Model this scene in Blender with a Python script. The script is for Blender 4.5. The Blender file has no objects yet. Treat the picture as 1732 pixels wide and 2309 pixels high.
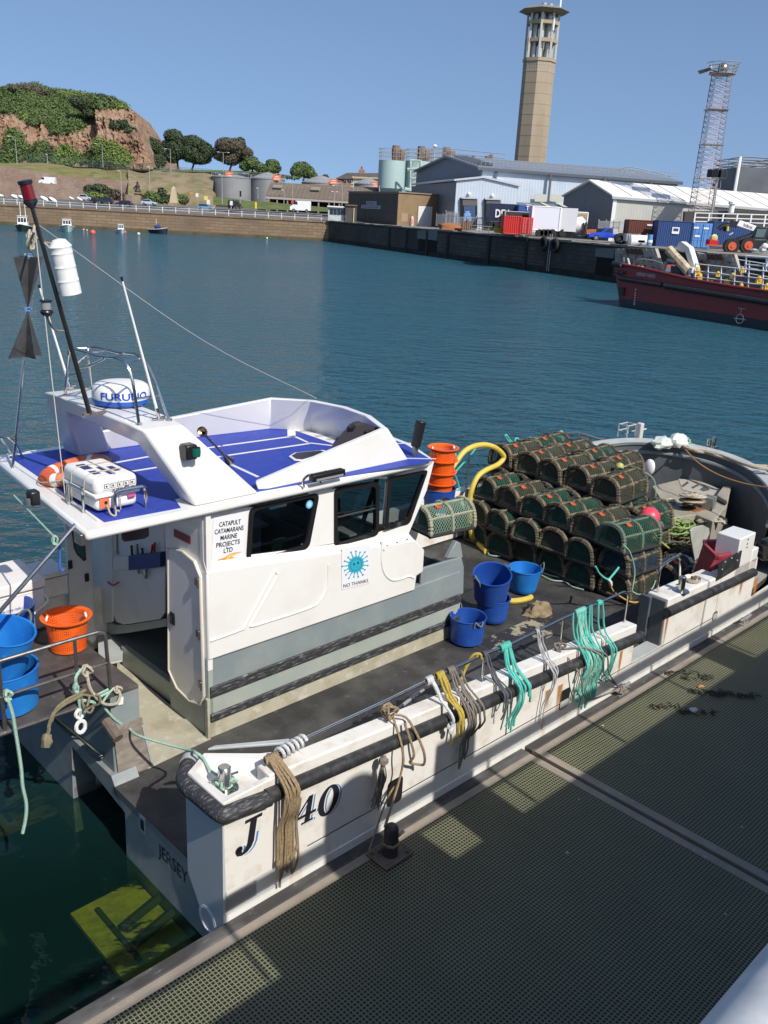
import bpy, bmesh, math, random
from mathutils import Vector, Matrix, noise
random.seed(7)
R_=math.radians; PI=math.pi
sc=bpy.context.scene
COL=sc.collection
# ---------------------------------------------------------------- camera
FPX=2000.; CX,CY=866.,1154.5; HC=7.0
_p=R_(18.7); _r=R_(3.0)
_f=Vector((0,math.cos(_p),-math.sin(_p))); _rt=Vector((1,0,0)); _up=_rt.cross(_f)
CR_=math.cos(_r)*_rt+math.sin(_r)*_up; CU_=-math.sin(_r)*_rt+math.cos(_r)*_up
CAM=Vector((0,0,HC))
cd=bpy.data.cameras.new('camera'); cam=bpy.data.objects.new('camera',cd); COL.objects.link(cam)
m=Matrix((CR_,CU_,-_f)).transposed().to_4x4(); m.translation=CAM; cam.matrix_world=m
cd.sensor_fit='VERTICAL'; cd.sensor_height=24; cd.lens=24*FPX/2309; cd.clip_start=.05; cd.clip_end=6000
sc.camera=cam
def ray(x,y): return CR_*((x-CX)/FPX)-CU_*((y-CY)/FPX)+_f
# photo crops used to survey the place: name -> origin and scale
SV=dict(A=(0,150,2.765),B=(560,300,3.318),C=(900,300,3.318),D=(1250,300,3.442),E=(1100,0,2.625),F=(0,420,3.8143),G=(0,860,2.765),H=(400,860,2.552),I=(0,1120,3.456),J=(900,950,2.765),K=(1250,950,3.442),L=(950,1200,3.016),M=(380,1450,2.676),N=(0,1600,3.12),O=(800,1450,2.765),P=(1100,1250,2.625),Q=(200,1900,3.318),R=(1332,1300,4.1475),S=(1332,1700,3.6325),T=(1050,1550,4.1475),U=(0,380,5.53),V=(380,1380,4.1475),W=(80,1320,5.184),X=(250,1560,5.53),Y=(440,1120,4.608),Z=(720,1040,4.608),a=(500,860,3.318),b=(0,1240,5.265),c=(1000,940,5.53),d=(1260,950,3.515),e=(1450,1080,5.883),f=(140,1140,4.879),g=(0,0,1659/1732))
def px(s,x,y): o=SV[s]; return (o[0]+x/o[2],o[1]+y/o[2])
# boat frame: x forward, y to port, z up
ANG=R_(44.7)
BU=Vector((math.cos(ANG),math.sin(ANG),0)); BV=Vector((-math.sin(ANG),math.cos(ANG),0)); BO=Vector((-1.30,6.76,0))
def loc(P): d=P-BO; return Vector((d.dot(BU),d.dot(BV),d.z))
def wld(l): return BO+BU*l[0]+BV*l[1]+Vector((0,0,l[2]))
def LY(s,x,y,Y): d=ray(*px(s,x,y)); return loc(CAM+d*(((BO-CAM).dot(BV)+Y)/d.dot(BV)))
def LX(s,x,y,X): d=ray(*px(s,x,y)); return loc(CAM+d*(((BO-CAM).dot(BU)+X)/d.dot(BU)))
def WZ(s,x,y,z): d=ray(*px(s,x,y)); return CAM+d*((z-HC)/d.z)
def LZ(s,x,y,z): return loc(WZ(s,x,y,z))
def WY(s,x,y,Y): d=ray(*px(s,x,y)); return CAM+d*(Y/d.y)
# ---------------------------------------------------------------- mesh builder
def V3(*a): return Vector(a)
class MB:
    def __init__(s): s.v=[]; s.f=[]; s.m=[]
    def face(s,pts,m=0):
        i=len(s.v); s.v+=[Vector(p) for p in pts]; s.f.append(list(range(i,i+len(pts)))); s.m.append(m); return s
    def raw(s,vs,fs,m=0):
        i=len(s.v); s.v+=[Vector(p) for p in vs]; s.f+=[[i+k for k in f] for f in fs]; s.m+=[m]*len(fs); return s
    def hexa(s,b,t,m=0):
        n=len(b); return s.raw(list(b)+list(t),[list(range(n))[::-1],list(range(n,2*n))]+[[i,(i+1)%n,n+(i+1)%n,n+i] for i in range(n)],m)
    def prism(s,poly,vec,m=0):
        vec=Vector(vec); poly=[Vector(p) for p in poly]; return s.hexa(poly,[p+vec for p in poly],m)
    def box(s,x0,x1,y0,y1,z0,z1,m=0):
        return s.prism([(x0,y0,z0),(x1,y0,z0),(x1,y1,z0),(x0,y1,z0)],(0,0,z1-z0),m)
    def obox(s,c,dx,dy,dz,rz=0,m=0,T=None):
        mt=T if T else Matrix.Rotation(rz,3,'Z'); c=Vector(c)
        q=[c+mt@Vector((a*dx/2,b*dy/2,e*dz/2)) for e in(-1,1) for a,b in((-1,-1),(1,-1),(1,1),(-1,1))]
        return s.hexa(q[:4],q[4:],m)
    def tube(s,path,r,n=6,m=0,closed=False,cap=True):
        P=[Vector(p) for p in path]; k=len(P)
        rr=r if isinstance(r,(list,tuple)) else [r]*k
        vs=[];fs=[];N=None
        for i in range(k):
            if closed: t=P[(i+1)%k]-P[i-1]
            else: t=P[min(i+1,k-1)]-P[max(i-1,0)]
            if t.length<1e-9: t=Vector((0,0,1))
            t.normalize()
            if N is None:
                N=t.orthogonal().normalized()
                if abs(t.z)<.9: N=(Vector((0,0,1))-t*t.z).normalized()
            else:
                N=N-t*N.dot(t)
                N=N.normalized() if N.length>1e-6 else t.orthogonal().normalized()
            Bn=t.cross(N)
            for j in range(n):
                a=2*PI*j/n; vs.append(P[i]+(N*math.cos(a)+Bn*math.sin(a))*rr[i])
        for i in range(k if closed else k-1):
            i2=(i+1)%k
            for j in range(n): fs.append([i*n+j,i*n+(j+1)%n,i2*n+(j+1)%n,i2*n+j])
        if cap and not closed: fs+= [list(range(n))[::-1],[(k-1)*n+j for j in range(n)]]
        return s.raw(vs,fs,m)
    def lathe(s,prof,c=(0,0,0),n=16,m=0,T=None,close=False):
        c=Vector(c); vs=[];fs=[]
        for r,z in prof:
            for j in range(n):
                a=2*PI*j/n; p=Vector((r*math.cos(a),r*math.sin(a),z)); vs.append(c+(T@p if T else p))
        for i in range(len(prof)-1):
            for j in range(n): fs.append([i*n+j,i*n+(j+1)%n,(i+1)*n+(j+1)%n,(i+1)*n+j])
        if prof[0][0]>1e-6 and close: fs.append(list(range(n))[::-1])
        if prof[-1][0]>1e-6 and close: fs.append([(len(prof)-1)*n+j for j in range(n)])
        return s.raw(vs,fs,m)
    def cyl(s,c,r,h,n=16,m=0,T=None): return s.lathe([(r,0),(r,h)],c,n,m,T,True)
    def ball(s,c,r,n=12,k=7,sx=1,sy=1,sz=1,jit=0,m=0,T=None):
        c=Vector(c); vs=[];fs=[]
        for i in range(k+1):
            th=PI*i/k
            for j in range(n):
                a=2*PI*j/n; p=Vector((math.sin(th)*math.cos(a),math.sin(th)*math.sin(a),math.cos(th)))
                q=1+jit*noise.noise(p*2.3+c*1.7) if jit else 1
                p=Vector((p.x*sx,p.y*sy,p.z*sz))*(r*q); vs.append(c+(T@p if T else p))
        for i in range(k):
            for j in range(n): fs.append([i*n+j,i*n+(j+1)%n,(i+1)*n+(j+1)%n,(i+1)*n+j])
        return s.raw(vs,fs,m)
    def strip(s,A,B,m=0,closed=False):
        n=len(A); k=n if closed else n-1
        return s.raw(list(A)+list(B),[[i,(i+1)%n,n+(i+1)%n,n+i] for i in range(k)],m)
    def wall(s,A,B,A2,B2,m=0):   # thick strip: outer A(bottom)-B(top), inner A2-B2
        s.strip(A,B,m); s.strip(B2,A2,m); s.strip(B,B2,m); s.strip(A2,A,m)
        s.face([A[0],B[0],B2[0],A2[0]],m); return s.face([A[-1],A2[-1],B2[-1],B[-1]],m)
BASE={}
DF='B'
def thing(name,label,cat,base,frame=None,group=None,rz=0):
    frame=frame or DF
    o=bpy.data.objects.new(name,None); COL.objects.link(o); o.empty_display_size=.2
    setup(o,base,frame,rz); o['label']=label; o['category']=cat
    if group: o['group']=group
    return o
def setup(o,base,frame,rz=0):
    base=Vector(base); BASE[o.name]=(base,frame)
    o.location=wld(base) if frame=='B' else base
    o.rotation_euler=(0,0,(ANG if frame=='B' else 0)+rz)
def mesh(name,mb,mats,off,sm=35,bev=0):
    me=bpy.data.meshes.new(name)
    me.from_pydata([tuple(p-off) for p in mb.v],[],mb.f)
    mats=mats if isinstance(mats,(list,tuple)) else [mats]
    for q in mats: me.materials.append(q)
    if len(mats)>1: me.polygons.foreach_set('material_index',mb.m)
    b=bmesh.new(); b.from_mesh(me); bmesh.ops.remove_doubles(b,verts=b.verts,dist=1e-5)
    bmesh.ops.recalc_face_normals(b,faces=b.faces); b.to_mesh(me); b.free()
    me.polygons.foreach_set('use_smooth',[sm>0]*len(me.polygons))
    if sm>0: me.set_sharp_from_angle(angle=R_(sm))
    me.update(); return me
def bevel(o,w,seg=2):
    b=o.modifiers.new('bevel','BEVEL'); b.width=w; b.segments=seg; b.limit_method='ANGLE'; b.angle_limit=R_(40); b.harden_normals=False
def part(name,mb,mats,parent,sm=35,bev=0,label=None):
    base,fr=BASE[parent.name]
    o=bpy.data.objects.new(name,mesh(name,mb,mats,base,sm)); COL.objects.link(o); o.parent=parent
    BASE[o.name]=(base,fr)
    if bev: bevel(o,bev)
    if label: o['label']=label
    return o
def solo(name,label,cat,mb,mats,base,frame=None,group=None,sm=35,bev=0,kind=None):
    frame=frame or DF
    o=bpy.data.objects.new(name,mesh(name,mb,mats,Vector(base),sm)); COL.objects.link(o); setup(o,base,frame)
    if label: o['label']=label
    if cat: o['category']=cat
    if group: o['group']=group
    if kind: o['kind']=kind
    if bev: bevel(o,bev)
    return o
def struct(name,mb,mats,base=(0,0,0),frame='W',kind='structure',sm=35): return solo(name,None,None,mb,mats,base,frame,kind=kind,sm=sm)
def copy_tree(o,parent=None):
    c=o.copy(); COL.objects.link(c)
    if parent: c.parent=parent
    BASE[c.name]=BASE.get(o.name,(Vector((0,0,0)),'W'))
    for ch in list(o.children): copy_tree(ch,c)
    return c
def dup(o,base,frame='B',rz=0,label=None,scale=None):
    c=copy_tree(o); base=Vector(base)
    c.location=wld(base) if frame=='B' else base
    c.rotation_euler=(0,0,(ANG if frame=='B' else 0)+rz)
    if scale: c.scale=scale if not isinstance(scale,(int,float)) else (scale,)*3
    if label: c['label']=label
    return c
def text(s,p0,xv,yv,mat,parent=None,name='lettering',lift=.004,mono=False,shear=0,bold=0.0,solo_args=None,fit=True):
    """letters from p0 along xv (whole width) with height yv, in the parent's frame"""
    cu=bpy.data.curves.new('letters','FONT'); cu.body=s; cu.shear=shear; cu.offset=bold; cu.resolution_u=3
    t=bpy.data.objects.new('letters',cu); COL.objects.link(t)
    dg=bpy.context.evaluated_depsgraph_get(); me=bpy.data.meshes.new_from_object(t.evaluated_get(dg))
    bpy.data.objects.remove(t)
    p0=Vector(p0); xv=Vector(xv); yv=Vector(yv); n=xv.cross(yv).normalized()*lift
    xs=[q.co.x for q in me.vertices]; ys=[q.co.y for q in me.vertices]
    x0,x1=min(xs),max(xs); y0,y1=0,max(ys)
    mb=MB(); mb.raw([p0+xv*((q.co.x-x0)/(x1-x0))+yv*((q.co.y-y0)/(y1-y0))+n for q in me.vertices],[list(f.vertices) for f in me.polygons])
    bpy.data.meshes.remove(me)
    return part(name,mb,mat,parent,sm=0)
def lerp(a,b,t): return a+(b-a)*t
def bez(pts,n=8):
    """smooth path through points (Catmull-Rom)"""
    P=[Vector(p) for p in pts]; P=[P[0]*2-P[1]]+P+[P[-1]*2-P[-2]]; out=[]
    for i in range(1,len(P)-2):
        for k in range(n):
            t=k/n; a,b,c,d=P[i-1],P[i],P[i+1],P[i+2]
            out.append(.5*((2*b)+(c-a)*t+(2*a-5*b+4*c-d)*t*t+(3*b-a-3*c+d)*t**3))
    out.append(P[-2]); return out
# ---------------------------------------------------------------- materials
def nt(name):
    m=bpy.data.materials.new(name); m.use_nodes=True; t=m.node_tree; b=t.nodes['Principled BSDF']; return m,t,b
def N(t,ty,**k):
    n=t.nodes.new(ty)
    for a,v in k.items():
        if a in n.inputs: n.inputs[a].default_value=v
        else: setattr(n,a,v)
    return n
def L(t,a,b): t.links.new(a,b)
def rgb(c): return (c[0],c[1],c[2],1)
def M(name,c,rough=.5,metal=0,c2=None,sc=4,lo=.4,hi=.65,bump=0,bsc=None,c3=None,sc3=20,lo3=.6,hi3=.75,stretch=None,spec=.5,detail=6,coat=0):
    if name in bpy.data.materials: return bpy.data.materials[name]
    m,t,b=nt(name); b.inputs['Roughness'].default_value=rough; b.inputs['Metallic'].default_value=metal
    b.inputs['Base Color'].default_value=rgb(c); b.inputs['Specular IOR Level'].default_value=spec
    if coat: b.inputs['Coat Weight'].default_value=coat
    co=N(t,'ShaderNodeTexCoord'); src=co.outputs['Object']
    if stretch:
        mp=N(t,'ShaderNodeMapping'); mp.inputs['Scale'].default_value=stretch; L(t,src,mp.inputs['Vector']); src2=mp.outputs['Vector']
    else: src2=src
    col=None
    def layer(prev,cc,s,l,h,source):
        n=N(t,'ShaderNodeTexNoise',Scale=s,Detail=detail,Roughness=.6); L(t,source,n.inputs['Vector'])
        r=N(t,'ShaderNodeMapRange'); r.inputs['From Min'].default_value=l; r.inputs['From Max'].default_value=h; L(t,n.outputs['Fac'],r.inputs['Value'])
        x=N(t,'ShaderNodeMix',data_type='RGBA'); L(t,r.outputs['Result'],x.inputs['Factor'])
        if prev is None: x.inputs['A'].default_value=rgb(c)
        else: L(t,prev,x.inputs['A'])
        x.inputs['B'].default_value=rgb(cc); return x.outputs['Result']
    if c2: col=layer(None,c2,sc,lo,hi,src2)
    if c3: col=layer(col,c3,sc3,lo3,hi3,src2)
    if col: L(t,col,b.inputs['Base Color'])
    if bump:
        n=N(t,'ShaderNodeTexNoise',Scale=bsc or sc*3,Detail=5); L(t,src2,n.inputs['Vector'])
        bp=N(t,'ShaderNodeBump',Strength=bump,Distance=.02); L(t,n.outputs['Fac'],bp.inputs['Height']); L(t,bp.outputs['Normal'],b.inputs['Normal'])
    return m
def brickM(name,c,c2,mortar,bw,bh,ms=.02,rough=.85,vec=(1,0,0),stain=None,bump=.4,slo=.45,shi=.7,ssc=.25):
    """courses of stone: u along vec, v = height"""
    m,t,b=nt(name); b.inputs['Roughness'].default_value=rough
    co=N(t,'ShaderNodeTexCoord'); d=N(t,'ShaderNodeVectorMath',operation='DOT_PRODUCT'); L(t,co.outputs['Object'],d.inputs[0]); d.inputs[1].default_value=vec
    s=N(t,'ShaderNodeSeparateXYZ'); L(t,co.outputs['Object'],s.inputs[0]); cb=N(t,'ShaderNodeCombineXYZ'); L(t,d.outputs['Value'],cb.inputs[0]); L(t,s.outputs['Z'],cb.inputs[1])
    br=N(t,'ShaderNodeTexBrick'); br.inputs['Scale'].default_value=1; br.inputs['Brick Width'].default_value=bw; br.inputs['Row Height'].default_value=bh; br.inputs['Mortar Size'].default_value=ms
    br.inputs['Color1'].default_value=rgb(c); br.inputs['Color2'].default_value=rgb(c2); br.inputs['Mortar'].default_value=rgb(mortar); L(t,cb.outputs[0],br.inputs['Vector'])
    n=N(t,'ShaderNodeTexNoise',Scale=ssc,Detail=8,Roughness=.65); L(t,co.outputs['Object'],n.inputs['Vector'])
    r=N(t,'ShaderNodeMapRange'); r.inputs['From Min'].default_value=slo; r.inputs['From Max'].default_value=shi; L(t,n.outputs['Fac'],r.inputs['Value'])
    x=N(t,'ShaderNodeMix',data_type='RGBA'); L(t,r.outputs['Result'],x.inputs['Factor']); L(t,br.outputs['Color'],x.inputs['A']); x.inputs['B'].default_value=rgb(stain or c2)
    L(t,x.outputs['Result'],b.inputs['Base Color'])
    bp=N(t,'ShaderNodeBump',Strength=bump,Distance=.05); L(t,br.outputs['Fac'],bp.inputs['Height']); bp.invert=True; L(t,bp.outputs['Normal'],b.inputs['Normal'])
    return m
def ribM(name,c,period,vec,rough=.45,depth=.35,c2=None,lo=.5,hi=.7,sc=.3):
    """profiled sheet: ribs repeat along vec"""
    m=M(name,c,rough,c2=c2 or tuple(q*.9 for q in c),sc=sc,lo=lo,hi=hi); t=m.node_tree; b=t.nodes['Principled BSDF']
    co=N(t,'ShaderNodeTexCoord'); d=N(t,'ShaderNodeVectorMath',operation='DOT_PRODUCT'); L(t,co.outputs['Object'],d.inputs[0]); d.inputs[1].default_value=[q*2*PI/period for q in vec]
    s=N(t,'ShaderNodeMath',operation='SINE'); L(t,d.outputs['Value'],s.inputs[0])
    bp=N(t,'ShaderNodeBump',Strength=depth,Distance=.05); L(t,s.outputs[0],bp.inputs['Height']); L(t,bp.outputs['Normal'],b.inputs['Normal'])
    return m
gel=M('gelcoat',(.74,.725,.69),.3,c2=(.68,.65,.59),sc=1.5,lo=.5,hi=.8,coat=.3)
geldirty=M('gelcoat_dirty',(.74,.71,.66),.4,c2=(.50,.43,.33),sc=3,lo=.5,hi=.8,c3=(.42,.38,.32),sc3=26,lo3=.66,hi3=.74)
greyp=M('grey_paint',(.20,.235,.245),.5,c2=(.25,.28,.27),sc=2.2,lo=.45,hi=.7,c3=(.33,.35,.34),sc3=14,lo3=.66,hi3=.8)
greydk=M('dark_grey_paint_and_shade',(.075,.085,.095),.5,c2=(.11,.12,.125),sc=2,lo=.4,hi=.7)
greylt=M('pale_grey_paint',(.42,.44,.43),.5,c2=(.36,.37,.35),sc=3)
greengrey=M('green_grey_paint',(.30,.34,.31),.5,c2=(.36,.38,.33),sc=3,lo=.4,hi=.7)
beige=M('worn_beige_deck',(.42,.39,.29),.75,c2=(.29,.26,.18),sc=2.2,lo=.45,hi=.7,c3=(.50,.48,.40),sc3=7,lo3=.55,hi3=.7)
deckm=M('black_rubber_deck',(.028,.028,.028),.62,c2=(.075,.072,.065),sc=1.2,lo=.42,hi=.62,c3=(.12,.115,.10),sc3=11,lo3=.62,hi3=.75,bump=.25,bsc=40)
deckpatch=M('peeling_deck_paint',(.028,.028,.03),.6,c2=(.33,.29,.19),sc=3.1,lo=.56,hi=.60)
rubber=M('black_rubber',(.02,.02,.021),.55,c2=(.07,.07,.068),sc=6,lo=.5,hi=.75,bump=.3,bsc=30)
rubworn=M('worn_black_rubber',(.03,.03,.032),.6,c2=(.22,.22,.22),sc=9,lo=.52,hi=.72,stretch=(1,5,5),bump=.3,bsc=20)
bluep=M('blue_nonslip',(.022,.045,.30),.6,c2=(.03,.06,.36),sc=9,lo=.4,hi=.7)
steel=M('stainless_steel',(.62,.60,.56),.18,metal=1,c2=(.42,.36,.29),sc=9,lo=.55,hi=.8)
steeldk=M('dull_steel',(.33,.31,.29),.35,metal=.9,c2=(.2,.16,.12),sc=10,lo=.5,hi=.75)
glassm=M('smoked_glass',(.012,.014,.016),.06,spec=.8)
blackp=M('black_plastic',(.012,.012,.013),.35)
whitep=M('white_plastic',(.78,.77,.74),.35,c2=(.70,.68,.62),sc=6,lo=.5,hi=.8)
inkm=M('black_ink',(.015,.014,.02),.5)
inkb=M('blue_ink',(.02,.11,.45),.4)
bluelet=M('blue_shadow_paint',(.04,.20,.50),.4)
def glassy():
    m,t,b=nt('window_glass'); o=t.nodes['Material Output']
    g=N(t,'ShaderNodeBsdfGlossy',Roughness=.02); g.inputs['Color'].default_value=(.9,.95,1,1)
    tr=N(t,'ShaderNodeBsdfTransparent'); tr.inputs['Color'].default_value=(.42,.47,.47,1)
    fr=N(t,'ShaderNodeFresnel',IOR=1.5); mx=N(t,'ShaderNodeMixShader'); L(t,fr.outputs[0],mx.inputs[0]); L(t,tr.outputs[0],mx.inputs[1]); L(t,g.outputs[0],mx.inputs[2]); L(t,mx.outputs[0],o.inputs['Surface']); return m
glz=glassy()
# ---------------------------------------------------------------- sky, sun, view
EL=R_(44.3); AZ=R_(129.6)
ld=Vector((math.cos(AZ)*math.cos(EL),math.sin(AZ)*math.cos(EL),-math.sin(EL)))
w=bpy.data.worlds.new('World'); sc.world=w; w.use_nodes=True; wt=w.node_tree
bg=wt.nodes['Background']; sky=N(wt,'ShaderNodeTexSky'); sky.sky_type='NISHITA'; sky.sun_disc=False
sky.sun_elevation=EL; sky.sun_rotation=math.atan2(-ld.x,-ld.y); sky.altitude=0; sky.air_density=1.0; sky.dust_density=1.1; sky.ozone_density=3.2
# sample the dome a little above the true elevation: the clear marine air shows no yellow horizon band
tcw=N(wt,'ShaderNodeTexCoord'); mpw=N(wt,'ShaderNodeMapping'); mpw.inputs['Location'].default_value=(0,0,.20); mpw.inputs['Scale'].default_value=(1,1,.85); L(wt,tcw.outputs['Generated'],mpw.inputs[0])
nrm=N(wt,'ShaderNodeVectorMath',operation='NORMALIZE'); L(wt,mpw.outputs[0],nrm.inputs[0]); L(wt,nrm.outputs[0],sky.inputs[0])
L(wt,sky.outputs[0],bg.inputs[0]); bg.inputs[1].default_value=.108
sl=bpy.data.lights.new('sun','SUN'); sl.energy=3.7; sl.angle=R_(.5); sl.color=(1,.955,.88)
so=bpy.data.objects.new('sun',sl); COL.objects.link(so); so.rotation_euler=ld.to_track_quat('-Z','Y').to_euler(); so.location=(0,0,60)
sc.view_settings.view_transform='Standard'; sc.view_settings.look='None'; sc.view_settings.exposure=0.42; sc.view_settings.gamma=1
try: sc.cycles.max_bounces=6; sc.cycles.transparent_max_bounces=12; sc.cycles.caustics_reflective=False; sc.cycles.caustics_refractive=False
except Exception: pass
# ---------------------------------------------------------------- water and seabed
def waterM():
    m,t,b=nt('harbour_water'); o=t.nodes['Material Output']
    ge=N(t,'ShaderNodeNewGeometry'); 
    def nz(scale,stretch,det):
        mp=N(t,'ShaderNodeMapping'); mp.inputs['Scale'].default_value=stretch; mp.inputs['Rotation'].default_value=(0,0,.5); L(t,ge.outputs['Position'],mp.inputs[0])
        n=N(t,'ShaderNodeTexNoise',Scale=scale,Detail=det,Roughness=.55); L(t,mp.outputs[0],n.inputs['Vector']); return n.outputs['Fac']
    a=nz(.9,(1,1.7,1),4); c=nz(.22,(1,1.3,1),3); d=nz(.035,(1,.6,1),3)
    # wind patches make the ripples stronger or weaker, calmer by the pontoon
    ln=N(t,'ShaderNodeVectorMath',operation='LENGTH'); L(t,ge.outputs['Position'],ln.inputs[0])
    cal=N(t,'ShaderNodeMapRange'); cal.inputs['From Min'].default_value=9; cal.inputs['From Max'].default_value=22; cal.inputs['To Min'].default_value=.12; cal.inputs['To Max'].default_value=1; L(t,ln.outputs['Value'],cal.inputs['Value'])
    wp=N(t,'ShaderNodeMapRange'); wp.inputs['From Min'].default_value=.35; wp.inputs['From Max'].default_value=.65; wp.inputs['To Min'].default_value=.55; wp.inputs['To Max'].default_value=1.1; L(t,d,wp.inputs['Value'])
    mu=N(t,'ShaderNodeMath',operation='MULTIPLY'); L(t,cal.outputs[0],mu.inputs[0]); L(t,wp.outputs[0],mu.inputs[1])
    b1=N(t,'ShaderNodeBump',Strength=.6,Distance=.40); L(t,a,b1.inputs['Height']); L(t,mu.outputs[0],b1.inputs['Strength'])
    b2=N(t,'ShaderNodeBump',Strength=.6,Distance=.7); L(t,c,b2.inputs['Height']); L(t,b1.outputs[0],b2.inputs['Normal'])
    df=N(t,'ShaderNodeBsdfDiffuse'); lw=N(t,'ShaderNodeLayerWeight',Blend=.5); cx=N(t,'ShaderNodeMix',data_type='RGBA'); cm=N(t,'ShaderNodeMapRange'); cm.inputs['From Min'].default_value=.35; cm.inputs['From Max'].default_value=.8; L(t,lw.outputs['Facing'],cm.inputs['Value']); L(t,cm.outputs[0],cx.inputs['Factor']); cx.inputs['A'].default_value=(.006,.028,.024,1); cx.inputs['B'].default_value=(.032,.115,.155,1); L(t,cx.outputs['Result'],df.inputs['Color']); pass  # bluer diffuse at grazing view stands in for sky reflection
    tr=N(t,'ShaderNodeBsdfTransparent'); tr.inputs['Color'].default_value=(.60,.70,.42,1)
    gl=N(t,'ShaderNodeBsdfGlossy',Roughness=.05); L(t,b2.outputs[0],gl.inputs['Normal'])
    fr=N(t,'ShaderNodeFresnel',IOR=1.33); L(t,b2.outputs[0],fr.inputs['Normal'])
    m1=N(t,'ShaderNodeMixShader'); im=N(t,'ShaderNodeMapRange'); im.inputs['To Min'].default_value=.62; im.inputs['To Max'].default_value=.12; L(t,cm.outputs[0],im.inputs['Value']); L(t,im.outputs[0],m1.inputs[0]); L(t,df.outputs[0],m1.inputs[1]); L(t,tr.outputs[0],m1.inputs[2])
    m2=N(t,'ShaderNodeMixShader'); L(t,fr.outputs[0],m2.inputs[0]); L(t,m1.outputs[0],m2.inputs[1]); L(t,gl.outputs[0],m2.inputs[2]); L(t,m2.outputs[0],o.inputs['Surface'])
    return m
struct('water',MB().face([(-3000,-60,0),(3000,-60,0),(3000,5000,0),(-3000,5000,0)]),waterM(),sm=0)
struct('seabed',MB().face([(-3000,-60,-6),(3000,-60,-6),(3000,5000,-6),(-3000,5000,-6)]),M('seabed_mud',(.010,.035,.03),.9),sm=0)
# ---------------------------------------------------------------- pontoon
def gratM():
    m,t,b=nt('grating'); b.inputs['Roughness'].default_value=.6
    co=N(t,'ShaderNodeTexCoord'); s=N(t,'ShaderNodeSeparateXYZ'); L(t,co.outputs['Object'],s.inputs[0])
    fs=[]
    for ax,p in(('X',.0395),('Y',.0395)):
        a=N(t,'ShaderNodeMath',operation='DIVIDE'); L(t,s.outputs[ax],a.inputs[0]); a.inputs[1].default_value=p
        f=N(t,'ShaderNodeMath',operation='FRACT'); L(t,a.outputs[0],f.inputs[0])
        q=N(t,'ShaderNodeMath',operation='SUBTRACT'); L(t,f.outputs[0],q.inputs[0]); q.inputs[1].default_value=.5
        e=N(t,'ShaderNodeMath',operation='ABSOLUTE'); L(t,q.outputs[0],e.inputs[0]); fs.append(e.outputs[0])
    mx=N(t,'ShaderNodeMath',operation='MAXIMUM'); L(t,fs[0],mx.inputs[0]); L(t,fs[1],mx.inputs[1])
    r=N(t,'ShaderNodeMapRange'); r.inputs['From Min'].default_value=.32; r.inputs['From Max'].default_value=.38; L(t,mx.outputs[0],r.inputs['Value'])
    n=N(t,'ShaderNodeTexNoise',Scale=1.3,Detail=8,Roughness=.65); L(t,co.outputs['Object'],n.inputs['Vector'])
    x=N(t,'ShaderNodeMix',data_type='RGBA'); L(t,n.outputs['Fac'],x.inputs['Factor']); x.inputs['A'].default_value=(.12,.13,.07,1); x.inputs['B'].default_value=(.27,.265,.155,1)
    n2=N(t,'ShaderNodeTexVoronoi',Scale=2.4); L(t,co.outputs['Object'],n2.inputs['Vector'])
    r2=N(t,'ShaderNodeMapRange'); r2.inputs['From Min'].default_value=.035; r2.inputs['From Max'].default_value=.05; r2.inputs['To Min'].default_value=1; r2.inputs['To Max'].default_value=0; L(t,n2.outputs['Distance'],r2.inputs['Value'])
    y=N(t,'ShaderNodeMix',data_type='RGBA'); L(t,r.outputs[0],y.inputs['Factor']); y.inputs['A'].default_value=(.012,.013,.009,1); L(t,x.outputs['Result'],y.inputs['B'])
    z=N(t,'ShaderNodeMix',data_type='RGBA'); L(t,r2.outputs[0],z.inputs['Factor']); L(t,y.outputs['Result'],z.inputs['A']); z.inputs['B'].default_value=(.42,.42,.40,1)
    L(t,z.outputs['Result'],b.inputs['Base Color'])
    bp=N(t,'ShaderNodeBump',Strength=.8,Distance=.02); L(t,r.outputs[0],bp.inputs['Height']); L(t,bp.outputs[0],b.inputs['Normal']); return m
grat=gratM()
timber=M('dark_timber_fender',(.045,.042,.040),.8,c2=(.12,.115,.11),sc=4,lo=.45,hi=.7,c3=(.28,.27,.26),sc3=16,lo3=.64,hi3=.74,bump=.4,stretch=(.35,1,1))
tanst=M('weathered_galv_strip',(.30,.255,.20),.75,c2=(.22,.19,.155),sc=3,lo=.4,hi=.7,c3=(.42,.36,.29),sc3=12,lo3=.6,hi3=.75)
P0,P1=-1.72,30
pon=thing('pontoon','long floating pontoon with green grating deck alongside the white fishing boat','pontoon',(0,-2,0))
JX=4.58; NS=[(P0,JX-.035),(JX+.035,13.6),(13.67,22.6),(22.67,P1)]
fl=MB()
for a,b_ in NS: fl.box(a+.1,b_-.1,-4.3,-.25,-.35,.40)
part('float',fl,M('float_concrete',(.18,.17,.15),.9),pon)
for a,b_ in NS:
    part('timber_fender',MB().box(a,b_,-.155,-.012,.12,.505),timber,pon,bev=.012)
    part('frame',MB().box(a+.01,b_-.01,-.265,-.158,.3,.503).box(a,a+.115,-4.3,-.268,.3,.502).box(b_-.115,b_,-4.3,-.268,.3,.502).box(a+.118,b_-.118,-4.45,-4.3,.2,.502),tanst,pon,bev=.006)
    k0=a+.118
    while k0<b_-.12:
        k1=min(k0+1.22,b_-.118)
        part('grating_panel',MB().box(k0+.0015,k1-.0015,-1.498,-.269,.455,.497).box(k0+.0015,k1-.0015,-2.898,-1.5,.455,.497).box(k0+.0015,k1-.0015,-4.29,-2.9,.455,.497),grat,pon,sm=0); k0=k1
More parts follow.
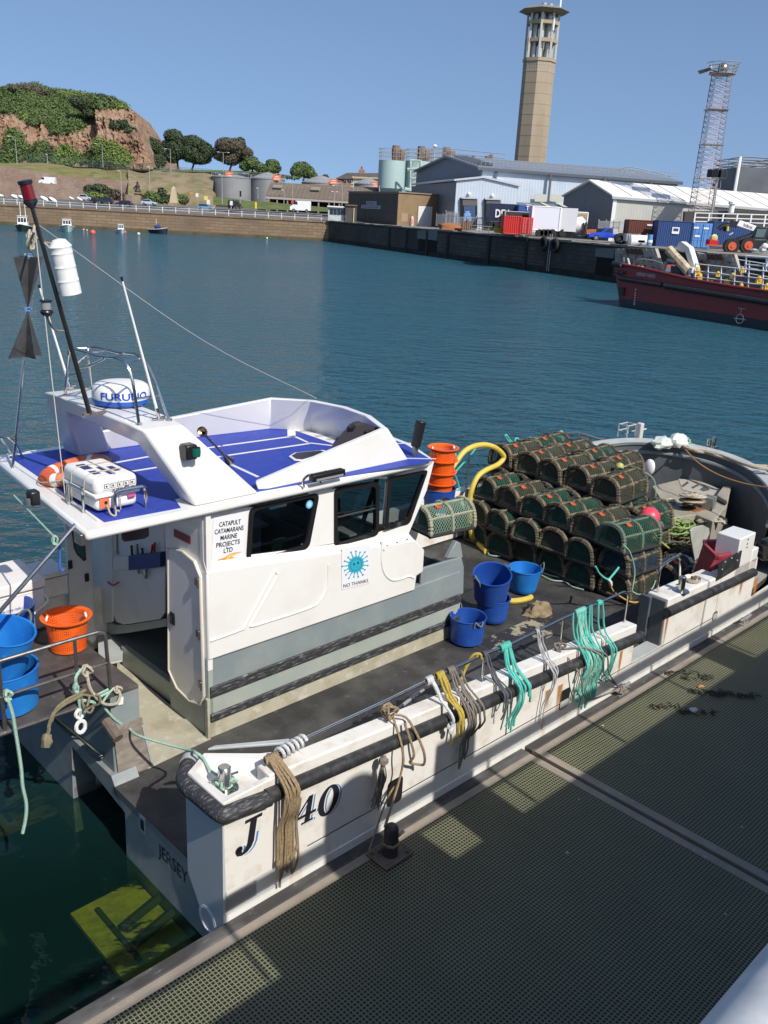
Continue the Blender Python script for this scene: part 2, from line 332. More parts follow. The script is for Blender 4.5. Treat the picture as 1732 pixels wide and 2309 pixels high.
# mooring bollard on the pontoon
bb=LZ('O',220,1325,.5)
bl=thing('mooring_bollard','black iron bollard with a cross pin on a rusty bolted plate at the pontoon edge','bollard',(bb.x,bb.y,.5))
rust=M('rusty_plate',(.17,.13,.10),.85,c2=(.10,.075,.06),sc=8,lo=.4,hi=.7,c3=(.28,.22,.17),sc3=20)
ironm=M('black_iron',(.035,.032,.03),.55,c2=(.10,.075,.06),sc=9,lo=.5,hi=.75,bump=.3)
part('base_plate',MB().box(bb.x-.2,bb.x+.2,bb.y-.15,bb.y+.17,.506,.527),rust,bl,bev=.004)
part('post',MB().lathe([(.088,.527),(.08,.56),(.078,.83),(.07,.87),(.045,.895),(0,.90)],(bb.x,bb.y,0),20),ironm,bl)
part('cross_pin',MB().tube([(bb.x-.2,bb.y-.02,.66),(bb.x+.22,bb.y+.03,.68)],.018,8),ironm,bl)
for sx,sy in((-1,-1),(1,-1),(1,1),(-1,1)): part('bolt',MB().cyl((bb.x+sx*.155,bb.y+.01+sy*.115,.527),.02,.02,6),rust,bl)
galv=M('galvanised',(.40,.40,.38),.45,metal=.5,c2=(.28,.24,.20),sc=12,lo=.5,hi=.7)
def cleat(p,label):
    t=thing('mooring_cleat',label,'cleat',p,group='cleats along the pontoon edge')
    x,y,z=p
    part('horn',MB().tube(bez([(x-.2,y,z+.115),(x-.1,y,z+.10),(x+.1,y,z+.10),(x+.2,y,z+.115)],4),[.012]+[.024]*11+[.012],8),galv,t)
    for s in(-1,1): part('leg',MB().box(x+s*.06-.02,x+s*.06+.02,y-.02,y+.02,z,z+.09),galv,t,bev=.006)
    part('foot',MB().box(x-.13,x+.13,y-.045,y+.045,z,z+.015),galv,t)
c1=LZ('R',290,1095,.5); cleat((c1.x,c1.y,.505),'galvanised pontoon cleat with brown rope ends wound round it')
c2_=LZ('R',1440,440,.5); cleat((c2_.x,c2_.y,.505),'bare galvanised pontoon cleat beyond the gangway notch of the boat')
# ---------------------------------------------------------------- the quay the picture is taken from
qs=M('quay_concrete',(.33,.31,.28),.85,c2=(.24,.225,.2),sc=1.2)
q=solo('quay_wall','concrete quay wall rising above the pontoon under the galvanised handrail','quay wall',MB().box(-12,40,-5.9,-5.52,-6,5.08),qs,(0,-5.6,0))
struct('quay_deck',MB().box(-12,40,-40,-5.9,-2,5.07),qs)
hr=thing('quay_handrail','pale galvanised handrail tube out of focus at the near corner of the quay','handrail',(0,-5.42,5.08))
galp=M('galvanised_rail',(.55,.56,.56),.55,c2=(.42,.44,.46),sc=14,lo=.4,hi=.65)
r1=LZ('S',1150,1870,6.12)
part('top_rail',MB().tube([(-11,-5.50,6.08),(38,-5.50,6.08)],.075,20),galp,hr)
part('mid_rail',MB().tube([(-11,-5.46,5.56),(38,-5.46,5.56)],.025,8),galp,hr)
for k in range(-3,14): part('post',MB().tube([(-.52+1.95*k,-5.48,5.08),(-.52+1.95*k,-5.48,6.05)],.024,8),galp,hr)
lk=M('caster_grey',(.3,.32,.33),.5)
solo('low_shadow_caster','low grey box added out of view on the quay to cast shadow','shadow caster',MB().box(-.42,1.86,-6.25,-5.62,5.08,5.74),lk,(.7,-5.95,5.08),bev=.02)  # unseen low box added to shade the pontoon between the lit patches
t=thing('round_shadow_caster','round topped grey shape, unseen, added to cast the shadow of a person','lifebuoy housing',(1.1,-5.75,5.74))  # stands in for an unseen person, added for the round shadow on the hull
part('shell',MB().prism([(1.1+.40*math.cos(a),-5.62,6.52+.40*math.sin(a)) for a in [PI*k/14 for k in range(15)]]+[(.72,-5.62,5.75),(1.48,-5.62,5.75)],(0,-.2,0)),lk,t)
part('handle',MB().tube([(1.05,-5.6,6.2),(1.15,-5.6,6.2)],.015,6),steeldk,t)
t=thing('tall_shadow_caster','tall narrow grey box, unseen, added to cast the shadow of a person','cabinet',(2.7,-5.75,5.08))  # unseen box added to throw the tall shadow of a person
part('body',MB().box(2.36,3.06,-5.95,-5.62,5.08,6.76),lk,t,bev=.02); part('door',MB().box(2.41,3.01,-5.618,-5.6,5.2,6.66),lk,t)
t=thing('pole_shadow_caster','grey box with a thin pole, added out of view to cast shadow','pillar',(8.75,-5.75,5.08))  # unseen box and pole, shaped after the shadow they throw on the hull
part('body',MB().box(8.43,9.1,-5.9,-5.62,5.08,6.25),lk,t,bev=.02); part('pole',MB().tube([(8.78,-5.7,6.25),(8.78,-5.7,8.2)],.02,6),steeldk,t)
# ---------------------------------------------------------------- the fishing boat
boat=thing('fishing_boat','white and grey potting catamaran with blue topped wheelhouse moored at the pontoon','fishing boat',(6,2.7,0))
antif=M('antifoul_waterline',(.10,.095,.06),.8,c2=(.25,.23,.17),sc=5,lo=.4,hi=.7)
def hullM():
    m,t,b=nt('hull_white'); b.inputs['Roughness'].default_value=.33; b.inputs['Coat Weight'].default_value=.2
    co=N(t,'ShaderNodeTexCoord'); 
    mp=N(t,'ShaderNodeMapping'); mp.inputs['Scale'].default_value=(6,6,.25); L(t,co.outputs['Object'],mp.inputs[0])
    n=N(t,'ShaderNodeTexNoise',Scale=.9,Detail=6,Roughness=.65); L(t,mp.outputs[0],n.inputs['Vector'])
    r=N(t,'ShaderNodeMapRange'); r.inputs['From Min'].default_value=.54; r.inputs['From Max'].default_value=.76; r.inputs['To Max'].default_value=.7; L(t,n.outputs['Fac'],r.inputs['Value'])
    x=N(t,'ShaderNodeMix',data_type='RGBA'); L(t,r.outputs[0],x.inputs['Factor']); x.inputs['A'].default_value=(.78,.77,.72,1); x.inputs['B'].default_value=(.58,.46,.28,1)
    n2=N(t,'ShaderNodeTexNoise',Scale=3,Detail=8); L(t,co.outputs['Object'],n2.inputs['Vector'])
    r2=N(t,'ShaderNodeMapRange'); r2.inputs['From Min'].default_value=.55; r2.inputs['From Max'].default_value=.8; r2.inputs['To Max'].default_value=.5; L(t,n2.outputs['Fac'],r2.inputs['Value'])
    y=N(t,'ShaderNodeMix',data_type='RGBA'); L(t,r2.outputs[0],y.inputs['Factor']); L(t,x.outputs['Result'],y.inputs['A']); y.inputs['B'].default_value=(.55,.52,.45,1)
    s=N(t,'ShaderNodeSeparateXYZ'); L(t,co.outputs['Object'],s.inputs[0]); r3=N(t,'ShaderNodeMapRange'); r3.inputs['From Min'].default_value=.02; r3.inputs['From Max'].default_value=.16; r3.inputs['To Min'].default_value=1; r3.inputs['To Max'].default_value=0; L(t,s.outputs['Z'],r3.inputs['Value'])
    z=N(t,'ShaderNodeMix',data_type='RGBA'); L(t,r3.outputs[0],z.inputs['Factor']); L(t,y.outputs['Result'],z.inputs['A']); z.inputs['B'].default_value=(.10,.09,.05,1)
    L(t,z.outputs['Result'],b.inputs['Base Color']); return m
hullw=hullM()
def zt(x): return 1.945-.064*x if x<7.6 else (1.65-.03*(x-8))
def plan(s):  # starboard sheer then bow, counter-clockwise to port; list of (x,y)
    P=[(0,0),(11,0),(12.2,.06),(13.3,.4),(14.2,1.0),(14.9,1.8),(15.25,2.7),(15.2,3.6),(14.8,4.4),(14.3,4.95),(13.6,5.3),(12.5,5.4),(0,5.4)]
    return P
PL=plan(0)
# hull shell: sides, bow, transom
hb=MB()
def zlow(i): return .8
side=[V3(x,y,-.5) for x,y in PL]; 
top=[V3(x,y,.84 if (x<13) else 1.25) for x,y in PL]
hb.strip(side,top)
# step along the lower hull
hb.prism([(-.012,-.022,.05),(-.012,0,.05),(-.012,0,.60),(-.012,-.014,.60)],(11.2,0,0))
part('hull',hb,hullw,boat)
# transom: two hulls and the arch of the tunnel between
tg=M('transom_grey',(.20,.225,.235),.5,c2=(.26,.28,.27),sc=2,c3=(.36,.33,.25),sc3=3,lo3=.55,hi3=.75)
tr=MB(); X0=.0
tr.prism([(X0,0.0,-.5),(X0,1.98,-.5),(X0,1.97,.12),(X0,1.96,.58),(X0,2.17,.793),(X0,0.0,.793)],(.35,0,0))
tr.prism([(X0+.005,2.17,.79),(X0+.005,1.98,.58),(X0+.005,2.9,.74),(X0+.005,3.24,.78),(X0+.005,3.3,.15),(X0+.005,3.3,-.5),(X0+.005,5.38,-.5),(X0+.005,5.38,.9),(X0+.005,2.25,.9)],(.3,0,0))
part('transom',tr,tg,boat,sm=0)
part('tunnel_roof',MB().box(.4,13,1.9,3.4,.55,.76),tg,boat)
part('inner_hull_side',MB().box(.02,12,3.3,3.4,-.5,.8).box(.02,12,1.9,1.98,-.5,.75),hullw,boat)
exh=LX('Q',915,585,-.01)
part('exhaust_outlet',MB().lathe([(.145,0),(.15,-.06),(.12,-.065),(.105,-.03),(.10,.05)],(0.02,exh.y+.02,exh.z+.02),24,T=Matrix.Rotation(R_(90),3,'Y')).lathe([(0,.045),(.10,.045)],(0.02,exh.y+.02,exh.z+.02),24,m=1,T=Matrix.Rotation(R_(90),3,'Y')),[gel,blackp],boat)
sd=LX('X',400,1650,-.005)
part('drain_fitting',MB().box(-.012,.03,sd.y-.06,sd.y+.06,sd.z-.11,sd.z+.1).box(-.016,0,sd.y-.035,sd.y+.035,sd.z-.07,sd.z+.06,1),[greylt,blackp],boat)
a0=LX('N',1112,925,-.004); a1=LX('N',1318,1150,-.004); a2=LX('N',1120,970,-.004)
hv=Vector((0,0,.16))
text('JERSEY',(-.003,a0.y,a0.z-.17),(0,a1.y-a0.y,(a1.z+.02)-a0.z),hv,inkm,boat,lift=.004)
# trim tabs under the water at the stern
algae=M('weedy_trim_tab',(.62,.55,.05),.9,c2=(.38,.34,.05),sc=9,lo=.4,hi=.65,c3=(.75,.7,.2),sc3=25)
for y0,y1,dz in((.55,1.75,0),(3.75,4.9,-.25)):
    tb=MB().box(-.78,-.02,y0,y1,-.22+dz,-.17+dz)
    tb.tube([(-.55,y0+.15,-.15+dz),(-.55,y1-.15,-.15+dz)],.03,6,m=1)
    for yy in(y0+.35,y0+.62): tb.tube([(-.5,yy,-.13+dz),(-.02,yy+.06,-.06+dz)],.045,8,m=1)
    part('trim_tab',tb,[algae,M('weedy_ram',(.07,.065,.03),.9)] if dz==0 else [M('deep_weedy_trim_tab',(.12,.085,.02),.9,c2=(.06,.05,.02),sc=9),blackp],boat)
part('anode',MB().tube([(-.1,.62,-.16),(-.13,.25,-.15)],.055,8).ball((-.42,.72,-.2),.1,10,6,sz=.35),greylt,boat)
# deck
dk=MB().prism([(.0,.2,.70),(11,.1,.70),(12.6,.3,.70),(12.6,5.2,.70),(11,5.3,.70),(.42,5.3,.70),(.42,2.3,.70),(.0,2.2,.70)],(0,0,.10))
part('deck',dk,deckm,boat,sm=0)
pp=MB().box(5.9,7.6,1.35,1.95,.80,.804); part('worn_deck_patch',pp,deckpatch,boat,sm=0)
bp=[LZ('X',530,930,.805),LZ('X',1010,715,.805),LZ('X',1200,605,.805),LZ('I',960,1300,.805),LZ('I',900,1320,.805),LZ('X',330,0,.805),LZ('X',390,320,.805)]
part('beige_cockpit_sole',MB().prism([(.45,2.24,.80),(1.0,2.28,.80),(1.34,2.3,.80),(1.4,4.9,.80),(.42,4.9,.80)],(0,0,.008)),beige,boat,sm=0)
# starboard bulwark: aft run, notch, forward run
def bul(x0,x1,n,ti=.21):
    A=[];B=[];A2=[];B2=[]
    for i in range(n+1):
        x=lerp(x0,x1,i/n); A.append(V3(x,0,.84)); B.append(V3(x,0.0,zt(x))); B2.append(V3(x,ti,zt(x))); A2.append(V3(x,ti,.78))
    return MB().wall(A,B,A2,B2)
part('bulwark',bul(.5,7.14,12),geldirty,boat,bev=.018)
part('bulwark',bul(8.0,9.74,4,.36),geldirty,boat,bev=.018)
part('notch_jamb',MB().box(7.955,8.0,.02,.36,.84,1.615).box(7.9,7.955,.25,.42,.82,1.62),greydk,boat,bev=.01)
part('notch_sill',MB().box(7.14,8.0,-.002,.24,.82,.87),greylt,boat,bev=.01)
part('inner_lining',MB().box(.75,7.1,.212,.24,.8,1.40),greydk,boat)
# aft quarter block with its bowl for the mooring post
ZB=1.86
oc=[LZ('M',95,780,ZB-.03),LZ('M',250,640,ZB+.02),LZ('M',560,690,ZB),LZ('M',690,760,ZB)]
ob=[V3(-.02,.0,.84),V3(-.02,.62,.84),V3(.28,.80,.84),V3(.75,.42,.84),V3(1.0,.21,.84),V3(1.0,0,.84)]
ot=[V3(-.03,-.01,ZB),V3(-.03,.60,ZB),V3(.27,.78,ZB),V3(.70,.42,ZB),V3(1.0,.21,ZB+.03),V3(1.0,0,ZB+.03)]
inn=[V3(.06,.07,ZB),V3(.05,.55,ZB),V3(.27,.68,ZB),V3(.58,.36,ZB),V3(.7,.2,ZB),V3(.66,.07,ZB)]
fl_=[V3(p.x*.8+.06,p.y*.8+.05,ZB-.10) for p in inn]
qb=MB(); qb.strip(ob,ot,closed=True); qb.strip(ot,inn,closed=True); qb.strip(inn,fl_,closed=True); qb.face(fl_)
part('quarter_block',qb,geldirty,boat,bev=.02)
part('quarter_panel',MB().prism([(-.035,.0,-.2),(-.035,.62,.70),(-.035,.62,ZB-.22),(-.035,0,ZB-.22)],(.03,0,0)),M('quarter_panel_shaded_white',(.45,.47,.48),.5),boat,sm=0)  # white paint turned blue-grey, shade put into the panel colour
part('stowage_rail',MB().prism([(.33,.80,ZB-.02),(.42,.80,ZB-.02),(1.05,.40,ZB+.0),(.98,.36,ZB+.0)],(0,0,.03)),greylt,boat,bev=.008)
pb=LZ('M',338,880,ZB-.1)
def bitt(c,h,par,r=.062):
    x,y,z=c
    part('mooring_post',MB().lathe([(.135,0),(.135,.012),(r,.02),(r,h-.012),(r-.012,h),(0,h)],c,20).tube([(x-.14,y+.02,z+h*.55),(x+.14,y-.02,z+h*.55)],.012,6),steel,par)
bitt((pb.x,pb.y,ZB-.1),.25,boat)
bf=LZ('e',500,1480,1.64); bitt((bf.x,bf.y,1.63),.25,boat,.055)
# black D fender
def dfend(x0,x1,name='rubbing_fender'):
    path=[V3(lerp(x0,x1,i/12),-.045,zt(lerp(x0,x1,i/12))-.185) for i in range(13)]
    part(name,MB().tube(path,.076,12),rubber,boat)
dfend(.42,7.22); dfend(7.9,10.9)
part('quarter_fender',MB().tube(bez([(.12,.82,ZB-.10),(-.05,.61,ZB-.10),(-.065,.3,ZB-.10),(-.055,.0,ZB-.10),(-.01,-.045,ZB-.10),(.15,-.05,ZB-.11),(.45,-.047,ZB-.15)],6),.082,14),rubworn,boat)
part('fender_end_cap',MB().tube([(.12,.82,ZB-.10),(.18,.88,ZB-.10)],.09,14),greylt,boat)
# freeing ports and rust streaks
blk=blackp
for s,cx,cy,wd,ht in(('M',1365,895,.24,.33),('T',925,105,.23,.30),('R',1160,370,.17,.17)):
    c=LY(s,cx,cy,0); r=.05; pts=[]
    for q,(sx,sz) in enumerate(((1,1),(-1,1),(-1,-1),(1,-1))):
        for k in range(4):
            a=PI/2*(q+k/3); pts.append(V3(c.x+sx*(wd/2-r)+r*math.cos(a),-.003,c.z+sz*(ht/2-r)+r*math.sin(a)))
    part('freeing_port',MB().prism(pts,(0,.002,0)),blk if s!='R' else steeldk,boat,sm=0)
    if s!='M': part('port_flap',MB().box(c.x-wd/2+.02,c.x+wd/2-.02,-.007,-.004,c.z-ht/2+.02,c.z+(-.02 if s=='T' else .05)),greylt,boat)
def streakM():
    m,t,b=nt('rust_streak'); o=t.nodes['Material Output']; b.inputs['Base Color'].default_value=(.42,.17,.03,1); b.inputs['Roughness'].default_value=.8
    uv=N(t,'ShaderNodeTexCoord'); s=N(t,'ShaderNodeSeparateXYZ'); L(t,uv.outputs['Generated'],s.inputs[0])
    mp=N(t,'ShaderNodeMapping'); mp.inputs['Scale'].default_value=(14,1,.8); L(t,uv.outputs['Object'],mp.inputs[0]); n=N(t,'ShaderNodeTexNoise',Scale=2,Detail=5); L(t,mp.outputs[0],n.inputs['Vector'])
    a=N(t,'ShaderNodeMath',operation='PINGPONG'); L(t,s.outputs['X'],a.inputs[0]); a.inputs[1].default_value=.5
    c=N(t,'ShaderNodeMath',operation='MULTIPLY'); L(t,a.outputs[0],c.inputs[0]); L(t,s.outputs['Z'],c.inputs[1])
    d=N(t,'ShaderNodeMath',operation='MULTIPLY'); L(t,c.outputs[0],d.inputs[0]); L(t,n.outputs['Fac'],d.inputs[1])
    r=N(t,'ShaderNodeMapRange'); r.inputs['From Min'].default_value=.015; r.inputs['From Max'].default_value=.15; r.inputs['To Max'].default_value=.95; L(t,d.outputs[0],r.inputs['Value'])
    tr=N(t,'ShaderNodeBsdfTransparent'); mx=N(t,'ShaderNodeMixShader'); L(t,r.outputs[0],mx.inputs[0]); L(t,tr.outputs[0],mx.inputs[1]); L(t,b.outputs[0],mx.inputs[2]); L(t,mx.outputs[0],o.inputs['Surface']); return m
stk=streakM()
for s,x0,y0,x1,y1,wd in(('T',760,30,745,240,.14),('T',880,-20,850,270,.16),('R',705,380,670,690,.10),('e',1370,1230,1270,1590,.16),('e',1560,1290,1450,1620,.25),('R',280,700,250,960,.10)):
    a=LY(s,x0,y0,-.002); b_=LY(s,x1,y1,-.002)
    part('rust_streak',MB().face([(b_.x-wd/2,-.0035,b_.z),(b_.x+wd/2,-.0035,b_.z),(b_.x+wd/2,-.0035,a.z),(b_.x-wd/2,-.0035,a.z)]),stk,boat,sm=0)
# registration J 140 : shaded serif figures
def glyph(polys,p0,ux,uz,mat,dy,dx=0,dz=0,name='registration_figure'):
    mb=MB()
    for k,P in enumerate(polys):
        mb.raw([p0+ux*(x+dx)+uz*(y+dz)+Vector((0,dy,0)) for x,y in P[0]],P[1])
    part(name,mb,mat,boat,sm=0)
def ringpoly(cx,cy,ro,io,n=28):
    a=[(cx+ro[0]*math.cos(2*PI*i/n),cy+ro[1]*math.sin(2*PI*i/n)) for i in range(n)]; b=[(cx+io[0]*math.cos(2*PI*i/n),cy+io[1]*math.sin(2*PI*i/n)) for i in range(n)]
    return (a+b,[[i,(i+1)%n,n+(i+1)%n,n+i] for i in range(n)])
def pg(*p): return (list(p),[list(range(len(p)))])
def sh(P,k=.14): return [([(x+k*y,y) for x,y in a],f) for a,f in P]
arcJ=[(.30-.26*math.sin(t)*1.0-.0,.20-.20*math.cos(t)) for t in [i*PI/10*1.25 for i in range(-3,11)]]
Jout=[(.62,.26),(.56,.10),(.44,.0),(.28,-.03),(.12,.02),(.04,.14),(.06,.25)]; Jin=[(.40,.28),(.37,.14),(.33,.08),(.27,.07),(.24,.12),(.25,.20),(.20,.27)]
GJ=[pg((.40,.26),(.62,.26),(.62,.90),(.40,.90)),(Jout+Jin,[[i,i+1,8+i,7+i] for i in range(6)]),pg((.22,.90),(.78,.90),(.78,1.0),(.22,1.0)),pg(*[(.145+.115*math.cos(2*PI*i/14),.2+.10*math.sin(2*PI*i/14)) for i in range(14)])]
G1=[pg((.36,.08),(.62,.08),(.62,1),(.5,1),(.36,.95)),pg((.2,0),(.78,0),(.78,.08),(.2,.08)),pg((.16,.82),(.36,.88),(.5,1),(.16,.90))]
G4=[pg((.46,.08),(.70,.08),(.70,1),(.52,1),(.46,.9)),pg((.0,.26),(.95,.26),(.95,.37),(.0,.37)),pg((.0,.37),(.12,.37),(.60,1),(.52,1)),pg((.32,0),(.86,0),(.86,.08),(.32,.08))]
G0=[ringpoly(.47,.5,(.46,.53),(.20,.43))]
for G,(x0,x1,zb,ztp) in((GJ,(400,585,1290,1060)),(G1,(668,768,1165,990)),(G4,(765,895,1112,935)),(G0,(897,1030,1058,872))):
    p0=LY('M',x0,zb,0); p1=LY('M',x1,zb-(x1-x0)*.40,0); ph=LY('M',(x0+x1)/2,ztp,0); pm=LY('M',(x0+x1)/2,(zb+zb-(x1-x0)*.40)/2,0)
    ux=Vector((p1.x-p0.x,0,0)); uz=Vector((0,0,ph.z-pm.z)); p0=Vector((p0.x-.02,-.004,pm.z+.01))
    gl_=sh(G,.16)
    glyph(gl_,p0,ux,uz,inkm,-.0035); glyph(gl_,p0,ux,uz,gel,-.002,.05,-.03,'registration_highlight'); glyph(gl_,p0,ux,uz,bluelet,-.001,.115,-.045,'registration_shadow')
# ------------------------------------------------ wheelhouse
YS=2.35; YU=2.39
wh=MB()
def sp(s,x,y,Y=YS): return LY(s,x,y,Y)
zr=3.70
A=sp('g',455,1423); Bz=1.88
# lower side: grey plinth and white panel, ledge, upper side
xa=1.33; xf=4.92
part('wheelhouse_plinth',MB().box(xa,xf+.95,YS,YS+.1,.80,1.86),greyp,boat,bev=.012)
part('plinth_skirt',MB().box(xa+.0,xf+.98,YS-.03,YS-.002,.80,1.02),beige,boat,bev=.006)
part('plinth_band',MB().box(xa+.03,xf+.97,YS-.02,YS-.002,1.03,1.36),greengrey,boat)
for z0,z1,mm in((1.36,1.50,rubworn),(1.02,1.13,rubworn)): part('rubbing_strake',MB().box(xa+.02,xf+.96,YS-.055,YS-.02,z0,z1),mm,boat,bev=.012)
lo=[V3(xa,YS-.03,1.86),V3(4.84,YS-.03,1.83),V3(4.86,YS-.03,2.05),V3(4.99,YS-.03,2.08),V3(4.99,YS-.03,2.42),V3(4.78,YS-.03,2.62),V3(xa,YS-.03,3.0)]
part('side_panel',MB().prism(lo,(0,.1,0)),gel,boat,bev=.02)
# ledge between panel and window band
lg=[(V3(xa,YS-.03,2.98),V3(xa,YU,3.12)),(V3(2.9,YS-.03,2.80),V3(2.9,YU,2.92)),(V3(4.78,YS-.03,2.60),V3(4.70,YU,2.72))]
part('ledge',MB().strip([a for a,_ in lg],[b for _,b in lg]),gel,boat)
# recessed door panel mouldings (raised bead lines)
def bead(pts,r=.014,name='moulded_bead'): part(name,MB().tube(bez(pts,4),r,8),gel,boat)
bead([sp('Y',155,1500,YS-.03),sp('Y',470,1385,YS-.03),sp('Y',530,1320,YS-.03),sp('Y',810,800,YS-.03),sp('Y',845,800,YS-.03),sp('Y',850,840,YS-.03),sp('Y',600,1290,YS-.03),sp('Y',590,1345,YS-.03),sp('Y',780,1290,YS-.03),sp('Y',1150,1170,YS-.03),sp('Y',1290,1090,YS-.03),sp('Y',1370,930,YS-.03),sp('Y',1385,700,YS-.03)],.016)
bead([sp('Z',655,830,YS-.03),sp('Z',645,1030,YS-.03),sp('Z',680,1170,YS-.03),sp('Z',760,1235,YS-.03),sp('Z',860,1220,YS-.03),sp('Z',930,1195,YS-.03),sp('Z',985,1215,YS-.03)],.016)
for x,y in((705,873),(812,842),(918,810),(670,925)): c=sp('Z',x,y,YS-.03); part('fastening',MB().ball(c,.012,8,5),steeldk,boat)
# upper side with three windows cut in
def rrect(s,pts,Y,r=.09,n=5):
    """rounded polygon through four surveyed corners on plane y=Y"""
    P=[sp(s,x,y,Y) for x,y in pts]; out=[]
    k=len(P)
    for i in range(k):
        a=(P[i-1]-P[i]).normalized(); c=(P[(i+1)%k]-P[i]).normalized(); p0=P[i]+a*r; p1=P[i]+c*r
        for j in range(n+1):
            t=j/n; out.append(p0*(1-t)**2+P[i]*2*t*(1-t)+p1*t*t)
    return out
W1=[('Y',(530,700),(560,85),(1290,-35),(1185,545))][0]; 
wins=[('Y',[(524,705),(560,112),(1292,-45),(1180,540)],.10),('Z',[(150,895),(150,282),(622,210),(615,765)],.09),('Z',[(680,710),(722,165),(1130,85),(935,650)],.07)]
up=MB(); outline=[V3(xa,YU,3.10),V3(xa,YU,zr),V3(5.13,YU,zr),V3(5.02,YU,3.3),V3(4.70,YU,2.70)]
me_up=None
def holed(outl,holes,th):
    b=bmesh.new(); es=[]
    for lp in [outl]+holes:
        vs=[b.verts.new(p) for p in lp]; es+=[b.edges.new((vs[i],vs[(i+1)%len(vs)])) for i in range(len(vs))]
    bmesh.ops.triangle_fill(b,edges=es,use_beauty=True,use_dissolve=False)
    b.verts.ensure_lookup_table(); b.verts.index_update()
    # drop faces whose centre lies in a hole
    def inside(p,H):
        c=False; n=len(H)
        for i in range(n):
            a,d=H[i],H[i-1]
            if (a.z>p.z)!=(d.z>p.z) and p.x<(d.x-a.x)*(p.z-a.z)/(d.z-a.z)+a.x: c=not c
        return c
    mb=MB(); fs=[]
    for f in b.faces:
        c=f.calc_center_median()
        if not any(inside(c,H) for H in holes): fs.append([v.index for v in f.verts])
    vs=[v.co.copy() for v in b.verts]; mb.raw(vs,fs); mb.raw([v+Vector((0,th,0)) for v in vs],fs)
    for lp in [outl]+holes: mb.strip(lp,[p+Vector((0,th,0)) for p in lp],closed=True)
    b.free(); return mb
HO=[rrect(s,P,YU,r) for s,P,r in wins]
part('window_band',holed(outline,HO,.06),gel,boat,sm=0)
for H in HO:
    c=sum(H,Vector())/len(H); inn_=[c+(p-c)*(1-.075/max(.2,(p-c).length)) for p in H]
    fr=part('side_window',MB().wall([p+Vector((0,-.012,0)) for p in H]+[H[0]+Vector((0,-.012,0))],[p+Vector((0,-.012,0)) for p in inn_]+[inn_[0]+Vector((0,-.012,0))],[p+Vector((0,.05,0)) for p in H]+[H[0]+Vector((0,.05,0))],[p+Vector((0,.05,0)) for p in inn_]+[inn_[0]+Vector((0,.05,0))]),blackp,boat)
    part('pane',MB().face([p+Vector((0,.02,0)) for p in inn_]),glz,fr,sm=0)
H=HO[1]; xs=[p.x for p in H]; zs=[p.z for p in H]
zz=lerp(min(zs),max(zs),.56)
part('window_rail',MB().tube([(min(xs)+.07,YU+.01,zz),(max(xs)-.07,YU+.01,zz-.01)],.012,6),steel,boat); part('window_rail',MB().tube([(min(xs)+.07,YU+.01,zz-.05),(max(xs)-.07,YU+.01,zz-.06)],.012,6),steeldk,boat)
# gutter bump above the centre window
part('gutter',MB().tube(bez([sp('Z',-120,330,YU-.02),sp('Z',60,295,YU-.02),sp('Z',200,235,YU-.02),sp('Z',420,185,YU-.02),sp('Z',560,170,YU-.02),sp('Z',700,170,YU-.02)],5),.02,6),gel,boat)
# cabin inside: sole, far side, bow end, helm
inm=M('cabin_lining',(.36,.37,.36),.8); ind=M('cabin_dark',(.14,.145,.15),.8)
part('cabin_floor',MB().box(1.95,5.0,2.46,5.15,.95,1.0),ind,boat)
def panes(mb): return mb
# far side wall with window openings, forward screen raked
part('far_side',MB().box(1.4,4.6,5.5,5.56,.8,2.75).box(1.4,2.2,5.5,5.56,2.75,3.70).box(3.0,3.4,5.5,5.56,2.75,3.70).box(4.2,4.5,5.5,5.56,2.75,3.70),inm,boat)
part('front_wall',MB().prism([(4.75,2.45,.8),(4.75,5.2,.8),(4.72,5.2,2.62),(4.72,2.45,2.62)],(.06,0,0)),inm,boat)
for y in(2.47,3.35,4.25,5.12): part('front_pillar',MB().tube([(4.72,y,2.62),(5.14,y,3.7)],.04,6),blackp,boat)
part('front_window',MB().face([(4.73,2.5,2.64),(4.73,5.1,2.64),(5.13,5.1,3.69),(5.13,2.5,3.69)]),glz,boat,sm=0)
part('helm_console',MB().box(4.05,4.7,2.7,5.0,1.0,2.45).box(4.1,4.65,3.0,4.6,2.45,2.62),ind,boat,bev=.03)
sc_=part('helm_screen',MB().box(4.3,4.4,3.5,3.95,2.66,3.0).box(4.3,4.4,4.1,4.6,2.66,3.0),blackp,boat,bev=.02)
part('helm_seat',MB().box(2.9,3.4,3.3,3.8,1.5,1.62).box(2.85,2.95,3.3,3.8,1.62,2.3).box(3.05,3.25,3.45,3.65,1.0,1.5),ind,boat,bev=.04)
part('shelf',MB().box(2.2,4.0,4.7,5.14,2.3,2.34),inm,boat); part('yellow_box',MB().box(4.42,4.55,2.66,2.80,2.63,2.78),M('yellow_plastic',(.55,.42,.04),.4),boat,bev=.01)
part('seat_back_panel',MB().box(2.15,2.2,2.6,4.0,1.6,2.5),inm,boat)
